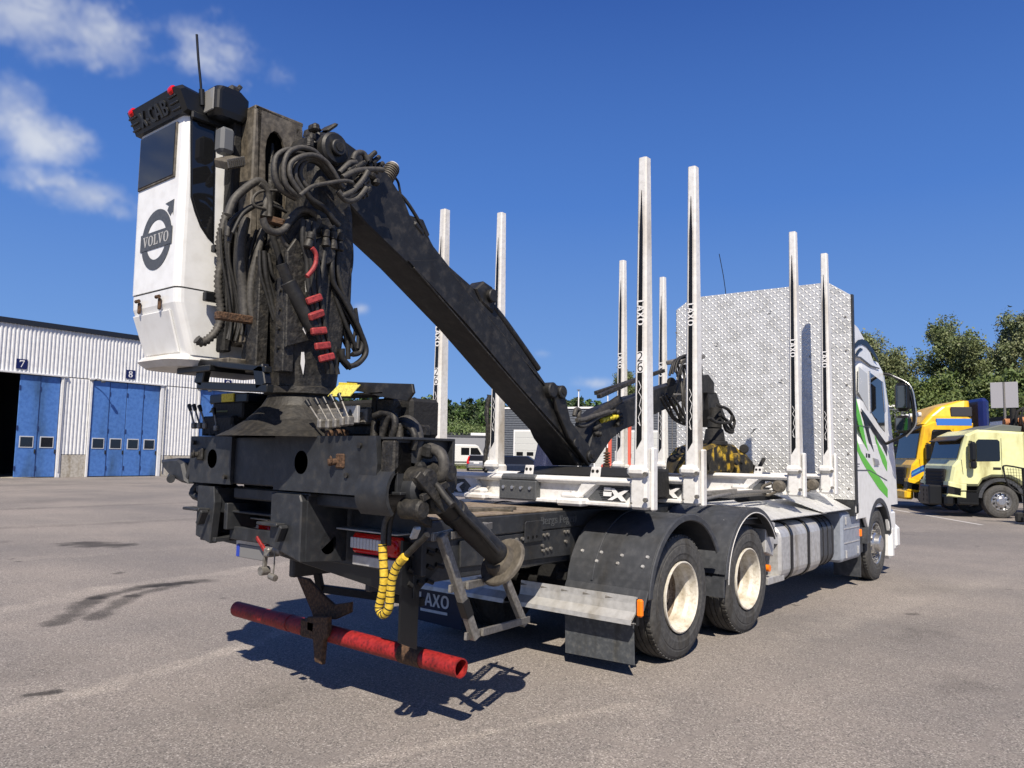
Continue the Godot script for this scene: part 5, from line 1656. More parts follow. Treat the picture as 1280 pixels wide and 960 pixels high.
	b.bb(Vector3(4.66, 0.98, 1.16), Vector3(4.74, 1.13, 1.3), 0.015)
	var wl := part("work_lamp", b, M.print_black, t)
	b = B.new()
	b.bb(Vector3(4.645, 0.995, 1.17), Vector3(4.66, 1.115, 1.29), 0.003)
	part("lens", b, M.lens_clear, wl)
	make_truck_cab(t)

func tank_ring(y0: float, y1: float, z0: float, z1: float, r: float) -> PackedVector2Array:
	var p := PackedVector2Array()
	for k in 24:
		var a := TAU * k / 24 + PI / 24
		var cx := (z1 - r) if cos(a) > 0 else (z0 + r)
		var cy := (y1 - r) if sin(a) > 0 else (y0 + r)
		p.append(Vector2(cx + r * cos(a), cy + r * sin(a)))
	return p

func make_truck_cab(t: Node3D) -> void:
	var b := B.new()
	# outline seen from above, lofted: cab body with round front corners
	b.loft([[1.02, 4.82, 7.05, -1.24, 1.24, 0.12], [1.6, 4.82, 7.1, -1.25, 1.25, 0.3], [2.3, 4.82, 6.98, -1.25, 1.25, 0.4], [2.95, 4.82, 6.7, -1.245, 1.245, 0.42], [3.1, 4.82, 6.5, -1.22, 1.22, 0.42]], 6)
	var cab := part("cab", b, M.white, t)
	b = B.new()
	b.pz(PackedVector2Array([Vector2(4.822, 3.559), Vector2(5.073, 3.518), Vector2(5.328, 3.409), Vector2(5.627, 3.242), Vector2(5.858, 3.084), Vector2(6.052, 2.917), Vector2(4.784, 3.037)]), -1.2, 1.25, 0.06)
	part("roof_spoiler", b, M.white, cab)
	b = B.new()
	b.pz(PackedVector2Array([Vector2(4.8, 0.9), Vector2(4.8, 1.9), Vector2(5.3, 1.9), Vector2(6.45, 1.9), Vector2(6.5, 0.9), Vector2(6.42, 0.62), Vector2(6.3, 0.9), Vector2(6.12, 1.06), Vector2(5.88, 1.13), Vector2(5.62, 1.07), Vector2(5.42, 0.9), Vector2(5.33, 0.75), Vector2(5.2, 0.9)]), 1.2, 1.256, 0.01)
	part("lower_panel", b, M.white, cab)
	b = B.new()
	b.pz(PackedVector2Array([Vector2(4.8, 0.9), Vector2(4.8, 1.9), Vector2(6.45, 1.9), Vector2(6.5, 0.9), Vector2(6.42, 0.62), Vector2(6.3, 0.9), Vector2(6.12, 1.06), Vector2(5.88, 1.13), Vector2(5.62, 1.07), Vector2(5.42, 0.9)]), -1.256, -1.2, 0.01)
	part("lower_panel", b, M.white, cab)
	b = B.new()
	for s in [-1.0, 1.0]:
		arc_band(b, 5.88, 0.53, 0.54, 0.62, 8, 178, minf(0.8 * s, 1.262 * s), maxf(0.8 * s, 1.262 * s), 0.01)
		b.bb(Vector3(5.05, 0.42, minf(0.8 * s, 1.18 * s)), Vector3(5.32, 1.0, maxf(0.8 * s, 1.18 * s)), 0.02)
		b.bb(Vector3(5.1, 0.12, minf(0.85 * s, 1.2 * s)), Vector3(5.13, 0.45, maxf(0.85 * s, 1.2 * s)), 0.005)
	part("wheel_arch", b, M.fender, cab)
	b = B.new()
	for s in [-1.0, 1.0]:
		b.bb(Vector3(6.4, 0.3, minf(0.85 * s, 1.2 * s)), Vector3(7.0, 0.95, maxf(0.85 * s, 1.2 * s)), 0.06)
		b.bb(Vector3(6.42, 0.24, minf(1.1 * s, 1.27 * s)), Vector3(6.6, 0.72, maxf(1.1 * s, 1.27 * s)), 0.05)
	b.bb(Vector3(6.85, 0.3, -1.22), Vector3(7.2, 0.75, 1.22), 0.1)
	part("bumper", b, M.white, cab)
	# side window, rear quarter panel, seams
	b = B.new()
	b.pz(PackedVector2Array([Vector2(5.565, 2.901), Vector2(6.205, 2.822), Vector2(6.266, 2.627), Vector2(6.261, 2.092), Vector2(5.979, 2.172), Vector2(5.57, 2.345)]), 1.245, 1.257, 0.003)
	var win := part("door_window", b, M.glass, cab)
	b = B.new()
	b.pz(PackedVector2Array([Vector2(5.515, 2.917), Vector2(5.557, 2.92), Vector2(5.56, 2.344), Vector2(5.519, 2.342)]), 1.245, 1.262, 0.002)
	b.pz(PackedVector2Array([Vector2(6.147, 2.802), Vector2(6.216, 2.823), Vector2(6.311, 2.384), Vector2(6.243, 2.381)]), 1.245, 1.262, 0.002)
	part("window_trim", b, M.chrome, win)
	b = B.new()
	b.pz(PackedVector2Array([Vector2(5.041, 2.931), Vector2(5.43, 2.871), Vector2(5.448, 2.353), Vector2(4.995, 2.58)]), 1.245, 1.254, 0.002)
	part("quarter_panel", b, plain(Color(0.72, 0.735, 0.74), 0.4), cab)
	b = B.new()
	b.pz(PackedVector2Array([Vector2(4.798, 2.128), Vector2(5.538, 2.146), Vector2(5.537, 2.134), Vector2(4.797, 2.117)]), 1.255, 1.26, 0.0)
	b.pz(PackedVector2Array([Vector2(4.755, 1.546), Vector2(5.387, 1.544), Vector2(6.303, 1.392), Vector2(6.302, 1.377), Vector2(5.385, 1.529), Vector2(4.754, 1.532)]), 1.255, 1.26, 0.0)
	b.pz(PackedVector2Array([Vector2(4.866, 3.06), Vector2(5.115, 3.073), Vector2(5.611, 3.008), Vector2(6.039, 3.011), Vector2(6.038, 2.993), Vector2(5.609, 2.987), Vector2(5.113, 3.052), Vector2(4.865, 3.04)]), 1.25, 1.26, 0.0)
	part("seam", b, M.print_dark, cab)
	b = B.new()
	b.pz(PackedVector2Array([Vector2(5.584, 1.707), Vector2(5.812, 1.686), Vector2(5.87, 1.607), Vector2(5.637, 1.606)]), 1.25, 1.275, 0.006)
	part("door_handle", b, M.chrome, cab)
	var prints := [PackedVector2Array([Vector2(4.808, 2.567), Vector2(4.918, 2.421), Vector2(5.136, 2.152), Vector2(5.265, 1.931), Vector2(5.374, 1.797), Vector2(5.193, 1.887), Vector2(5.013, 2.05), Vector2(4.859, 2.252), Vector2(4.795, 2.386)]), PackedVector2Array([Vector2(4.822, 2.002), Vector2(4.889, 1.908), Vector2(5.031, 1.792), Vector2(5.488, 1.592), Vector2(5.999, 1.399), Vector2(6.321, 1.259), Vector2(6.308, 1.133), Vector2(5.878, 1.269), Vector2(5.379, 1.493), Vector2(5.059, 1.661), Vector2(4.871, 1.789)]), PackedVector2Array([Vector2(5.711, 2.024), Vector2(5.934, 1.888), Vector2(6.208, 1.742), Vector2(6.324, 1.646), Vector2(6.311, 1.516), Vector2(6.076, 1.645), Vector2(5.875, 1.827)])]
	for k in 3:
		b = B.new()
		b.pz(prints[k], 1.256, 1.2595, 0.0)
		part("green_stripe", b, M.green, cab)
	prints = [PackedVector2Array([Vector2(5.086, 2.37), Vector2(5.363, 2.276), Vector2(5.845, 2.093), Vector2(6.272, 1.94), Vector2(6.345, 1.865), Vector2(6.332, 1.737), Vector2(6.045, 1.905), Vector2(5.632, 2.071), Vector2(5.415, 2.178), Vector2(5.427, 2.078), Vector2(5.659, 1.789), Vector2(5.415, 1.934), Vector2(5.234, 2.156)]), PackedVector2Array([Vector2(4.875, 3.229), Vector2(5.012, 3.289), Vector2(5.209, 3.328), Vector2(5.428, 3.326), Vector2(5.712, 3.256), Vector2(5.939, 3.162), Vector2(6.021, 3.094), Vector2(5.726, 3.168), Vector2(5.421, 3.243), Vector2(5.203, 3.255), Vector2(5.026, 3.219), Vector2(4.87, 3.158)]), PackedVector2Array([Vector2(4.864, 3.073), Vector2(4.963, 3.141), Vector2(5.101, 3.194), Vector2(5.238, 3.192), Vector2(5.077, 3.14), Vector2(4.957, 3.064)])]
	for k in 3:
		b = B.new()
		b.pz(prints[k], 1.256, 1.2595, 0.0)
		part("black_swoosh", b, M.print_black, cab)
	b = B.new()
	b.pz(PackedVector2Array([Vector2(5.262, 1.767), Vector2(5.321, 1.767), Vector2(5.317, 1.711), Vector2(5.257, 1.71)]), 1.256, 1.2592, 0.0)
	b.pz(PackedVector2Array([Vector2(5.361, 1.762), Vector2(5.461, 1.758), Vector2(5.457, 1.706), Vector2(5.357, 1.711)]), 1.256, 1.2592, 0.0)
	b.pz(PackedVector2Array([Vector2(4.812, 1.627), Vector2(4.961, 1.625), Vector2(4.961, 1.614), Vector2(4.812, 1.617)]), 1.256, 1.2592, 0.0)
	b.pz(PackedVector2Array([Vector2(4.81, 1.592), Vector2(4.94, 1.589), Vector2(4.939, 1.581), Vector2(4.809, 1.584)]), 1.256, 1.2592, 0.0)
	part("small_print", b, M.print_black, cab)
	# mirrors on their arms
	for s in [1.0, -1.0]:
		b = B.new()
		b.tube([Vector3(6.3, 2.95, 1.2 * s), Vector3(6.32, 2.92, 1.35 * s), Vector3(6.33, 2.75, 1.55 * s), Vector3(6.33, 2.5, 1.62 * s), Vector3(6.33, 2.2, 1.62 * s), Vector3(6.32, 2.05, 1.5 * s), Vector3(6.3, 1.9, 1.22 * s)], 0.022, 8, 5)
		var mi := part("mirror_arm", b, M.print_black, t)
		b = B.new()
		b.box(Vector3(6.32, 2.6, 1.49 * s), Vector3(0.14, 0.42, 0.2), 0.05)
		b.box(Vector3(6.32, 2.2, 1.49 * s), Vector3(0.14, 0.26, 0.22), 0.05)
		part("mirror_housing", b, M.print_black, mi)
		b = B.new()
		b.box(Vector3(6.248, 2.6, 1.49 * s), Vector3(0.006, 0.32, 0.14), 0.002)
		b.box(Vector3(6.248, 2.2, 1.49 * s), Vector3(0.006, 0.18, 0.16), 0.002)
		part("mirror_glass", b, plain(Color(0.45, 0.48, 0.5), 0.05, 1.0), mi)
		b = B.new()
		b.tube([Vector3(6.29, 2.91, 1.38 * s), Vector3(6.295, 2.76, 1.6 * s), Vector3(6.295, 2.48, 1.66 * s), Vector3(6.295, 2.2, 1.66 * s), Vector3(6.29, 2.02, 1.53 * s)], 0.012, 6, 5)
		part("chrome_edge", b, M.chrome, mi)
	b = B.new()
	b.cyl(Vector3(5.35, 3.42, 1.0), Vector3(5.33, 3.6, 1.0), 0.02, -1, 8)
	b.cyl(Vector3(5.24, 3.66, 1.02), Vector3(5.4, 3.66, 1.02), 0.075, 0.06, 14)
	part("roof_lamp", b, M.print_black, t)
	b = B.new()
	b.tube([Vector3(5.0, 3.5, -0.6), Vector3(4.98, 4.2, -0.62), Vector3(4.9, 4.75, -0.68)], 0.006, 5, 3)
	part("antenna", b, M.print_black, t)

func with_hole(outer: PackedVector2Array, c: Vector2, rx: float, ry: float, n := 18) -> PackedVector2Array:
	# outer ring given counter-clockwise; the hole is joined to its first corner by a hair-thin slit
	var area := 0.0
	for i in outer.size():
		area += outer[i].cross(outer[(i + 1) % outer.size()])
	var p := outer.duplicate()
	if area < 0:
		p.reverse()
	var q := PackedVector2Array()
	q.append_array(p)
	q.append(p[0] + (p[1] - p[0]).normalized() * 0.0004)
	var a0 := (p[0] - c).angle()
	for k in n:
		var a := a0 - 0.004 - TAU * k / n * 0.9995
		q.append(c + Vector2(cos(a) * rx, sin(a) * ry))
	# last hole point falls beside the first
	q.append(c + Vector2(cos(a0 + 0.004) * rx, sin(a0 + 0.004) * ry))
	return PackedVector2Array(reorder(p, q, n))

func reorder(p: PackedVector2Array, q: PackedVector2Array, n: int) -> Array:
	var o := []
	o.append(q[p.size()])
	for i in range(1, p.size()):
		o.append(p[i])
	o.append(p[0])
	for k in range(n, -1, -1):
		o.append(q[p.size() + 1 + k])
	o.reverse()
	var r := []
	for i in o.size():
		r.append(o[o.size() - 1 - i])
	return r

func hose(t: Node3D, pts: Array, r: float, m: Material, wob := 0.0, sides := 8) -> void:
	var b := B.new()
	var p := []
	for k in pts.size():
		var v: Vector3 = pts[k]
		if wob > 0 and k > 0 and k < pts.size() - 1:
			v += Vector3(rng.randf_range(-1, 1) * 0.4, rng.randf_range(-1, 1) * 0.4, rng.randf_range(-1, 1)) * wob
		p.append(v)
	b.tube(p, r, sides, 6)
	part("hose", b, m, t)

func make_crane_cab(t: Node3D) -> void:
	var white: Material = M.white
	var b := B.new()
	# cab shell above the seam, pod below
	b.loft([[2.7, -3.62, -2.62, -1.09, -0.45, 0.05], [3.3, -3.62, -2.6, -1.1, -0.45, 0.05], [3.86, -3.62, -2.66, -1.1, -0.45, 0.05]], 4)
	var cab := part("operator_cab", b, white, t)
	b = B.new()
	b.loft([[2.27, -3.5, -2.7, -1.05, -0.47, 0.05], [2.6, -3.61, -2.64, -1.09, -0.455, 0.05], [2.69, -3.615, -2.63, -1.088, -0.452, 0.05]], 4)
	part("cab_floor_pod", b, white, cab)
	b = B.new()
	b.loft([[2.2, -3.56, -2.7, -1.08, -0.5, 0.18], [2.24, -3.6, -2.68, -1.1, -0.47, 0.16], [2.275, -3.56, -2.7, -1.08, -0.48, 0.12]], 4)
	part("floor_plate", b, M.bunk, cab)
	b = B.new()
	b.loft([[2.688, -3.608, -2.64, -1.082, -0.46, 0.05], [2.702, -3.608, -2.64, -1.082, -0.46, 0.05]], 4)
	part("seam", b, M.print_dark, cab)
	# lower hatch on the rear with two rusty hinges
	b = B.new()
	b.ext(PackedVector2Array([Vector2(-1.03, 0.02), Vector2(-0.57, 0.02), Vector2(-0.55, 0.3), Vector2(-1.05, 0.3)]), Transform3D(Basis(Vector3(0, 0, 1), Vector3(-0.315, 0.949, 0), Vector3(-0.949, -0.315, 0)), Vector3(-3.503, 2.275, 0)), 0.015, 0.004)
	var ha := part("hatch", b, white, cab)
	b = B.new()
	for z in [-0.93, -0.65]:
		b.box(Vector3(-3.625, 2.6, z), Vector3(0.02, 0.075, 0.025), 0.006)
		b.cyl(Vector3(-3.64, 2.645, z - 0.02), Vector3(-3.64, 2.645, z + 0.02), 0.013, -1, 8)
	part("hinge", b, M.rust, ha)
	# black roof cap with raised letters, bars and two red lamps
	b = B.new()
	b.pz(PackedVector2Array([Vector2(-3.61, 3.825), Vector2(-3.645, 3.83), Vector2(-3.715, 3.975), Vector2(-3.66, 4.01), Vector2(-3.5, 3.99), Vector2(-2.7, 3.97), Vector2(-2.62, 3.86), Vector2(-3.2, 3.83)]), -1.12, -0.42, 0.025)
	var roof := part("roof_cap", b, M.print_black, cab)
	b = B.new()
	b.bb(Vector3(-3.6, 3.8, -0.44), Vector3(-2.7, 3.855, -0.41), 0.01)
	part("roof_gutter", b, M.print_black, roof)
	var slope := Basis(Vector3(0, 0, 1), Vector3(-0.43, 0.9, 0), Vector3(-0.9, -0.43, 0))
	letters("X-CAB", 0.095, plain(Color(0.15, 0.155, 0.16), 0.35), roof, Transform3D(slope, Vector3(-3.679, 3.893, -0.775)), "Droid Sans", 700, 0.012)
	b = B.new()
	for s in [-1.05, -0.5]:
		for k in 3:
			b.box(Vector3(-3.662 - 0.0172 * k, 3.858 + 0.036 * k, s), Vector3(0.016, 0.014, 0.1), 0.005)
	part("raised_bar", b, plain(Color(0.13, 0.135, 0.14), 0.35), roof)
	for z in [-1.05, -0.5]:
		b = B.new()
		b.cyl(Vector3(-3.68, 3.965, z), Vector3(-3.716, 3.982, z), 0.036, 0.032, 16, 0.01)
		part("red_lamp", b, M.lens_red, roof)
	# rear window
	b = B.new()
	b.px(PackedVector2Array([Vector2(-1.055, 3.43), Vector2(-1.055, 3.8), Vector2(-0.545, 3.8), Vector2(-0.545, 3.43)]), -3.63, -3.615, 0.003)
	part("window_seal", b, M.tan, cab)
	b = B.new()
	b.px(PackedVector2Array([Vector2(-1.04, 3.445), Vector2(-1.04, 3.8), Vector2(-0.56, 3.8), Vector2(-0.56, 3.445)]), -3.634, -3.616, 0.002)
	part("rear_window", b, M.glass, cab)
	# side window with its curved lower edge
	b = B.new()
	b.pz(PackedVector2Array([Vector2(-3.593, 3.839), Vector2(-3.415, 3.869), Vector2(-3.385, 3.018), Vector2(-3.432, 3.051), Vector2(-3.486, 3.113), Vector2(-3.529, 3.199), Vector2(-3.562, 3.291)]), -0.455, -0.444, 0.002)
	part("window_seal", b, M.print_black, cab)
	b = B.new()
	b.pz(PackedVector2Array([Vector2(-3.584, 3.82), Vector2(-3.428, 3.847), Vector2(-3.4, 3.041), Vector2(-3.436, 3.076), Vector2(-3.484, 3.134), Vector2(-3.521, 3.211), Vector2(-3.554, 3.298)]), -0.452, -0.44, 0.002)
	part("side_window", b, M.glass, cab)
	b = B.new()
	b.pz(PackedVector2Array([Vector2(-3.12, 2.9), Vector2(-3.12, 3.75), Vector2(-2.75, 3.75), Vector2(-2.75, 2.9)]), -0.452, -0.441, 0.002)
	part("front_side_window", b, M.glass, cab)
	# round mark with an arrow and a bar
	var c := Vector2(-0.755, 3.045)
	b = B.new()
	var R0 := 0.205
	var n := 40
	for k in n:
		var a0 := TAU * k / n
		var a1 := TAU * (k + 1) / n
		b.px(PackedVector2Array([c + Vector2(cos(a0), sin(a0)) * 0.135, c + Vector2(cos(a0), sin(a0)) * R0, c + Vector2(cos(a1), sin(a1)) * R0, c + Vector2(cos(a1), sin(a1)) * 0.135]), -3.623, -3.618, 0.0)
	b.px(PackedVector2Array([c + Vector2(0.13, 0.175), c + Vector2(0.175, 0.13), c + Vector2(0.2, 0.155), c + Vector2(0.21, 0.13), c + Vector2(0.215, 0.235), c + Vector2(0.1, 0.225), c + Vector2(0.15, 0.2)]), -3.6225, -3.6185, 0.0)
	b.px(PackedVector2Array([c + Vector2(-0.215, -0.058), c + Vector2(0.215, -0.058), c + Vector2(0.215, 0.058), c + Vector2(-0.215, 0.058)]), -3.6255, -3.6235, 0.0)
	var mk := part("round_mark", b, M.print_dark, cab)
	letters("VOLVO", 0.07, plain(Color(0.66, 0.66, 0.65), 0.5), mk, Transform3D(Basis(Vector3(0, 0, 1), Vector3(0, 1, 0), Vector3(-1, 0, 0)), Vector3(-3.6265, c.y, c.x)), "Droid Serif", 700, 0.001)
	# lifting eye, antenna
	b = B.new()
	for k in 10:
		var a0 := PI * 1.1 * k / 10 - 0.15
		var a1 := PI * 1.1 * (k + 1) / 10 - 0.15
		b.bar(Vector3(-2.82 + 0.05 * cos(a0), 4.0 + 0.055 * sin(a0), -0.55), Vector3(-2.82 + 0.05 * cos(a1), 4.0 + 0.055 * sin(a1), -0.55), 0.025, 0.025)
	part("lifting_eye", b, M.print_white, cab)
	b = B.new()
	b.tube([Vector3(-3.536, 3.928, -0.42), Vector3(-3.549, 4.048, -0.42), Vector3(-3.574, 4.202, -0.42), Vector3(-3.595, 4.368, -0.42)], 0.008, 6, 3)
	b.cyl([Vector3(-3.53, 3.908, -0.42)][0], [Vector3(-3.541, 4.013, -0.42)][0], 0.018)
	part("antenna", b, M.print_black, cab)

func make_crane() -> void:
	var t := thing("loader_crane", "black dusty loader crane with white operator cab, boom folded forward over the truck", "crane", Vector3(-2.95, 1.43, 0))
	var b := B.new()
	# stabilizer beam across the rear, with oval openings
	b.bb(Vector3(-3.12, 1.435, -1.03), Vector3(-2.7, 1.45, 1.15), 0.003)
	b.bb(Vector3(-3.12, 1.735, -1.03), Vector3(-2.7, 1.75, 1.15), 0.003)
	b.bb(Vector3(-2.72, 1.45, -1.03), Vector3(-2.7, 1.735, 1.15), 0.003)
	for z in [-1.0, -0.25, 0.02, 0.5, 1.1]:
		b.bb(Vector3(-3.11, 1.445, z - 0.01), Vector3(-2.72, 1.74, z + 0.01), 0.002)
	b.bb(Vector3(-3.125, 1.44, -0.5), Vector3(-3.11, 1.745, 0.0), 0.003)
	var beam := part("stabilizer_beam", b, M.black, t)
	b = B.new()
	b.px(with_hole(PackedVector2Array([Vector2(-1.04, 1.43), Vector2(-0.5, 1.43), Vector2(-0.5, 1.755), Vector2(-1.04, 1.755)]), Vector2(-0.74, 1.6), 0.062, 0.066), -3.15, -3.125, 0.0)
	part("face_plate", b, M.black, beam)
	b = B.new()
	b.px(with_hole(PackedVector2Array([Vector2(0.02, 1.42), Vector2(0.98, 1.42), Vector2(1.0, 1.6), Vector2(0.98, 1.755), Vector2(0.02, 1.755)]), Vector2(0.3, 1.595), 0.068, 0.072), -3.16, -3.125, 0.0)
	part("face_plate", b, M.black, beam)
	b = B.new()
	for w in [[-0.74, 0.062, 0.066], [0.3, 0.068, 0.072]]:
		b.cyl(Vector3(-2.93, 1.47, w[0] - 0.01), Vector3(-2.93, 1.6, w[0] - 0.01), 0.025, -1, 10)
	part("inner_pin", b, M.rust, beam)
	for w in [[1.63, -0.9, -0.03], [1.61, 0.66, -0.05]]:
		b = B.new()
		b.cyl(Vector3(-3.15, w[0], w[1]), Vector3(-3.21, w[0] - 0.01, w[1] + w[2] * 0.7), 0.018, 0.022, 10, 0.005)
		b.cyl(Vector3(-3.19, w[0], w[1] + w[2] * 0.5), Vector3(-3.2, w[0], w[1] + w[2] * 0.6), 0.03, -1, 8, 0.004)
		b.box(Vector3(-3.162, w[0], w[1] + 0.02), Vector3(0.022, 0.085, 0.075), 0.008)
		part("lock_pin", b, M.grease if w[1] < 0.0 else M.rust, beam)
	for w in [[1.71, -0.98], [1.53, 0.74], [1.7, 0.85], [1.48, -0.55]]:
		b = B.new()
		b.cyl(Vector3(-3.14, w[0], w[1]), Vector3(-3.172, w[0], w[1]), 0.016, -1, 10)
		part("bolt", b, M.grease, beam)
	for w in [[0.52, 1.765], [0.6, 1.77], [0.9, 1.44]]:
		b = B.new()
		b.box(Vector3(-3.1, w[1], w[0]), Vector3(0.09, 0.05, 0.06), 0.012)
		part("beam_bolt", b, M.rust, beam)
	# end pieces: rounded cap on the left, cylinder bracket on the right
	b = B.new()
	b.px(PackedVector2Array([Vector2(-1.495, 1.578), Vector2(-1.37, 1.589), Vector2(-1.226, 1.596), Vector2(-1.157, 1.565), Vector2(-1.076, 1.414), Vector2(-1.173, 1.421), Vector2(-1.344, 1.461), Vector2(-1.441, 1.514)]), -3.15, -2.85, 0.02)
	b.bar(Vector3(-3.1, 1.66, -1.06), Vector3(-3.12, 1.42, -1.12), 0.04, 0.03)
	b.cyl([Vector3(-3.1, 1.454, -1.391)][0], [Vector3(-3.18, 1.443, -1.243)][0], 0.03, -1, 10)
	b.tube([Vector3(-3.0, 1.45, -1.1), Vector3(-3.05, 1.34, -1.16), Vector3(-3.0, 1.31, -1.0), Vector3(-2.9, 1.38, -0.9)], 0.03, 8, 4)
	b.box(Vector3(-2.95, 1.38, -1.0), Vector3(0.25, 0.1, 0.2), 0.03)
	part("left_end_cap", b, M.black, beam)
	b = B.new()
	b.lathe([Vector2(0.15, -0.1), Vector2(0.17, -0.1), Vector2(0.17, 0.16), Vector2(0.15, 0.16)], Transform3D(Basis(Vector3(1, 0, 0), Vector3(0, 1, 0), Vector3(0, 0, 1)), Vector3(-3.02, 1.44, 0.95)), 20, deg_to_rad(70), deg_to_rad(225))
	b.cyl(Vector3(-2.98, 1.46, 0.9), Vector3(-2.98, 1.46, 1.2), 0.11, 0.1, 18, 0.02)
	part("right_bracket", b, M.black, beam)
	b = B.new()
	b.bb(Vector3(-3.14, 1.54, 1.0), Vector3(-3.0, 1.73, 1.11), 0.01)
	part("valve_box", b, M.grease, beam)
	b = B.new()
	for w in [[-3.0, 1.52, 1.2, 0.07], [-2.9, 1.4, 1.18, 0.08], [-3.05, 1.36, 1.2, 0.06], [-2.86, 1.56, 1.22, 0.06], [-2.78, 1.5, 1.14, 0.07]]:
		b.cyl(Vector3(w[0], w[1], w[2] - 0.1), Vector3(w[0], w[1], w[2] + 0.06), w[3], w[3] * 0.9, 12, 0.012)
	b.bar(Vector3(-3.1, 1.55, 1.25), Vector3(-2.9, 1.36, 1.28), 0.03, 0.05)
	b.bar(Vector3(-3.06, 1.42, 1.25), Vector3(-2.86, 1.5, 1.25), 0.03, 0.04)
	b.bar(Vector3(-3.0, 1.32, 1.15), Vector3(-2.8, 1.26, 1.05), 0.04, 0.05)
	part("pivot_block", b, M.grease, beam)
	# stabilizer leg, swung up along the side, with its round foot
	b = B.new()
	b.cyl(Vector3(-2.92, 1.5, 1.1), Vector3(-2.24, 1.04, 1.1), 0.075, 0.075, 18, 0.01)
	b.cyl(Vector3(-2.66, 1.33, 1.1), Vector3(-2.62, 1.3, 1.1), 0.083, -1, 18, 0.008)
	var leg := part("stabilizer_leg", b, M.boom, t)
	b = B.new()
	b.cyl(Vector3(-2.24, 1.04, 1.1), Vector3(-2.19, 1.0, 1.1), 0.055, -1, 14)
	part("ram_rod", b, M.steel, leg)
	b = B.new()
	var fd := Vector3(0.78, -0.55, 0.1).normalized()
	b.cyl(Vector3(-2.21, 1.0, 1.1), Vector3(-2.21, 1.0, 1.1) + fd * 0.03, 0.165, 0.17, 26, 0.008)
	b.cyl(Vector3(-2.25, 1.03, 1.1), Vector3(-2.21, 1.0, 1.1), 0.09, 0.11, 16)
	part("foot", b, M.tan, leg)
	b = B.new()
	b.tube([Vector3(-2.905, 1.569, 1.2), Vector3(-2.722, 1.353, 1.2), Vector3(-2.524, 1.205, 1.2), Vector3(-2.36, 1.074, 1.2)], 0.016, 8, 5)
	part("hose", b, M.hose, leg)
	# brackets of the rear crossmember under the beam
	b = B.new()
	b.px(PackedVector2Array([Vector2(-0.93, 1.41), Vector2(-0.72, 1.41), Vector2(-0.7, 1.3), Vector2(-0.74, 1.02), Vector2(-0.93, 1.06)]), -3.14, -3.08, 0.006)
	b.bb(Vector3(-3.12, 1.05, -0.92), Vector3(-2.8, 1.4, -0.89), 0.005)
	b.pz(PackedVector2Array([Vector2(-3.12, 1.4), Vector2(-2.7, 1.4), Vector2(-2.72, 1.25), Vector2(-2.95, 1.2), Vector2(-3.12, 1.24)]), -0.74, -0.71, 0.004)
	b.bb(Vector3(-3.12, 1.03, -0.9), Vector3(-2.8, 1.06, -0.7), 0.004)
	b.bb(Vector3(-3.1, 1.12, -0.64), Vector3(-2.85, 1.3, -0.6), 0.006)
	part("rear_bracket", b, M.black, t)
	b = B.new()
	b.px(PackedVector2Array([Vector2(0.0, 1.4), Vector2(0.3, 1.4), Vector2(0.32, 1.36), Vector2(0.32, 1.0), Vector2(0.0, 1.07)]), -3.16, -3.1, 0.008)
	b.pz(with_hole(PackedVector2Array([Vector2(-3.12, 1.0), Vector2(-2.82, 0.98), Vector2(-2.82, 1.36), Vector2(-2.86, 1.4), Vector2(-3.12, 1.4)]), Vector2(-2.96, 1.1), 0.06, 0.07), 0.31, 0.335, 0.0)
	b.bb(Vector3(-3.12, 1.39, 0.01), Vector3(-2.75, 1.41, 0.35), 0.004)
	part("rear_bracket", b, M.black, t)
	for w in [[0.04, 0.17, 1.21], [-0.88, -0.76, 1.25]]:
		b = B.new()
		b.bb(Vector3(-3.22, w[2] - 0.01, w[0] - 0.1), Vector3(-3.13, w[2] + 0.01, w[0] + 0.12), 0.005)
		b.box(Vector3(-3.19, w[2] - 0.05, w[1]), Vector3(0.06, 0.11, 0.03), 0.008, Basis(Vector3(1, 0, 0), 0.5))
		part("guide_lip", b, M.black, t)
	b = B.new()
	b.bb(Vector3(-3.06, 1.235, -0.72), Vector3(-2.75, 1.25, -0.1), 0.004)
	b.bb(Vector3(-3.04, 1.05, -0.66), Vector3(-3.0, 1.14, -0.1), 0.006)
	b.bb(Vector3(-2.8, 0.95, -0.9), Vector3(-2.76, 1.42, 1.0), 0.006)
	b.bb(Vector3(-3.06, 1.33, -0.6), Vector3(-2.75, 1.41, 0.9), 0.01)
	part("cross_shelf", b, M.black, t)
	b = B.new()
	b.px(PackedVector2Array([Vector2(-1.406, 1.177), Vector2(-1.386, 0.982), Vector2(-0.495, 0.942), Vector2(0.647, 0.832), Vector2(0.928, 0.816), Vector2(0.908, 1.315)]), -2.79, -2.76, 0.004)
	part("rear_panel", b, M.print_black, t)
	# tail lamp on the right, its bracket, and the one on the left
	for s in [1.0, -1.0]:
		var zc := 0.655 if s > 0 else -0.66
		b = B.new()
		b.bb(Vector3(-2.86, 1.045, zc - 0.22), Vector3(-2.81, 1.165, zc + 0.22), 0.015)
		var tl := part("tail_lamp", b, M.lens_red, t)
		b = B.new()
		for k in 10:
			b.bb(Vector3(-2.872, 1.075, zc - 0.22 + k * 0.03), Vector3(-2.855, 1.14, zc - 0.195 + k * 0.03), 0.004)
		part("reflector", b, M.lens_clear, tl)
		b = B.new()
		b.cyl(Vector3(-2.855, 1.1, zc + 0.17), Vector3(-2.88, 1.1, zc + 0.17), 0.05, 0.04, 14, 0.01)
		part("round_lens", b, M.lens_red, tl)
		b = B.new()
		b.bb(Vector3(-2.92, 1.185, zc - 0.3), Vector3(-2.81, 1.195, zc + 0.26), 0.003)
		b.bb(Vector3(-2.85, 0.97, zc - 0.22), Vector3(-2.82, 1.03, zc + 0.26), 0.004)
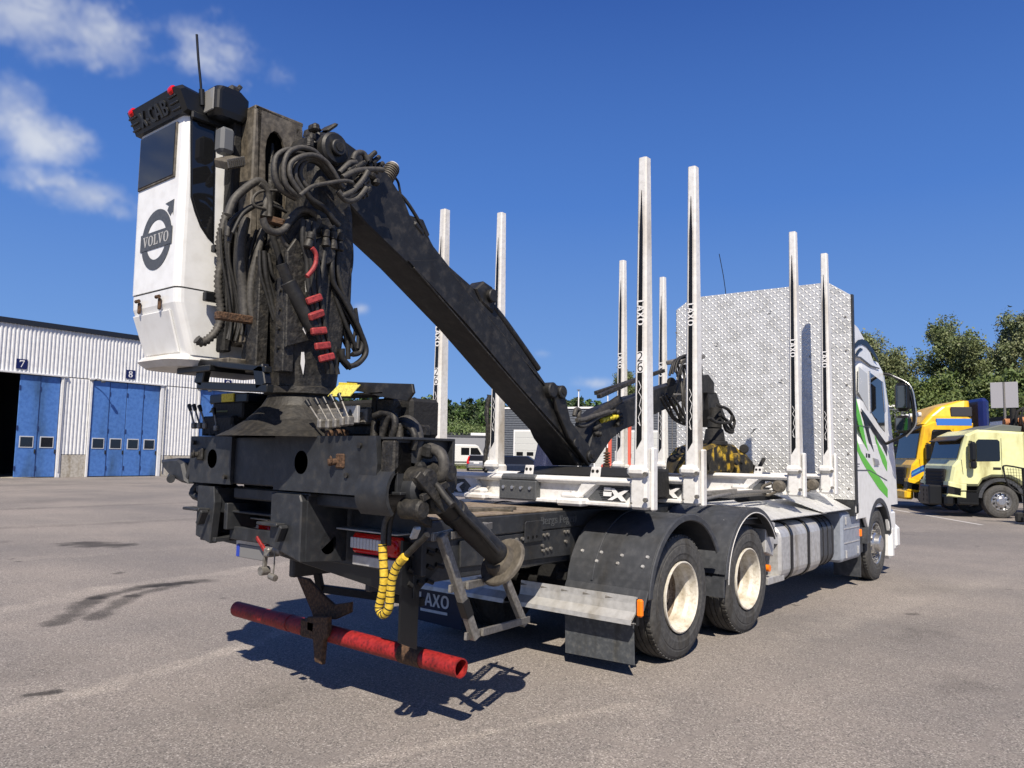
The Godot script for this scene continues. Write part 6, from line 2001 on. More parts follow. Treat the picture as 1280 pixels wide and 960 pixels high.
		part("lamp_bracket", b, M.alu, tl)
	# number plate strip, coupling and red handle
	b = B.new()
	b.bb(Vector3(-3.0, 0.93, -0.62), Vector3(-2.985, 1.02, -0.28), 0.004)
	part("number_plate", b, plain(Color(0.45, 0.45, 0.45), 0.5), t)
	b = B.new()
	b.bb(Vector3(-3.004, 0.935, -0.62), Vector3(-2.999, 1.015, -0.585), 0.0)
	part("plate_blue_band", b, plain(Color(0.15, 0.25, 0.65), 0.5), t)
	b = B.new()
	b.cyl(Vector3(-3.0, 1.02, -0.25), Vector3(-3.0, 1.02, -0.08), 0.03, -1, 10)
	b.box(Vector3(-3.0, 1.0, -0.2), Vector3(0.1, 0.06, 0.06), 0.01)
	b.bar(Vector3(-3.0, 1.0, -0.27), Vector3(-3.0, 0.88, -0.28), 0.02, 0.03)
	b.cyl(Vector3(-3.03, 0.87, -0.28), Vector3(-2.97, 0.87, -0.28), 0.03, -1, 10)
	b.tube([Vector3(-3.02, 1.0, -0.14), Vector3(-3.02, 0.92, -0.14), Vector3(-3.02, 0.85, -0.15)], 0.005, 5, 2)
	b.cyl(Vector3(-3.02, 0.85, -0.18), Vector3(-3.02, 0.84, -0.12), 0.022, -1, 8)
	part("air_coupling", b, M.steel, t)
	b = B.new()
	b.bar(Vector3(-3.04, 1.09, -0.32), Vector3(-3.04, 1.01, -0.22), 0.02, 0.025)
	part("red_handle", b, M.red, t)
	# swing base: a cone spreading to the beam
	b = B.new()
	b.lathe([Vector2(0.52, 1.75), Vector2(0.44, 1.79), Vector2(0.34, 1.86), Vector2(0.25, 1.95), Vector2(0.21, 2.02), Vector2(0.24, 2.03), Vector2(0.24, 2.07), Vector2(0.2, 2.08)], Transform3D(Basis(Vector3(1, 0, 0), Vector3(0, 0, -1), Vector3(0, 1, 0)), Vector3(-2.95, 0, -0.02)), 36)
	part("swing_base", b, M.grease, t)
	# column
	b = B.new()
	b.loft([[2.05, -3.14, -2.78, -0.17, 0.17, 0.08], [2.5, -3.2, -2.74, -0.18, 0.18, 0.07], [3.0, -3.2, -2.7, -0.18, 0.18, 0.06], [3.25, -3.06, -2.72, -0.18, 0.18, 0.05], [3.72, -3.03, -2.84, -0.17, 0.17, 0.05]])
	b.pz(PackedVector2Array([Vector2(-3.24, 2.3), Vector2(-3.26, 2.9), Vector2(-3.1, 3.15), Vector2(-2.9, 3.2), Vector2(-2.95, 2.4)]), 0.18, 0.21, 0.006)
	var col := part("column", b, M.grease, t)
	b = B.new()
	b.bb(Vector3(-3.3, 2.15, -0.14), Vector3(-3.22, 2.9, -0.02), 0.006)
	b.bb(Vector3(-3.24, 2.15, 0.08), Vector3(-3.16, 2.75, 0.18), 0.006)
	for k in 4:
		b.cyl(Vector3(-3.24, 2.3 + 0.12 * k, 0.13), Vector3(-3.255, 2.3 + 0.12 * k, 0.13), 0.012, -1, 8)
	b.cyl(Vector3(-3.0, 2.95, 0.24), Vector3(-3.0, 2.95, -0.24), 0.09, -1, 18, 0.01)
	part("column_rib", b, M.grease, col)
	b = B.new()
	b.pz(PackedVector2Array([Vector2(-3.12, 2.473), Vector2(-3.097, 2.482), Vector2(-3.088, 2.437), Vector2(-3.104, 2.394), Vector2(-3.124, 2.422)]), 0.21, 0.213, 0.0)
	b.pz(PackedVector2Array([Vector2(-3.107, 2.284), Vector2(-3.089, 2.286), Vector2(-3.08, 2.226), Vector2(-3.088, 2.144), Vector2(-3.109, 2.208)]), 0.18, 0.185, 0.0)
	b.pz(PackedVector2Array([Vector2(-3.124, 2.732), Vector2(-3.106, 2.745), Vector2(-3.097, 2.685), Vector2(-3.114, 2.662)]), 0.211, 0.214, 0.0)
	var pc := part("bare_paint", b, M.print_white, col)
	pc.set_meta("kind", "stuff")
	# hydraulic ram from the column foot to the boom
	b = B.new()
	b.cyl([Vector3(-3.24, 2.708, 0.2)][0], [Vector3(-3.064, 2.428, 0.24)][0], 0.05, -1, 14, 0.006)
	b.cyl([Vector3(-3.291, 2.809, 0.2)][0], [Vector3(-3.227, 2.691, 0.2)][0], 0.035, -1, 12)
	part("slew_ram", b, M.boom, col)
	# tower beside the column that carries cab and hoses
	b = B.new()
	var tw := PackedVector2Array([Vector2(-3.264, 3.95), Vector2(-2.908, 3.924), Vector2(-2.869, 3.122), Vector2(-3.003, 3.091), Vector2(-3.031, 3.644), Vector2(-3.041, 3.72), Vector2(-3.063, 3.775), Vector2(-3.096, 3.809), Vector2(-3.128, 3.815), Vector2(-3.158, 3.788), Vector2(-3.18, 3.736), Vector2(-3.188, 3.662), Vector2(-3.156, 3.057), Vector2(-3.215, 3.043)])
	b.pz(tw, -0.225, -0.2, 0.003)
	part("tower_plate", b, M.tan, t)
	b = B.new()
	b.bb(Vector3(-3.28, 2.35, -0.4), Vector3(-3.22, 3.95, -0.2), 0.01)
	b.bb(Vector3(-3.28, 2.35, -0.42), Vector3(-3.1, 3.95, -0.4), 0.006)
	b.bb(Vector3(-2.96, 2.35, -0.4), Vector3(-2.9, 3.9, -0.2), 0.006)
	b.bb(Vector3(-3.28, 3.92, -0.42), Vector3(-2.9, 3.95, -0.2), 0.006)
	part("cab_tower", b, M.tan, t)
	b = B.new()
	b.bb(Vector3(-3.2, 2.4, -0.38), Vector3(-2.96, 3.88, -0.35), 0.006)
	b.bb(Vector3(-3.34, 2.3, -0.44), Vector3(-3.28, 3.86, -0.34), 0.01)
	part("tower_back", b, M.dark, t)
	b = B.new()
	b.cyl(Vector3(-3.1, 3.0, -0.26), Vector3(-3.1, 3.6, -0.26), 0.035, -1, 14)
	b.cyl(Vector3(-3.1, 3.6, -0.26), Vector3(-3.1, 3.75, -0.26), 0.02, 0.012, 12)
	part("lift_ram", b, M.grease, t)
	b = B.new()
	b.pz(PackedVector2Array([Vector2(-3.27, 2.2), Vector2(-3.27, 2.72), Vector2(-3.2, 2.9), Vector2(-3.1, 2.8), Vector2(-3.1, 2.2)]), -0.24, -0.17, 0.006)
	for k in 4:
		b.cyl(Vector3(-3.2, 2.3 + 0.14 * k, -0.17), Vector3(-3.2, 2.3 + 0.14 * k, -0.16), 0.012, -1, 8)
	part("hose_guard", b, M.grease, t)
	make_crane_cab(t)
	# step frame hanging below the cab
	b = B.new()
	b.bb(Vector3(-3.45, 2.16, -0.72), Vector3(-2.95, 2.2, -0.3), 0.006)
	b.bar([Vector3(-3.4, 2.211, -0.441)][0], [Vector3(-3.4, 2.082, -0.487)][0], 0.05, 0.1, 0.006)
	b.bar([Vector3(-3.4, 2.078, -0.497)][0], [Vector3(-3.4, 2.025, 0.307)][0], 0.05, 0.05, 0.006)
	b.bar([Vector3(-3.4, 2.164, 0.197)][0], [Vector3(-3.4, 2.037, 0.24)][0], 0.05, 0.1, 0.006)
	b.bar([Vector3(-3.4, 2.239, -0.555)][0], [Vector3(-3.4, 2.139, 0.282)][0], 0.05, 0.04, 0.006)
	part("step_frame", b, M.print_black, t)
	# hose shelf, rusty clamps
	b = B.new()
	b.bb(Vector3(-3.42, 2.19, -0.5), Vector3(-2.98, 2.24, -0.14), 0.008)
	part("shelf", b, M.tan, t)
	b = B.new()
	b.bar([Vector3(-3.537, 2.483, -0.1)][0], [Vector3(-3.227, 2.488, -0.1)][0], 0.05, 0.05, 0.006)
	b.bar([Vector3(-3.293, 3.147, -0.05)][0], [Vector3(-3.181, 3.115, 0.05)][0], 0.07, 0.045, 0.008)
	part("hose_clamp", b, M.rust, t)
	b = B.new()
	b.bb(Vector3(-3.46, 2.62, -0.42), Vector3(-3.28, 2.68, -0.38), 0.006)
	b.bb(Vector3(-3.42, 2.95, -0.42), Vector3(-3.28, 3.0, -0.38), 0.006)
	part("conduit_bracket", b, M.print_black, t)
	b = B.new()
	b.bb(Vector3(-3.32, 2.85, -0.52), Vector3(-3.12, 3.4, -0.46), 0.03)
	part("blue_sleeve", b, M.navy, t)
	# lamps
	b = B.new()
	var lh: Vector3 = [Vector3(-3.38, 3.937, -0.385)][0]
	b.loft([[lh.y - 0.1, lh.x - 0.11, lh.x + 0.1, lh.z - 0.09, lh.z + 0.09, 0.05], [lh.y - 0.06, lh.x - 0.13, lh.x + 0.12, lh.z - 0.1, lh.z + 0.1, 0.04], [lh.y + 0.06, lh.x - 0.13, lh.x + 0.12, lh.z - 0.1, lh.z + 0.1, 0.04], [lh.y + 0.1, lh.x - 0.11, lh.x + 0.08, lh.z - 0.09, lh.z + 0.09, 0.05]])
	var l1 := part("work_lamp", b, M.print_black, t)
	b = B.new()
	b.box(lh + Vector3(-0.132, 0, 0), Vector3(0.012, 0.15, 0.15), 0.005)
	part("lens", b, plain(Color(0.5, 0.5, 0.49), 0.2), l1)
	b = B.new()
	b.box([Vector3(-3.36, 4.043, -0.36)][0], Vector3(0.08, 0.08, 0.1), 0.02)
	b.bar([Vector3(-3.36, 4.014, -0.377)][0], [Vector3(-3.3, 4.11, -0.357)][0], 0.03, 0.03)
	b.cyl([Vector3(-3.4, 4.019, -0.666)][0], [Vector3(-3.4, 4.001, -0.58)][0], 0.02)
	part("lamp_bracket", b, M.grease, l1)
	b = B.new()
	b.box([Vector3(-3.42, 3.674, -0.312)][0], Vector3(0.1, 0.17, 0.1), 0.02)
	var l2 := part("work_lamp", b, plain(Color(0.36, 0.37, 0.38), 0.5), t)
	b = B.new()
	var lb := Basis(Vector3(0, 0, 1), 0.45) * Basis(Vector3(1, 0, 0), 0.35)
	var lc: Vector3 = [Vector3(-3.42, 3.516, -0.24)][0]
	b.box(lc, Vector3(0.14, 0.06, 0.13), 0.008, lb)
	part("lamp_body", b, M.tan, l2)
	b = B.new()
	for k in 9:
		b.box(lc + lb * Vector3(-0.06 + 0.015 * k, 0.012, 0.07), Vector3(0.006, 0.055, 0.016), 0.001, lb)
	part("cooling_fin", b, M.steel, l2)
	make_boom(t)
	make_valves(t)
	make_hoses(t)
	make_ladder(t)

func make_boom(t: Node3D) -> void:
	var b := B.new()
	# first boom: welded box, deeper in the middle
	b.pz(PackedVector2Array([Vector2(-3.0, 3.5), Vector2(-3.08, 3.64), Vector2(-3.02, 3.76), Vector2(-2.88, 3.79), Vector2(-2.7, 3.74), Vector2(-2.42, 3.66), Vector2(-2.24, 3.5), Vector2(-2.18, 3.4), Vector2(-1.76, 3.11), Vector2(-1.45, 2.98), Vector2(-1.3, 2.92), Vector2(-0.88, 2.6), Vector2(-0.5, 2.3), Vector2(-0.42, 2.17), Vector2(-0.1, 1.9), Vector2(0.22, 1.7), Vector2(0.25, 1.62), Vector2(0.2, 1.57), Vector2(0.0, 1.57), Vector2(-0.32, 1.87), Vector2(-1.0, 2.29), Vector2(-1.56, 2.66), Vector2(-2.21, 3.04), Vector2(-2.6, 3.24)]), -0.15, 0.15, 0.012)
	var bm := part("main_boom", b, M.boom, t)
	b = B.new()
	# web plates standing proud, seams, lugs
	for z in [0.152, -0.162]:
		b.pz(PackedVector2Array([Vector2(-2.21, 3.06), Vector2(-1.86, 3.14), Vector2(-1.2, 2.77), Vector2(-0.4, 2.12), Vector2(0.12, 1.66), Vector2(0.1, 1.6), Vector2(-0.32, 1.89), Vector2(-1.0, 2.31), Vector2(-1.56, 2.68)]), z, z + 0.01, 0.003)
	part("web_plate", b, M.boom, bm)
	b = B.new()
	b.bar(Vector3(-2.15, 3.02, 0.16), Vector3(0.0, 1.645, 0.16), 0.012, 0.014, 0.003)
	b.bar(Vector3(-1.85, 3.12, 0.158), Vector3(-0.5, 2.26, 0.158), 0.01, 0.012, 0.003)
	part("weld_seam", b, M.grease, bm)
	b = B.new()
	b.cyl(Vector3(-2.94, 3.65, -0.24), Vector3(-2.94, 3.65, 0.24), 0.11, -1, 22, 0.015)
	b.cyl(Vector3(-2.94, 3.65, 0.24), Vector3(-2.94, 3.65, 0.27), 0.055, -1, 16, 0.006)
	part("pivot_boss", b, M.boom, bm)
	b = B.new()
	b.cyl(Vector3(-2.94, 3.65, 0.272), Vector3(-2.94, 3.65, 0.276), 0.028, -1, 14)
	part("pin_bore", b, M.dark, bm)
	b = B.new()
	b.pz(PackedVector2Array([Vector2(-3.035, 3.76), Vector2(-3.026, 3.805), Vector2(-2.996, 3.82), Vector2(-2.977, 3.801), Vector2(-2.929, 3.822), Vector2(-2.864, 3.884), Vector2(-2.836, 3.886), Vector2(-2.844, 3.867), Vector2(-2.916, 3.796), Vector2(-2.939, 3.767), Vector2(-2.975, 3.765)]), -0.02, 0.12, 0.012)
	for w in [Vector3(-3.109, 3.659, 0.16), Vector3(-3.093, 3.69, 0.16), Vector3(-3.068, 3.764, 0.16), Vector3(-3.108, 3.635, 0.16)]:
		b.box(w, Vector3(0.05, 0.05, 0.08), 0.012)
	part("pivot_latch", b, M.grease, bm)
	b = B.new()
	b.pz(PackedVector2Array([Vector2(-1.48, 2.98), Vector2(-1.38, 3.06), Vector2(-1.27, 3.03), Vector2(-1.22, 2.94), Vector2(-1.25, 2.82), Vector2(-1.4, 2.88)]), 0.02, 0.17, 0.012)
	b.cyl(Vector3(-1.3, 2.95, 0.16), Vector3(-1.3, 2.95, 0.21), 0.055, -1, 16, 0.008)
	b.pz(PackedVector2Array([Vector2(-2.2, 3.42), Vector2(-2.02, 3.42), Vector2(-1.95, 3.32), Vector2(-2.02, 3.22)]), 0.0, 0.12, 0.01)
	b.box(Vector3(-2.3, 3.5, 0.06), Vector3(0.1, 0.1, 0.14), 0.02)
	b.box(Vector3(-2.1, 3.33, 0.13), Vector3(0.12, 0.05, 0.06), 0.015, Basis(Vector3(0, 0, 1), -0.6))
	part("boom_lug", b, M.boom, bm)
	b = B.new()
	b.tube([Vector3(-2.34, 3.58, 0.1), Vector3(-2.22, 3.52, 0.12), Vector3(-2.06, 3.38, 0.12), Vector3(-1.9, 3.22, 0.1), Vector3(-1.6, 3.04, 0.05), Vector3(-1.35, 3.02, 0.0), Vector3(-0.9, 2.66, 0.0)], 0.014, 7, 4)
	part("hose", b, M.hose, bm)
	b = B.new()
	b.tube([Vector3(-1.25, 2.9, 0.12), Vector3(-1.05, 2.76, 0.13), Vector3(-0.6, 2.42, 0.13)], 0.03, 8, 4)
	b.cyl(Vector3(-1.2, 2.86, 0.0), Vector3(-0.5, 2.34, 0.0), 0.07, -1, 16, 0.01)
	part("boom_ram", b, M.boom, bm)
	# knuckle links
	b = B.new()
	b.pz(PackedVector2Array([Vector2(-0.47, 2.2), Vector2(-0.42, 2.29), Vector2(-0.33, 2.28), Vector2(-0.29, 2.2), Vector2(-0.2, 1.98), Vector2(0.16, 1.72), Vector2(0.2, 1.62), Vector2(0.1, 1.57), Vector2(-0.22, 1.82), Vector2(-0.4, 2.06)]), 0.17, 0.21, 0.008)
	b.pz(PackedVector2Array([Vector2(-0.47, 2.2), Vector2(-0.42, 2.29), Vector2(-0.33, 2.28), Vector2(-0.29, 2.2), Vector2(-0.2, 1.98), Vector2(0.16, 1.72), Vector2(0.2, 1.62), Vector2(0.1, 1.57), Vector2(-0.22, 1.82), Vector2(-0.4, 2.06)]), -0.21, -0.17, 0.008)
	b.cyl(Vector3(-0.36, 2.23, -0.24), Vector3(-0.36, 2.23, 0.24), 0.06, -1, 16, 0.008)
	b.cyl(Vector3(-0.48, 2.24, -0.2), Vector3(-0.48, 2.24, 0.22), 0.07, -1, 16, 0.01)
	b.cyl(Vector3(0.12, 1.66, -0.23), Vector3(0.12, 1.66, 0.23), 0.06, -1, 16, 0.008)
	b.cyl(Vector3(-0.12, 1.78, 0.2), Vector3(-0.12, 1.78, 0.225), 0.045, -1, 14, 0.006)
	var kn := part("knuckle_link", b, M.boom, t)
	b = B.new()
	for w in [[-0.36, 2.23], [0.12, 1.66]]:
		b.cyl(Vector3(w[0], w[1], 0.241), Vector3(w[0], w[1], 0.246), 0.025, -1, 12)
	part("pin_bore", b, M.dark, kn)
	# second boom going forward and up
	b = B.new()
	b.pz(PackedVector2Array([Vector2(0.187, 1.648), Vector2(0.239, 1.771), Vector2(0.292, 1.895), Vector2(0.36, 2.037), Vector2(0.531, 2.132), Vector2(0.862, 2.225), Vector2(1.234, 2.317), Vector2(1.235, 2.028), Vector2(0.865, 1.938), Vector2(0.638, 1.835), Vector2(0.45, 1.681), Vector2(0.353, 1.595)]), -0.12, 0.12, 0.012)
	var sb := part("second_boom", b, M.boom, t)
	b = B.new()
	b.bar(Vector3(0.45, 2.25, 0.08), Vector3(1.4, 2.55, 0.08), 0.05, 0.04)
	b.bar(Vector3(0.6, 2.3, -0.05), Vector3(2.0, 2.66, -0.05), 0.05, 0.04)
	b.cyl(Vector3(0.2, 2.0, 0.13), Vector3(0.75, 2.24, 0.13), 0.045, -1, 14, 0.006)
	part("boom_tube", b, M.grease, sb)
	b = B.new()
	for w in [Vector3(0.411, 2.006, 0.14), Vector3(0.474, 2.017, 0.14), Vector3(0.537, 2.033, 0.14), Vector3(0.602, 2.045, 0.14), Vector3(0.65, 2.052, 0.14)]:
		b.cyl(w, w + Vector3(0.05, 0.02, 0.0), 0.026, -1, 10, 0.006)
	part("brass_fitting", b, M.yellow, sb)
	b = B.new()
	for w in [Vector3(0.473, 2.078, 0.14), Vector3(0.537, 2.094, 0.14), Vector3(0.601, 2.106, 0.14), Vector3(0.666, 2.096, 0.14), Vector3(0.716, 2.072, 0.14), Vector3(0.733, 2.029, 0.14), Vector3(0.725, 1.993, 0.14), Vector3(0.684, 1.974, 0.14), Vector3(0.274, 1.924, 0.14), Vector3(0.319, 1.943, 0.14), Vector3(0.29, 1.874, 0.14), Vector3(0.336, 1.867, 0.14)]:
		b.cyl(w, w + Vector3(0.045, 0.015, 0.02), 0.025, -1, 8, 0.006)
	part("pipe_fitting", b, M.grease, sb)
	for w in [[Vector3(-0.035, 1.957, 0.16), Vector3(0.037, 1.944, 0.16), Vector3(0.139, 1.96, 0.16), Vector3(0.273, 2.021, 0.16), Vector3(0.411, 2.065, 0.16), Vector3(0.553, 2.099, 0.16)], [Vector3(-0.065, 1.992, 0.18), Vector3(0.036, 2.001, 0.18), Vector3(0.182, 2.033, 0.18), Vector3(0.364, 2.075, 0.18), Vector3(0.49, 2.103, 0.18)], [Vector3(-0.036, 2.035, 0.13), Vector3(-0.009, 2.094, 0.13), Vector3(0.049, 2.089, 0.13), Vector3(0.036, 2.031, 0.13), Vector3(0.08, 1.991, 0.13)]]:
		hose(sb, w, 0.022, M.hose2)
	# extension, tip and link down to the rotator
	b = B.new()
	b.pz(PackedVector2Array([Vector2(1.235, 2.318), Vector2(1.67, 2.428), Vector2(2.383, 2.588), Vector2(2.898, 2.691), Vector2(3.055, 2.605), Vector2(3.053, 2.465), Vector2(2.763, 2.454), Vector2(2.382, 2.37), Vector2(1.67, 2.162), Vector2(1.237, 2.037)]), -0.09, 0.09, 0.008)
	b.pz(PackedVector2Array([Vector2(2.872, 2.492), Vector2(3.144, 2.482), Vector2(3.235, 2.367), Vector2(3.399, 2.203), Vector2(3.349, 2.099), Vector2(3.001, 2.045), Vector2(2.914, 2.258)]), -0.08, 0.08, 0.008)
	b.cyl([Vector3(1.911, 2.519, 0.1)][0], [Vector3(2.249, 2.556, -0.08)][0], 0.05, -1, 12)
	part("boom_tip", b, M.boom, t)
	for k in 5:
		var o := Vector3(0.03 * k - 0.06, 0.02 * (k % 3), 0.02 * k)
		var p := []
		for w in [Vector3(1.541, 2.309, 0.2), Vector3(1.667, 2.195, 0.2), Vector3(1.833, 2.088, 0.2), Vector3(2.024, 2.043, 0.2), Vector3(2.201, 2.059, 0.2), Vector3(2.262, 2.191, 0.2), Vector3(2.244, 2.422, 0.2), Vector3(2.205, 2.651, 0.2), Vector3(2.166, 2.768, 0.2), Vector3(1.969, 2.775, 0.2), Vector3(1.797, 2.703, 0.2), Vector3(1.741, 2.563, 0.2)]:
			p.append(w + o)
		hose(t, p, 0.014, M.hose, 0.025)
		p = []
		for w in [Vector3(1.93, 2.709, 0.16), Vector3(2.007, 2.543, 0.16), Vector3(1.987, 2.359, 0.16), Vector3(2.044, 2.18, 0.16), Vector3(2.161, 2.067, 0.16)]:
			p.append(w + o * 1.3)
		hose(t, p, 0.014, M.hose2, 0.03)
	b = B.new()
	b.bar([Vector3(1.854, 2.729, 0.16)][0], [Vector3(2.452, 2.857, 0.16)][0], 0.2, 0.05, 0.01)
	b.bar([Vector3(1.669, 2.266, 0.16)][0], [Vector3(1.797, 2.319, 0.16)][0], 0.02, 0.02, 0.004)
	b.bar([Vector3(1.778, 2.361, 0.2)][0], [Vector3(2.084, 2.382, 0.2)][0], 0.02, 0.02, 0.004)
	part("hose_tie", b, M.steel, t)
	# rotator and grapple, resting on the bunk
	var g := B.new()
	g.cyl([Vector3(3.026, 2.026, 0.1)][0], [Vector3(3.024, 1.868, 0.1)][0], 0.11, 0.13, 18, 0.015)
	g.cyl([Vector3(3.052, 2.285, 0.1)][0], [Vector3(3.026, 2.026, 0.1)][0], 0.075, 0.09, 14, 0.01)
	g.cyl([Vector3(3.024, 1.877, 0.1)][0], [Vector3(3.023, 1.818, 0.1)][0], 0.16, -1, 20, 0.01)
	part("rotator", g, M.dark, t)
	for w in [[Vector3(2.861, 2.3, 0.22), Vector3(3.159, 2.268, 0.22), Vector3(3.347, 2.137, 0.22), Vector3(3.249, 2.013, 0.22), Vector3(3.062, 2.085, 0.22)], [Vector3(2.927, 2.197, 0.22), Vector3(3.203, 2.091, 0.22), Vector3(3.296, 1.995, 0.22), Vector3(3.108, 2.008, 0.22), Vector3(3.017, 2.103, 0.22)], [Vector3(2.554, 2.139, 0.25), Vector3(2.771, 2.092, 0.25), Vector3(3.136, 2.108, 0.25), Vector3(3.208, 2.19, 0.25)]]:
		hose(t, w, 0.02, M.dark)
	b = B.new()
	b.pz(PackedVector2Array([Vector2(2.38, 1.666), Vector2(2.589, 1.782), Vector2(3.029, 1.868), Vector2(3.428, 1.837), Vector2(3.799, 1.699), Vector2(3.951, 1.511), Vector2(3.693, 1.471), Vector2(2.338, 1.481)]), -0.22, 0.2, 0.03)
	var gr := part("grapple_body", b, M.grapple, t)
	var claws := [PackedVector2Array([Vector2(2.42, 1.5), Vector2(2.4, 1.66), Vector2(2.55, 1.78), Vector2(2.62, 1.72), Vector2(2.7, 1.5)]), PackedVector2Array([Vector2(3.288, 1.694), Vector2(3.483, 1.767), Vector2(3.786, 1.782), Vector2(4.045, 1.66), Vector2(4.148, 1.49), Vector2(3.933, 1.429), Vector2(3.332, 1.455)]), PackedVector2Array([Vector2(3.244, 1.724), Vector2(3.486, 1.737), Vector2(3.786, 1.638), Vector2(3.833, 1.431), Vector2(3.262, 1.437)])]
	for w in [[0, -0.2, -0.1], [0, 0.1, 0.2], [1, -0.15, -0.03], [1, 0.05, 0.15], [2, 0.16, 0.28]]:
		b = B.new()
		b.pz(claws[w[0]], w[1], w[2], 0.02)
		part("grapple_claw", b, M.grapple, gr)
	b = B.new()
	for w in [Vector3(3.346, 1.627, 0.3), Vector3(3.178, 1.616, 0.3)]:
		b.cyl(w, w + Vector3(0, 0, 0.03), 0.035, -1, 14, 0.006)
	b.cyl(Vector3(2.5, 1.62, 0.2), Vector3(2.5, 1.62, 0.24), 0.04, -1, 14, 0.006)
	part("claw_pin", b, M.dark, gr)
	b = B.new()
	b.bar([Vector3(4.04, 1.449, 0.2)][0], [Vector3(4.346, 1.672, 0.2)][0], 0.05, 0.04, 0.01)
	b.cyl([Vector3(4.155, 1.797, 0)][0], [Vector3(3.566, 1.789, 0.25)][0], 0.06, -1, 14, 0.01)
	b.cyl([Vector3(4.42, 1.527, 0)][0], [Vector3(5.051, 1.434, 0)][0], 0.06, 0.04, 12)
	b.bar([Vector3(3.743, 1.842, -0.1)][0], [Vector3(4.662, 1.546, -0.1)][0], 0.1, 0.06, 0.01)
	part("grapple_ram", b, M.dark, gr)
	# dark rubber pad on the bunk below the knuckle
	b = B.new()
	b.pz(PackedVector2Array([Vector2(-0.36, 1.3), Vector2(-0.36, 1.5), Vector2(-0.05, 1.56), Vector2(0.28, 1.56), Vector2(0.3, 1.3)]), -0.3, 0.95, 0.02)
	part("boom_rest", b, M.dark, t)

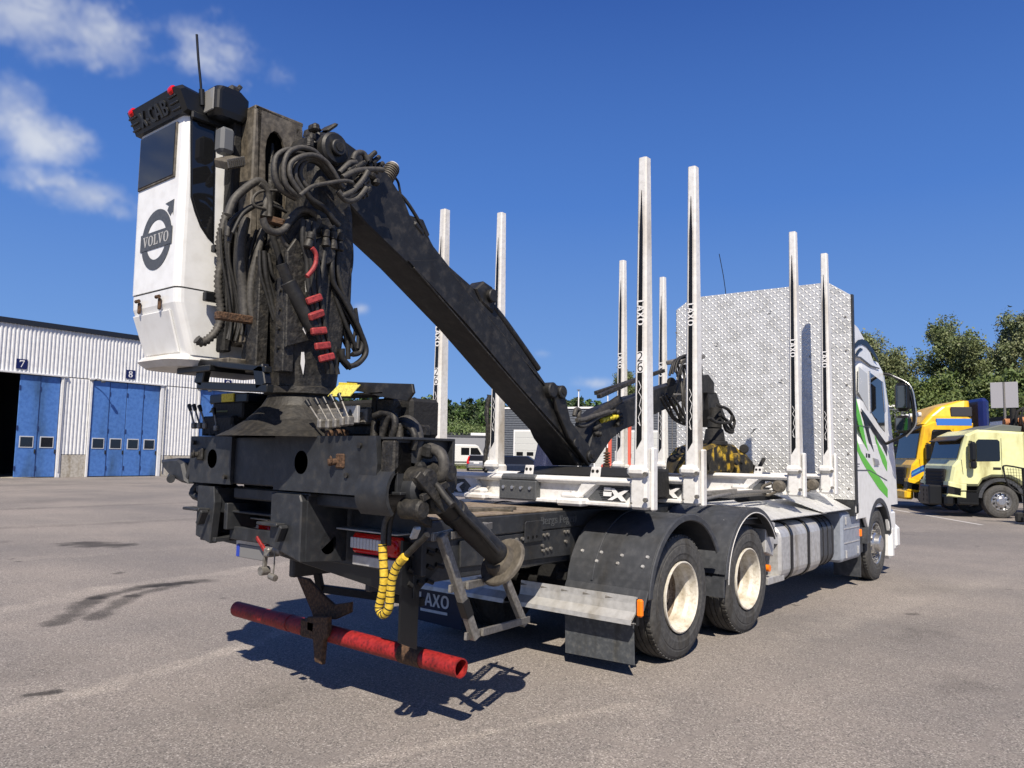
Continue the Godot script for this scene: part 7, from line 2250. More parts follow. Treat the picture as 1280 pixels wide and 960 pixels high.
func make_valves(t: Node3D) -> void:
	var b := B.new()
	# left control block with levers
	b.bb(Vector3(-3.1, 1.76, -1.0), Vector3(-2.8, 1.9, -0.6), 0.015)
	b.bb(Vector3(-3.05, 1.88, -0.95), Vector3(-2.85, 2.0, -0.55), 0.012)
	for k in 5:
		b.cyl(Vector3(-3.08, 1.76, -0.96 + 0.09 * k), Vector3(-3.08, 1.84, -0.96 + 0.09 * k), 0.03, 0.02, 10)
	var vb := part("control_block", b, M.dark, t)
	for w in [[237.5, 509, 243, 533], [243.5, 509, 250, 533], [249.5, 509, 257, 533]]:
		pass
	var rods := [[Vector3(-3.1, 1.952, -1.167), Vector3(-3.1, 1.834, -1.097)], [Vector3(-3.1, 1.951, -1.098), Vector3(-3.1, 1.833, -1.018)], [Vector3(-3.1, 1.943, -1.018), Vector3(-3.1, 1.832, -0.94)], [Vector3(-3.1, 1.916, -0.829), Vector3(-3.1, 1.814, -0.787)]]
	for p in rods:
		b = B.new()
		b.cyl(p[0], p[1], 0.007, -1, 8)
		b.box(p[1], Vector3(0.04, 0.045, 0.035), 0.008)
		var lv := part("lever", b, M.steel, vb)
		b = B.new()
		var d: Vector3 = (p[0] - p[1]).normalized()
		b.cyl(p[0] - d * 0.01, p[0] + d * 0.045, 0.012, 0.016, 10, 0.004)
		part("grip", b, M.print_black, lv)
	b = B.new()
	b.ext(PackedVector2Array([Vector2(0, 0), Vector2(0.24, 0.0), Vector2(0.27, 0.1), Vector2(0.05, 0.1)]), Transform3D(Basis(Vector3(0, 0, 1), Vector3(0.45, 0.89, 0), Vector3(-0.89, 0.45, 0)), [Vector3(-3.05, 1.928, -0.984)][0]), 0.006, 0.001)
	part("yellow_label", b, worn([Color(0.2, 0.22, 0.12), Color(0.36, 0.38, 0.2), Color(0.5, 0.5, 0.22)], 0.2, 0.6), vb)
	b = B.new()
	b.bb(Vector3(-3.06, 2.0, -0.82), Vector3(-3.045, 2.06, -0.66), 0.003)
	part("yellow_label", b, M.yellow, vb)
	b = B.new()
	b.bb(Vector3(-3.05, 1.99, -1.0), Vector3(-2.8, 2.06, -0.5), 0.01)
	b.bb(Vector3(-2.9, 1.9, -0.55), Vector3(-2.6, 2.08, -0.2), 0.02)
	part("valve_cover", b, M.print_black, vb)
	# tubes and nuts in the dark between block and cone
	b = B.new()
	for k in 9:
		var z := -0.85 + 0.08 * k
		b.tube([Vector3(-2.95, 1.78, z), Vector3(-2.98, 1.86 + 0.02 * (k % 3), z + 0.05), Vector3(-2.9, 1.95, z + 0.12), Vector3(-2.85, 2.02, z + 0.05)], 0.018, 7, 4)
		b.cyl(Vector3(-2.97, 1.8, z), Vector3(-2.97, 1.84, z), 0.028, -1, 6)
	part("pipe", b, M.grease, vb)
	# right control block: valve slab, levers, dark hood with yellow stickers
	b = B.new()
	b.bb(Vector3(-3.02, 1.83, 0.24), Vector3(-2.82, 1.93, 0.72), 0.012)
	b.bb(Vector3(-3.06, 1.85, 0.3), Vector3(-3.0, 1.9, 0.68), 0.006)
	var rb := part("control_block", b, M.steel, t)
	b = B.new()
	b.bb(Vector3(-2.96, 1.76, 0.2), Vector3(-2.75, 1.83, 1.0), 0.012)
	b.bb(Vector3(-2.98, 1.83, 0.76), Vector3(-2.84, 1.98, 0.9), 0.012)
	for w in [[-3.0, 1.8, 0.78], [-3.0, 1.8, 0.86], [-3.0, 1.8, 0.94], [-2.95, 1.94, 0.72], [-2.95, 1.94, 0.83], [-3.02, 1.78, 1.02]]:
		b.cyl(Vector3(w[0], w[1] - 0.04, w[2]), Vector3(w[0], w[1] + 0.05, w[2]), 0.026, 0.02, 8)
	part("valve_body", b, M.grease, rb)
	var starts := [[386, 505, 401, 529], [397, 503, 412, 529], [408, 502, 421, 528], [418, 500, 430, 526], [428, 499, 437, 525]]
	rods = [[Vector3(-3.2, 1.935, 0.418), Vector3(-3.2, 1.823, 0.541)], [Vector3(-3.2, 1.942, 0.503), Vector3(-3.2, 1.822, 0.617)], [Vector3(-3.2, 1.944, 0.579), Vector3(-3.2, 1.826, 0.683)], [Vector3(-3.2, 1.956, 0.646), Vector3(-3.2, 1.835, 0.748)], [Vector3(-3.2, 1.959, 0.719), Vector3(-3.2, 1.839, 0.797)]]
	for p in rods:
		b = B.new()
		b.cyl(p[0], p[1], 0.006, -1, 8)
		b.box(p[1], Vector3(0.05, 0.055, 0.035), 0.008)
		var lv := part("lever", b, M.steel, rb)
		b = B.new()
		var d: Vector3 = (p[0] - p[1]).normalized()
		b.cyl(p[0] - d * 0.01, p[0] + d * 0.045, 0.012, 0.016, 10, 0.004)
		part("grip", b, M.print_black, lv)
	b = B.new()
	b.bb(Vector3(-3.14, 1.83, 0.66), Vector3(-3.12, 1.93, 0.79), 0.003)
	part("warning_plate", b, M.alu, rb)
	b = B.new()
	b.bb(Vector3(-2.9, 1.755, 0.22), Vector3(-2.66, 1.985, 0.98), 0.02)
	part("valve_bank", b, M.dark, rb)
	b = B.new()
	b.bb(Vector3(-2.85, 1.755, -0.75), Vector3(-2.6, 1.98, -0.35), 0.02)
	part("valve_bank", b, M.dark, rb)
	b = B.new()
	b.px(PackedVector2Array([Vector2(-0.04, 0.0), Vector2(0.04, 0.0), Vector2(0.0, 0.06)]), 0.0, 0.003, 0.0)
	var tri := part("warning_triangle", b, M.print_black, rb)
	tri.position += Vector3(-3.145, 1.85, 0.725)
	b = B.new()
	var hp := PackedVector2Array([Vector2(0.652, 2.076), Vector2(0.769, 2.066), Vector2(1.213, 2.037), Vector2(1.227, 1.989), Vector2(1.179, 1.943), Vector2(0.954, 1.976), Vector2(0.793, 2.009), Vector2(0.684, 2.023)])
	b.px(hp, -3.12, -3.1, 0.003)
	b.bb(Vector3(-3.12, 1.99, 0.5), Vector3(-2.95, 2.005, 0.98), 0.004)
	part("hood", b, M.boom, rb)
	b = B.new()
	b.px(PackedVector2Array([Vector2(0.614, 2.07), Vector2(0.775, 2.058), Vector2(0.777, 2.026), Vector2(0.608, 2.032)]), -3.145, -3.135, 0.002)
	var st := part("yellow_sticker", b, M.yellow, rb)
	b = B.new()
	for k in 3:
		b.bb(Vector3(-3.148, 1.982 + 0.011 * k, 0.62), Vector3(-3.145, 1.986 + 0.011 * k, 0.74 - 0.03 * k), 0.0)
	part("print_line", b, M.print_black, st)
	b = B.new()
	b.ext(PackedVector2Array([Vector2(0, 0), Vector2(0.21, -0.008), Vector2(0.25, 0.07), Vector2(0.05, 0.08)]), Transform3D(Basis(Vector3(0, 0, 1), Vector3(0.5, 0.86, 0), Vector3(-0.86, 0.5, 0)), [Vector3(-3.2, 1.982, 0.592)][0]), 0.006, 0.001)
	part("yellow_sticker", b, worn([Color(0.45, 0.42, 0.25), Color(0.8, 0.76, 0.35), Color(0.86, 0.82, 0.4)], 0.12, 0.6, 0.0, 0.0, [0.3, 0.45, 0.7], 77), rb)
	# bent pipes at the right
	for w in [[Vector3(-3.05, 1.872, 0.833), Vector3(-3.05, 1.889, 0.915), Vector3(-3.05, 1.87, 0.997), Vector3(-3.05, 1.811, 1.013), Vector3(-3.05, 1.752, 0.989)], [Vector3(-3.05, 1.757, 0.908), Vector3(-3.05, 1.811, 0.932), Vector3(-3.05, 1.852, 0.958), Vector3(-3.05, 1.879, 0.997)], [Vector3(-3, 1.827, 0.943), Vector3(-3, 1.826, 1.031), Vector3(-3, 1.798, 1.097), Vector3(-3, 1.745, 1.126), Vector3(-3, 1.682, 1.115)]]:
		hose(rb, w, 0.02, M.grease)
	hose(rb, [Vector3(-2.95, 1.829, 0.949), Vector3(-2.95, 1.842, 1.009), Vector3(-2.95, 1.796, 1.071), Vector3(-2.95, 1.728, 1.093), Vector3(-2.95, 1.647, 1.083), Vector3(-2.95, 1.565, 1.048)], 0.038, M.hose2, 0.0, 12)
	hose(rb, [Vector3(-2.9, 1.683, 1.029), Vector3(-2.9, 1.693, 1.127), Vector3(-2.9, 1.667, 1.223), Vector3(-2.9, 1.606, 1.257), Vector3(-2.9, 1.539, 1.24), Vector3(-2.9, 1.506, 1.166), Vector3(-2.9, 1.521, 1.088)], 0.032, M.hose2, 0.0, 12)
	hose(rb, [Vector3(-2.9, 1.761, 0.877), Vector3(-2.9, 1.71, 0.934), Vector3(-2.9, 1.636, 0.924), Vector3(-2.9, 1.589, 0.885)], 0.026, M.hose2)
	hose(rb, [Vector3(-2.95, 1.515, 1.153), Vector3(-2.95, 1.492, 1.248), Vector3(-2.95, 1.434, 1.318), Vector3(-2.95, 1.386, 1.379)], 0.02, M.hose)
	b = B.new()
	b.bar([Vector3(-2.92, 1.692, 1.057)][0], [Vector3(-2.92, 1.667, 1.18)][0], 0.06, 0.08, 0.015)
	for w in [Vector3(-2.95, 1.76, 0.946), Vector3(-2.95, 1.691, 1.002), Vector3(-2.95, 1.624, 1.052), Vector3(-2.95, 1.554, 0.988), Vector3(-2.95, 1.58, 1.119)]:
		b.box(w, Vector3(0.07, 0.07, 0.07), 0.02)
	part("pipe_clamp", b, M.dark, rb)

func make_hoses(t: Node3D) -> void:
	# coil of hoses around the boom pivot
	var coil := [[Vector3(-3.269, 3.209, 0.3), Vector3(-3.388, 3.242, 0.3), Vector3(-3.437, 3.33, 0.3), Vector3(-3.424, 3.427, 0.3), Vector3(-3.359, 3.49, 0.3), Vector3(-3.306, 3.503, 0.3)], [Vector3(-3.281, 3.208, 0.34), Vector3(-3.374, 3.256, 0.34), Vector3(-3.4, 3.351, 0.34), Vector3(-3.374, 3.452, 0.34), Vector3(-3.291, 3.517, 0.34), Vector3(-3.203, 3.526, 0.34), Vector3(-3.145, 3.505, 0.34)], [Vector3(-3.291, 3.229, 0.36), Vector3(-3.359, 3.303, 0.36), Vector3(-3.363, 3.386, 0.36), Vector3(-3.302, 3.451, 0.36), Vector3(-3.205, 3.492, 0.36), Vector3(-3.114, 3.481, 0.36), Vector3(-3.053, 3.432, 0.36), Vector3(-3.003, 3.377, 0.36), Vector3(-2.963, 3.349, 0.36)], [Vector3(-3.238, 3.25, 0.33), Vector3(-3.307, 3.325, 0.33), Vector3(-3.3, 3.412, 0.33), Vector3(-3.238, 3.469, 0.33), Vector3(-3.137, 3.491, 0.33), Vector3(-3.066, 3.444, 0.33), Vector3(-3.005, 3.403, 0.33), Vector3(-2.932, 3.384, 0.33)], [Vector3(-3.203, 3.292, 0.31), Vector3(-3.256, 3.353, 0.31), Vector3(-3.249, 3.423, 0.31), Vector3(-3.19, 3.479, 0.31), Vector3(-3.11, 3.475, 0.31), Vector3(-3.038, 3.427, 0.31), Vector3(-2.951, 3.363, 0.31), Vector3(-2.901, 3.327, 0.31)], [Vector3(-3.278, 3.239, 0.28), Vector3(-3.367, 3.299, 0.28), Vector3(-3.392, 3.376, 0.28), Vector3(-3.365, 3.46, 0.28), Vector3(-3.281, 3.506, 0.28), Vector3(-3.204, 3.511, 0.28)], [Vector3(-3.237, 3.245, 0.26), Vector3(-3.312, 3.32, 0.26), Vector3(-3.322, 3.412, 0.26), Vector3(-3.277, 3.483, 0.26), Vector3(-3.19, 3.53, 0.26), Vector3(-3.088, 3.542, 0.26), Vector3(-3.027, 3.501, 0.26)]]
	for p in coil:
		hose(t, p, 0.016, M.hose2, 0.004, 9)
		var q := []
		for w in p:
			q.append(w + Vector3(0.022, 0.012, -0.05))
		hose(t, q, 0.014, M.hose, 0.004)
	hose(t, [Vector3(-3.304, 3.203, 0.38), Vector3(-3.22, 3.282, 0.38), Vector3(-3.088, 3.344, 0.38), Vector3(-2.972, 3.39, 0.38), Vector3(-2.912, 3.397, 0.38)], 0.013, M.hose2)
	hose(t, [Vector3(-3.218, 3.29, 0.3), Vector3(-3.171, 3.236, 0.3), Vector3(-3.067, 3.205, 0.3), Vector3(-2.993, 3.146, 0.3), Vector3(-2.944, 3.118, 0.3)], 0.018, M.hose)
	hose(t, [Vector3(-3.185, 3.277, 0.27), Vector3(-3.114, 3.218, 0.27), Vector3(-3.02, 3.194, 0.27), Vector3(-2.957, 3.13, 0.27)], 0.018, M.hose)
	hose(t, [Vector3(-3.438, 3.063, 0.2), Vector3(-3.404, 3.006, 0.2), Vector3(-3.34, 2.997, 0.2), Vector3(-3.278, 3.036, 0.2), Vector3(-3.228, 3.125, 0.2), Vector3(-3.164, 3.185, 0.2), Vector3(-3.084, 3.19, 0.2), Vector3(-3.035, 3.143, 0.2), Vector3(-3.078, 3.054, 0.2), Vector3(-3.119, 2.967, 0.2), Vector3(-3.138, 2.895, 0.2)], 0.023, M.hose2, 0.0, 10)
	hose(t, [Vector3(-3.24, 3.052, 0.16), Vector3(-3.167, 3.147, 0.16), Vector3(-3.101, 3.184, 0.16), Vector3(-3.042, 3.169, 0.16)], 0.02, M.hose)
	hose(t, [Vector3(-3.549, 3.09, 0), Vector3(-3.515, 3.193, 0), Vector3(-3.438, 3.291, 0), Vector3(-3.357, 3.358, 0), Vector3(-3.302, 3.339, 0), Vector3(-3.282, 3.285, 0), Vector3(-3.295, 3.213, 0), Vector3(-3.302, 3.143, 0)], 0.026, M.hose2, 0.0, 10)
	hose(t, [Vector3(-3.358, 3.338, 0.02), Vector3(-3.302, 3.305, 0.02), Vector3(-3.279, 3.233, 0.02), Vector3(-3.277, 3.145, 0.02)], 0.018, M.hose2)
	hose(t, [Vector3(-3.524, 2.972, -0.04), Vector3(-3.504, 3.071, -0.04), Vector3(-3.406, 3.172, -0.04), Vector3(-3.303, 3.238, -0.04), Vector3(-3.216, 3.262, -0.04), Vector3(-3.147, 3.24, -0.04)], 0.014, M.hose2)
	hose(t, [Vector3(-3.501, 2.942, -0.06), Vector3(-3.462, 3.085, -0.06), Vector3(-3.343, 3.207, -0.06), Vector3(-3.237, 3.27, -0.06), Vector3(-3.157, 3.251, -0.06)], 0.014, M.hose2)
	hose(t, [Vector3(-3.513, 2.986, 0), Vector3(-3.449, 3.125, 0), Vector3(-3.348, 3.204, 0), Vector3(-3.241, 3.227, 0), Vector3(-3.139, 3.214, 0)], 0.012, M.hose)
	hose(t, [Vector3(-3.307, 3.187, 0.02), Vector3(-3.382, 3.187, 0.02), Vector3(-3.397, 3.231, 0.02), Vector3(-3.365, 3.278, 0.02), Vector3(-3.302, 3.31, 0.02), Vector3(-3.193, 3.336, 0.02)], 0.01, M.hose2)
	hose(t, [Vector3(-3.294, 2.988, 0.18), Vector3(-3.248, 2.936, 0.18), Vector3(-3.182, 2.934, 0.18), Vector3(-3.134, 2.976, 0.18)], 0.014, M.hose2)
	hose(t, [Vector3(-3.272, 3.025, 0.16), Vector3(-3.214, 2.962, 0.16), Vector3(-3.158, 2.959, 0.16), Vector3(-3.126, 3.001, 0.16)], 0.012, M.hose)
	hose(t, [Vector3(-3.307, 3.027, 0.1), Vector3(-3.283, 2.965, 0.1), Vector3(-3.246, 2.887, 0.1), Vector3(-3.22, 2.815, 0.1)], 0.02, M.hose)
	# corrugated conduit beside the cab
	var b := B.new()
	b.tube([Vector3(-3.355, 3.21, -0.36), Vector3(-3.378, 3.113, -0.36), Vector3(-3.392, 3.013, -0.36), Vector3(-3.377, 2.888, -0.36), Vector3(-3.388, 2.785, -0.36), Vector3(-3.379, 2.676, -0.36), Vector3(-3.36, 2.578, -0.36), Vector3(-3.365, 2.477, -0.36), Vector3(-3.406, 2.398, -0.36), Vector3(-3.474, 2.343, -0.36), Vector3(-3.513, 2.359, -0.36)], 0.031, 10, 7, 0.01)
	part("conduit", b, M.hose2, t)
	# hoses hanging down the tower
	var hang := [[[Vector3(-3.355, 3.142, -0.12), Vector3(-3.373, 2.981, -0.12), Vector3(-3.369, 2.807, -0.12), Vector3(-3.341, 2.667, -0.12), Vector3(-3.332, 2.504, -0.12)], 0.034], [[Vector3(-3.246, 3.086, -0.1), Vector3(-3.281, 2.92, -0.1), Vector3(-3.305, 2.768, -0.1), Vector3(-3.308, 2.622, -0.1), Vector3(-3.291, 2.508, -0.1)], 0.032], [[Vector3(-3.386, 3.147, -0.3), Vector3(-3.377, 2.98, -0.3), Vector3(-3.347, 2.837, -0.3), Vector3(-3.326, 2.642, -0.3), Vector3(-3.309, 2.496, -0.3), Vector3(-3.338, 2.374, -0.3)], 0.016], [[Vector3(-3.319, 3.08, -0.28), Vector3(-3.321, 2.889, -0.28), Vector3(-3.301, 2.743, -0.28), Vector3(-3.255, 2.502, -0.28), Vector3(-3.246, 2.433, -0.28), Vector3(-3.269, 2.361, -0.28)], 0.016], [[Vector3(-3.338, 3.173, -0.32), Vector3(-3.329, 2.943, -0.32), Vector3(-3.303, 2.728, -0.32), Vector3(-3.264, 2.514, -0.32), Vector3(-3.257, 2.386, -0.32)], 0.013], [[Vector3(-3.385, 3.081, -0.26), Vector3(-3.374, 2.885, -0.26), Vector3(-3.327, 2.716, -0.26), Vector3(-3.28, 2.506, -0.26), Vector3(-3.303, 2.365, -0.26)], 0.013], [[Vector3(-3.334, 3.063, -0.2), Vector3(-3.358, 2.919, -0.2), Vector3(-3.336, 2.707, -0.2), Vector3(-3.289, 2.519, -0.2), Vector3(-3.298, 2.4, -0.2)], 0.014], [[Vector3(-3.213, 3.027, -0.06), Vector3(-3.161, 2.889, -0.06), Vector3(-3.108, 2.73, -0.06), Vector3(-3.081, 2.655, -0.06)], 0.018], [[Vector3(-3.245, 2.915, -0.02), Vector3(-3.216, 2.794, -0.02), Vector3(-3.145, 2.709, -0.02), Vector3(-3.129, 2.623, -0.02)], 0.016], [[Vector3(-3.291, 2.922, 0), Vector3(-3.272, 2.78, 0), Vector3(-3.222, 2.644, 0), Vector3(-3.181, 2.495, 0)], 0.02]]
	for p in hang:
		hose(t, p[0], p[1] * 0.82, M.hose if p[1] < 0.03 else M.hose2, 0.01, 8)
		for k in 2:
			var q := []
			var o := Vector3(rng.randf_range(-0.04, 0.04), 0, rng.randf_range(-0.05, 0.02))
			for w in p[0]:
				q.append(w + o * rng.randf_range(0.6, 1.4))
			hose(t, q, rng.randf_range(0.009, 0.014), M.hose, 0.012, 7)
	# bundle in red spiral straps down the column
	for k in 4:
		var z := 0.26 + 0.015 * (k % 2)
		var o := Vector3(-0.03 + 0.022 * k, 0, 0)
		var p := []
		for w in [Vector3(-3.158, 3.103, 0.26), Vector3(-3.157, 2.968, 0.26), Vector3(-3.123, 2.851, 0.26), Vector3(-3.105, 2.71, 0.26), Vector3(-3.07, 2.572, 0.26), Vector3(-3.035, 2.434, 0.26), Vector3(-2.988, 2.315, 0.26), Vector3(-2.942, 2.204, 0.26), Vector3(-2.928, 2.157, 0.26)]:
			p.append(w + o + Vector3(0, 0, z - 0.26))
		hose(t, p, 0.017, M.hose, 0.006)
	b = B.new()
	for w in [Vector3(-3.105, 2.61, 0.3), Vector3(-3.084, 2.514, 0.3), Vector3(-3.061, 2.415, 0.3), Vector3(-3.027, 2.325, 0.3), Vector3(-2.993, 2.254, 0.3)]:
		b.box(w + Vector3(0, 0, -0.01), Vector3(0.115, 0.046, 0.034), 0.008, Basis(Vector3(0, 0, 1), rng.randf_range(0.2, 0.5)) * Basis(Vector3(1, 0, 0), rng.randf_range(-0.2, 0.2)))
	b.tube([Vector3(-3.166, 2.917, 0.33), Vector3(-3.136, 2.885, 0.33), Vector3(-3.134, 2.829, 0.33), Vector3(-3.159, 2.776, 0.33), Vector3(-3.196, 2.732, 0.33)], 0.016, 5, 5)
	part("red_strap", b, worn([Color(0.3, 0.12, 0.12), Color(0.58, 0.19, 0.19), Color(0.7, 0.3, 0.3)], 0.3, 0.6, 0.0, 0.0, [0.25, 0.5, 0.8], 88), t)
	# right-hand hoses looping down behind the hood
	var right := [[[Vector3(-3.005, 3.104, 0.24), Vector3(-2.993, 2.979, 0.24), Vector3(-3.001, 2.898, 0.24), Vector3(-3.023, 2.796, 0.24), Vector3(-3.033, 2.706, 0.24)], 0.022], [[Vector3(-2.931, 3.116, 0.22), Vector3(-2.924, 2.967, 0.22), Vector3(-2.93, 2.846, 0.22), Vector3(-2.901, 2.752, 0.22), Vector3(-2.824, 2.666, 0.22), Vector3(-2.731, 2.539, 0.22), Vector3(-2.635, 2.4, 0.22), Vector3(-2.619, 2.32, 0.22), Vector3(-2.68, 2.253, 0.22), Vector3(-2.754, 2.225, 0.22)], 0.021], [[Vector3(-2.861, 3.126, 0.2), Vector3(-2.863, 2.983, 0.2), Vector3(-2.861, 2.863, 0.2), Vector3(-2.81, 2.711, 0.2), Vector3(-2.716, 2.564, 0.2), Vector3(-2.646, 2.431, 0.2), Vector3(-2.655, 2.338, 0.2), Vector3(-2.717, 2.311, 0.2)], 0.021], [[Vector3(-2.741, 3.13, 0.16), Vector3(-2.716, 3, 0.16), Vector3(-2.721, 2.875, 0.16), Vector3(-2.78, 2.741, 0.16)], 0.014], [[Vector3(-2.899, 2.838, 0.18), Vector3(-2.868, 2.693, 0.18), Vector3(-2.786, 2.535, 0.18), Vector3(-2.705, 2.404, 0.18), Vector3(-2.664, 2.338, 0.18)], 0.018], [[Vector3(-2.746, 3.163, 0.14), Vector3(-2.721, 2.899, 0.14), Vector3(-2.719, 2.59, 0.14), Vector3(-2.705, 2.285, 0.14)], 0.02], [[Vector3(-2.792, 2.665, 0.1), Vector3(-2.749, 2.548, 0.1), Vector3(-2.68, 2.435, 0.1), Vector3(-2.612, 2.35, 0.1)], 0.02], [[Vector3(-2.806, 2.341, 0.2), Vector3(-2.79, 2.273, 0.2), Vector3(-2.725, 2.219, 0.2)], 0.024], [[Vector3(-2.706, 2.627, 0.2), Vector3(-2.674, 2.488, 0.2), Vector3(-2.675, 2.356, 0.2)], 0.014]]
	for p in right:
		hose(t, p[0], p[1] * 0.85, M.hose, 0.008)
		var q := []
		var o := Vector3(rng.randf_range(-0.03, 0.01), 0, rng.randf_range(-0.06, -0.02))
		for w in p[0]:
			q.append(w + o * rng.randf_range(0.6, 1.4))
		hose(t, q, rng.randf_range(0.01, 0.015), M.hose, 0.012, 7)
	for w in [[Vector3(-3.012, 3.081, 0.25), Vector3(-3.003, 2.975, 0.25)], [Vector3(-2.937, 3.092, 0.23), Vector3(-2.929, 2.974, 0.23)], [Vector3(-2.867, 3.102, 0.21), Vector3(-2.863, 2.982, 0.21)], [Vector3(-3.149, 3.021, 0.3), Vector3(-3.178, 2.919, 0.3)]]:
		var d: Vector3 = (w[1] - w[0])
		b = B.new()
		b.cyl(w[0], w[0] + d * 0.45, 0.03, 0.026, 10, 0.005)
		b.cyl(w[0] + d * 0.45, w[1], 0.024, 0.03, 10, 0.005)
		part("hose_ferrule", b, M.grease, t)
	# fittings and pipe ends on the boom's shoulder, with a finned lamp
	b = B.new()
	for w in [[Vector3(-2.743, 3.598, 0.26), Vector3(-2.628, 3.719, 0.26)], [Vector3(-2.675, 3.603, 0.24), Vector3(-2.577, 3.707, 0.24)], [Vector3(-2.572, 3.633, 0.22), Vector3(-2.523, 3.683, 0.22)], [Vector3(-2.92, 3.455, 0.3), Vector3(-2.826, 3.564, 0.3)], [Vector3(-2.861, 3.502, 0.3), Vector3(-2.763, 3.593, 0.3)], [Vector3(-2.826, 3.392, 0.34), Vector3(-2.754, 3.484, 0.34)], [Vector3(-2.798, 3.339, 0.34), Vector3(-2.731, 3.419, 0.34)], [Vector3(-2.82, 3.443, 0.3), Vector3(-2.723, 3.554, 0.3)]]:
		b.cyl(w[0], w[1], 0.02, 0.017, 10, 0.004)
		b.cyl(w[0].lerp(w[1], 0.3), w[0].lerp(w[1], 0.5), 0.028, -1, 6)
	for w in [Vector3(-2.639, 3.55, 0.24), Vector3(-2.604, 3.518, 0.24), Vector3(-2.672, 3.551, 0.24), Vector3(-2.621, 3.587, 0.24), Vector3(-2.696, 3.502, 0.24)]:
		b.box(w, Vector3(0.06, 0.05, 0.06), 0.015)
	part("pipe_fitting", b, M.grease, t)
	for w in [[Vector3(-2.984, 3.285, 0.36), Vector3(-2.902, 3.347, 0.36), Vector3(-2.819, 3.431, 0.36), Vector3(-2.772, 3.516, 0.36)], [Vector3(-3.009, 3.317, 0.36), Vector3(-2.935, 3.278, 0.36), Vector3(-2.851, 3.311, 0.36), Vector3(-2.78, 3.401, 0.36)], [Vector3(-2.957, 3.464, 0.3), Vector3(-2.887, 3.545, 0.3), Vector3(-2.826, 3.574, 0.3)], [Vector3(-2.836, 3.596, 0.28), Vector3(-2.813, 3.645, 0.28), Vector3(-2.75, 3.665, 0.28), Vector3(-2.709, 3.625, 0.28)], [Vector3(-2.962, 3.423, 0.34), Vector3(-2.855, 3.495, 0.34), Vector3(-2.705, 3.561, 0.34), Vector3(-2.626, 3.574, 0.34)], [Vector3(-3.036, 3.381, 0.3), Vector3(-2.94, 3.368, 0.3), Vector3(-2.842, 3.376, 0.3), Vector3(-2.757, 3.451, 0.3)]]:
		hose(t, w, 0.019, M.hose2, 0.01)
	b = B.new()
	var la: Vector3 = [Vector3(-2.397, 3.624, 0.1)][0]
	var lz: Vector3 = [Vector3(-2.323, 3.747, 0.1)][0]
	b.cyl(la, lz, 0.05, 0.052, 16, 0.008)
	for k in 6:
		b.cyl(la.lerp(lz, 0.12 + 0.13 * k), la.lerp(lz, 0.17 + 0.13 * k), 0.058, -1, 16)
	var lp := part("round_lamp", b, M.tan, t)
	b = B.new()
	b.cyl(lz, lz + (lz - la).normalized() * 0.008, 0.045, 0.042, 16)
	part("lens", b, M.lens_clear, lp)
	hose(lp, [Vector3(-2.32, 3.674, 0.1), Vector3(-2.275, 3.642, 0.1), Vector3(-2.25, 3.57, 0.1), Vector3(-2.217, 3.488, 0.1), Vector3(-2.186, 3.451, 0.1)], 0.009, M.dark)

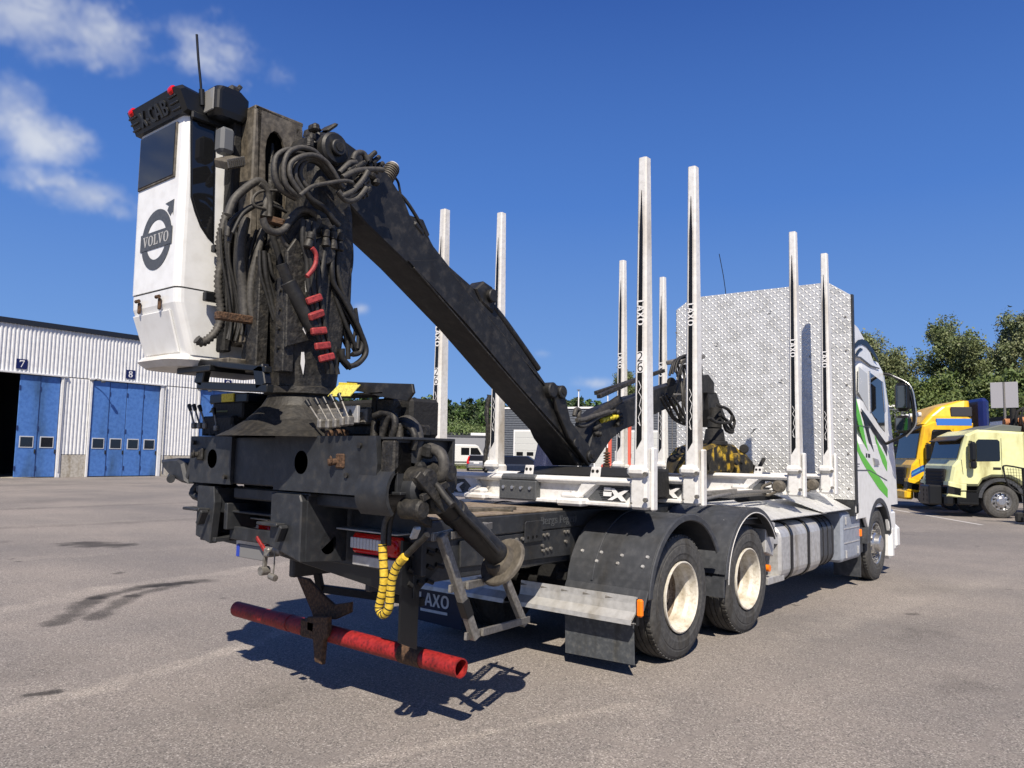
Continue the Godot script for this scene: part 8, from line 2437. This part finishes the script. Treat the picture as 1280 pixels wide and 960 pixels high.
func make_ladder(t: Node3D) -> void:
	# red underrun bar with its rusty hanger
	var b := B.new()
	var t0 := Vector3(-2.52, 0.41, -1.36)
	var t1 := Vector3(-2.52, 0.395, 1.07)
	# a pipe, open at the right end
	b.lathe([Vector2(0.05, 0.0), Vector2(0.058, 0.0), Vector2(0.058, 2.43), Vector2(0.05, 2.43), Vector2(0.05, 2.0), Vector2(0, 2.0)], b.frame(t0, t1), 26)
	b.cyl(t0, t0 + Vector3(0, 0, 0.01), 0.057, -1, 22)
	var bar := part("underrun_bar", b, M.red, t)
	for w in [[0.24, 0.3], [0.315, 0.38], [0.79, 0.87]]:
		b = B.new()
		b.cyl(t0.lerp(t1, w[0]), t0.lerp(t1, w[1]), 0.062, -1, 22, 0.002)
		part("clamp_band", b, M.rust if w[0] > 0.5 else M.red, bar)
	b = B.new()
	b.px(PackedVector2Array([Vector2(-0.669, 0.734), Vector2(-0.59, 0.64), Vector2(-0.47, 0.501), Vector2(-0.447, 0.457), Vector2(-0.294, 0.479), Vector2(-0.2, 0.487), Vector2(-0.035, 0.558), Vector2(-0.034, 0.629), Vector2(-0.224, 0.587), Vector2(-0.362, 0.645), Vector2(-0.526, 0.732)]), -2.47, -2.44, 0.006)
	b.px(PackedVector2Array([Vector2(-0.343, 0.504), Vector2(-0.11, 0.537), Vector2(-0.103, 0.409), Vector2(-0.146, 0.374), Vector2(-0.16, 0.21), Vector2(-0.239, 0.216), Vector2(-0.28, 0.41), Vector2(-0.337, 0.413)]), -2.6, -2.56, 0.006)
	b.bb(Vector3(-2.6, 0.36, -0.42), Vector3(-2.44, 0.48, -0.26), 0.01)
	part("hanger", b, M.rust, bar)
	b = B.new()
	b.bar(Vector3(-2.3, 0.95, -0.72), Vector3(-2.1, 0.55, -0.85), 0.05, 0.06)
	b.bar(Vector3(-2.1, 0.58, -0.85), Vector3(-2.0, 0.6, 0.2), 0.05, 0.06)
	part("under_frame", b, M.dark, t)
	# yellow spiral guard on a hanging hose
	b = B.new()
	var g := [Vector3(-3, 1.143, 0.881), Vector3(-3, 1.055, 0.892), Vector3(-3, 0.944, 0.904), Vector3(-3, 0.854, 0.888), Vector3(-3, 0.785, 0.871), Vector3(-3, 0.754, 0.906), Vector3(-3, 0.796, 0.951), Vector3(-3, 0.876, 0.961), Vector3(-3, 0.952, 0.971), Vector3(-3, 1.031, 1.007), Vector3(-3, 1.09, 1.07)]
	b.tube(g, 0.025, 12, 6)
	var yg := part("yellow_hose_guard", b, worn([Color(0.55, 0.45, 0.15), Color(0.83, 0.7, 0.2), Color(0.9, 0.8, 0.35)], 0.2, 0.6, 0.0, 0.0, [0.25, 0.5, 0.8], 89), t)
	b = B.new()
	var sp := b.smooth(g, 12)
	for k in range(2, sp.size() - 8, 5):
		var ax: Vector3 = (sp[k + 1] - sp[k - 1]).normalized()
		b.cyl(sp[k] - ax * 0.003, sp[k] + ax * 0.003, 0.0262, -1, 12)
	part("spiral_gap", b, M.dark, yg)
	hose(yg, [Vector3(-3, 1.463, 0.933), Vector3(-3, 1.411, 0.989), Vector3(-3, 1.328, 0.94), Vector3(-3, 1.257, 0.896), Vector3(-3, 1.135, 0.888)], 0.017, M.hose2)
	hose(yg, [Vector3(-2.98, 1.397, 0.981), Vector3(-2.98, 1.304, 0.932), Vector3(-2.98, 1.235, 0.915), Vector3(-2.98, 1.136, 0.913)], 0.014, M.hose)
	hose(yg, [Vector3(-2.98, 1.086, 1.048), Vector3(-2.98, 1.135, 1.111), Vector3(-2.98, 1.184, 1.172), Vector3(-2.98, 1.223, 1.221)], 0.02, M.grease)
	b = B.new()
	b.box([Vector3(-2.95, 1.22, 1.095)][0], Vector3(0.05, 0.08, 0.03), 0.01, Basis(Vector3(1, 0, 0), 0.5))
	part("pipe_end", b, M.alu, yg)
	# perforated black side plate
	b = B.new()
	var plate := PackedVector2Array([Vector2(-2.877, 1.156), Vector2(-2.502, 1.061), Vector2(-2.569, 0.98), Vector2(-2.738, 0.857), Vector2(-2.744, 0.518), Vector2(-2.878, 0.577)])
	b.pz(plate, 0.9, 0.92, 0.0)
	var pp := part("side_plate", b, M.print_black, t)
	b = B.new()
	for i in 4:
		for j in (3 if i > 1 else 6):
			if j > 2 or not Geometry2D.is_point_in_polygon(Vector2(-2.83 + i * 0.075, 1.08 - j * 0.085), plate):
				continue
			b.cyl(Vector3(-2.83 + i * 0.075, 1.08 - j * 0.085, 0.9205), Vector3(-2.8 + i * 0.085, 1.06 - j * 0.085, 0.9225), 0.014, -1, 10)
	part("punched_hole", b, M.dark, pp)
	# access ladder of aluminium
	b = B.new()
	var ra := [Vector3(-2.772, 1.201, 1.12)]
	var rb := [Vector3(-2.458, 0.566, 1.12)]
	b.bar(ra[0], rb[0], 0.05, 0.055, 0.006)
	var ca := [Vector3(-2.022, 1.194, 0.78)]
	var cb := [Vector3(-1.561, 0.458, 0.78)]
	var ld := part("ladder", b, M.steel, t)
	b = B.new()
	b.bar(ca[0], cb[0], 0.05, 0.055, 0.006)
	part("rail", b, M.steel, ld)
	b = B.new()
	b.bar(ra[0].lerp(rb[0], 0.62), ra[0].lerp(rb[0], 0.78), 0.056, 0.061, 0.004)
	part("black_tape", b, M.print_black, ld)
	for f in [0.02, 0.5, 0.96]:
		var p: Vector3 = ra[0].lerp(rb[0], f)
		var q: Vector3 = ca[0].lerp(cb[0], f)
		b = B.new()
		var u := (q - p).normalized()
		for e in [-0.075, 0.075]:
			b.bar(p + Vector3(e, 0, 0), q + Vector3(e, 0, 0), 0.018, 0.045, 0.003)
		for k in 11:
			var m := p.lerp(q, (k + 0.5) / 11.0)
			b.bar(m + Vector3(-0.075, 0.01, 0), m + Vector3(0.075, 0.01, 0), 0.01, 0.025, 0.0)
		part("grated_tread", b, M.steel, ld)

func _ready() -> void:
	rng.seed = 7
	var cam := Camera3D.new()
	cam.name = "camera"
	add_child(cam)
	cam.transform = Transform3D(Basis(Vector3(0.635672, 0.017627, 0.771758), Vector3(-0.080624, 0.995788, 0.043664), Vector3(-0.767737, -0.089978, 0.634416)), Vector3(-6.0204, 1.665, 4.3145))
	cam.fov = 52.4182
	cam.near = 0.1
	cam.far = 1500.0
	cam.current = true
	var we := WorldEnvironment.new()
	we.name = "environment"
	var env := Environment.new()
	env.background_mode = Environment.BG_SKY
	env.sky = make_sky()
	env.background_energy_multiplier = 1.0
	env.tonemap_mode = Environment.TONE_MAPPER_LINEAR
	env.tonemap_exposure = 1.45
	env.sdfgi_enabled = true
	env.ssao_enabled = true
	env.ssil_enabled = true
	we.environment = env
	add_child(we)
	var sun := DirectionalLight3D.new()
	sun.name = "sun"
	add_child(sun)
	sun.look_at_from_position(Vector3.ZERO, Vector3(0.53, -0.75, -0.4), Vector3.UP)
	sun.light_energy = 1.5
	sun.light_color = Color(1.0, 0.955, 0.89)
	sun.light_angular_distance = 0.5
	sun.shadow_enabled = true
	make_materials()
	make_ground()
	make_hall()
	make_background()
	make_trees()
	make_parked()
	make_truck()
	make_crane()
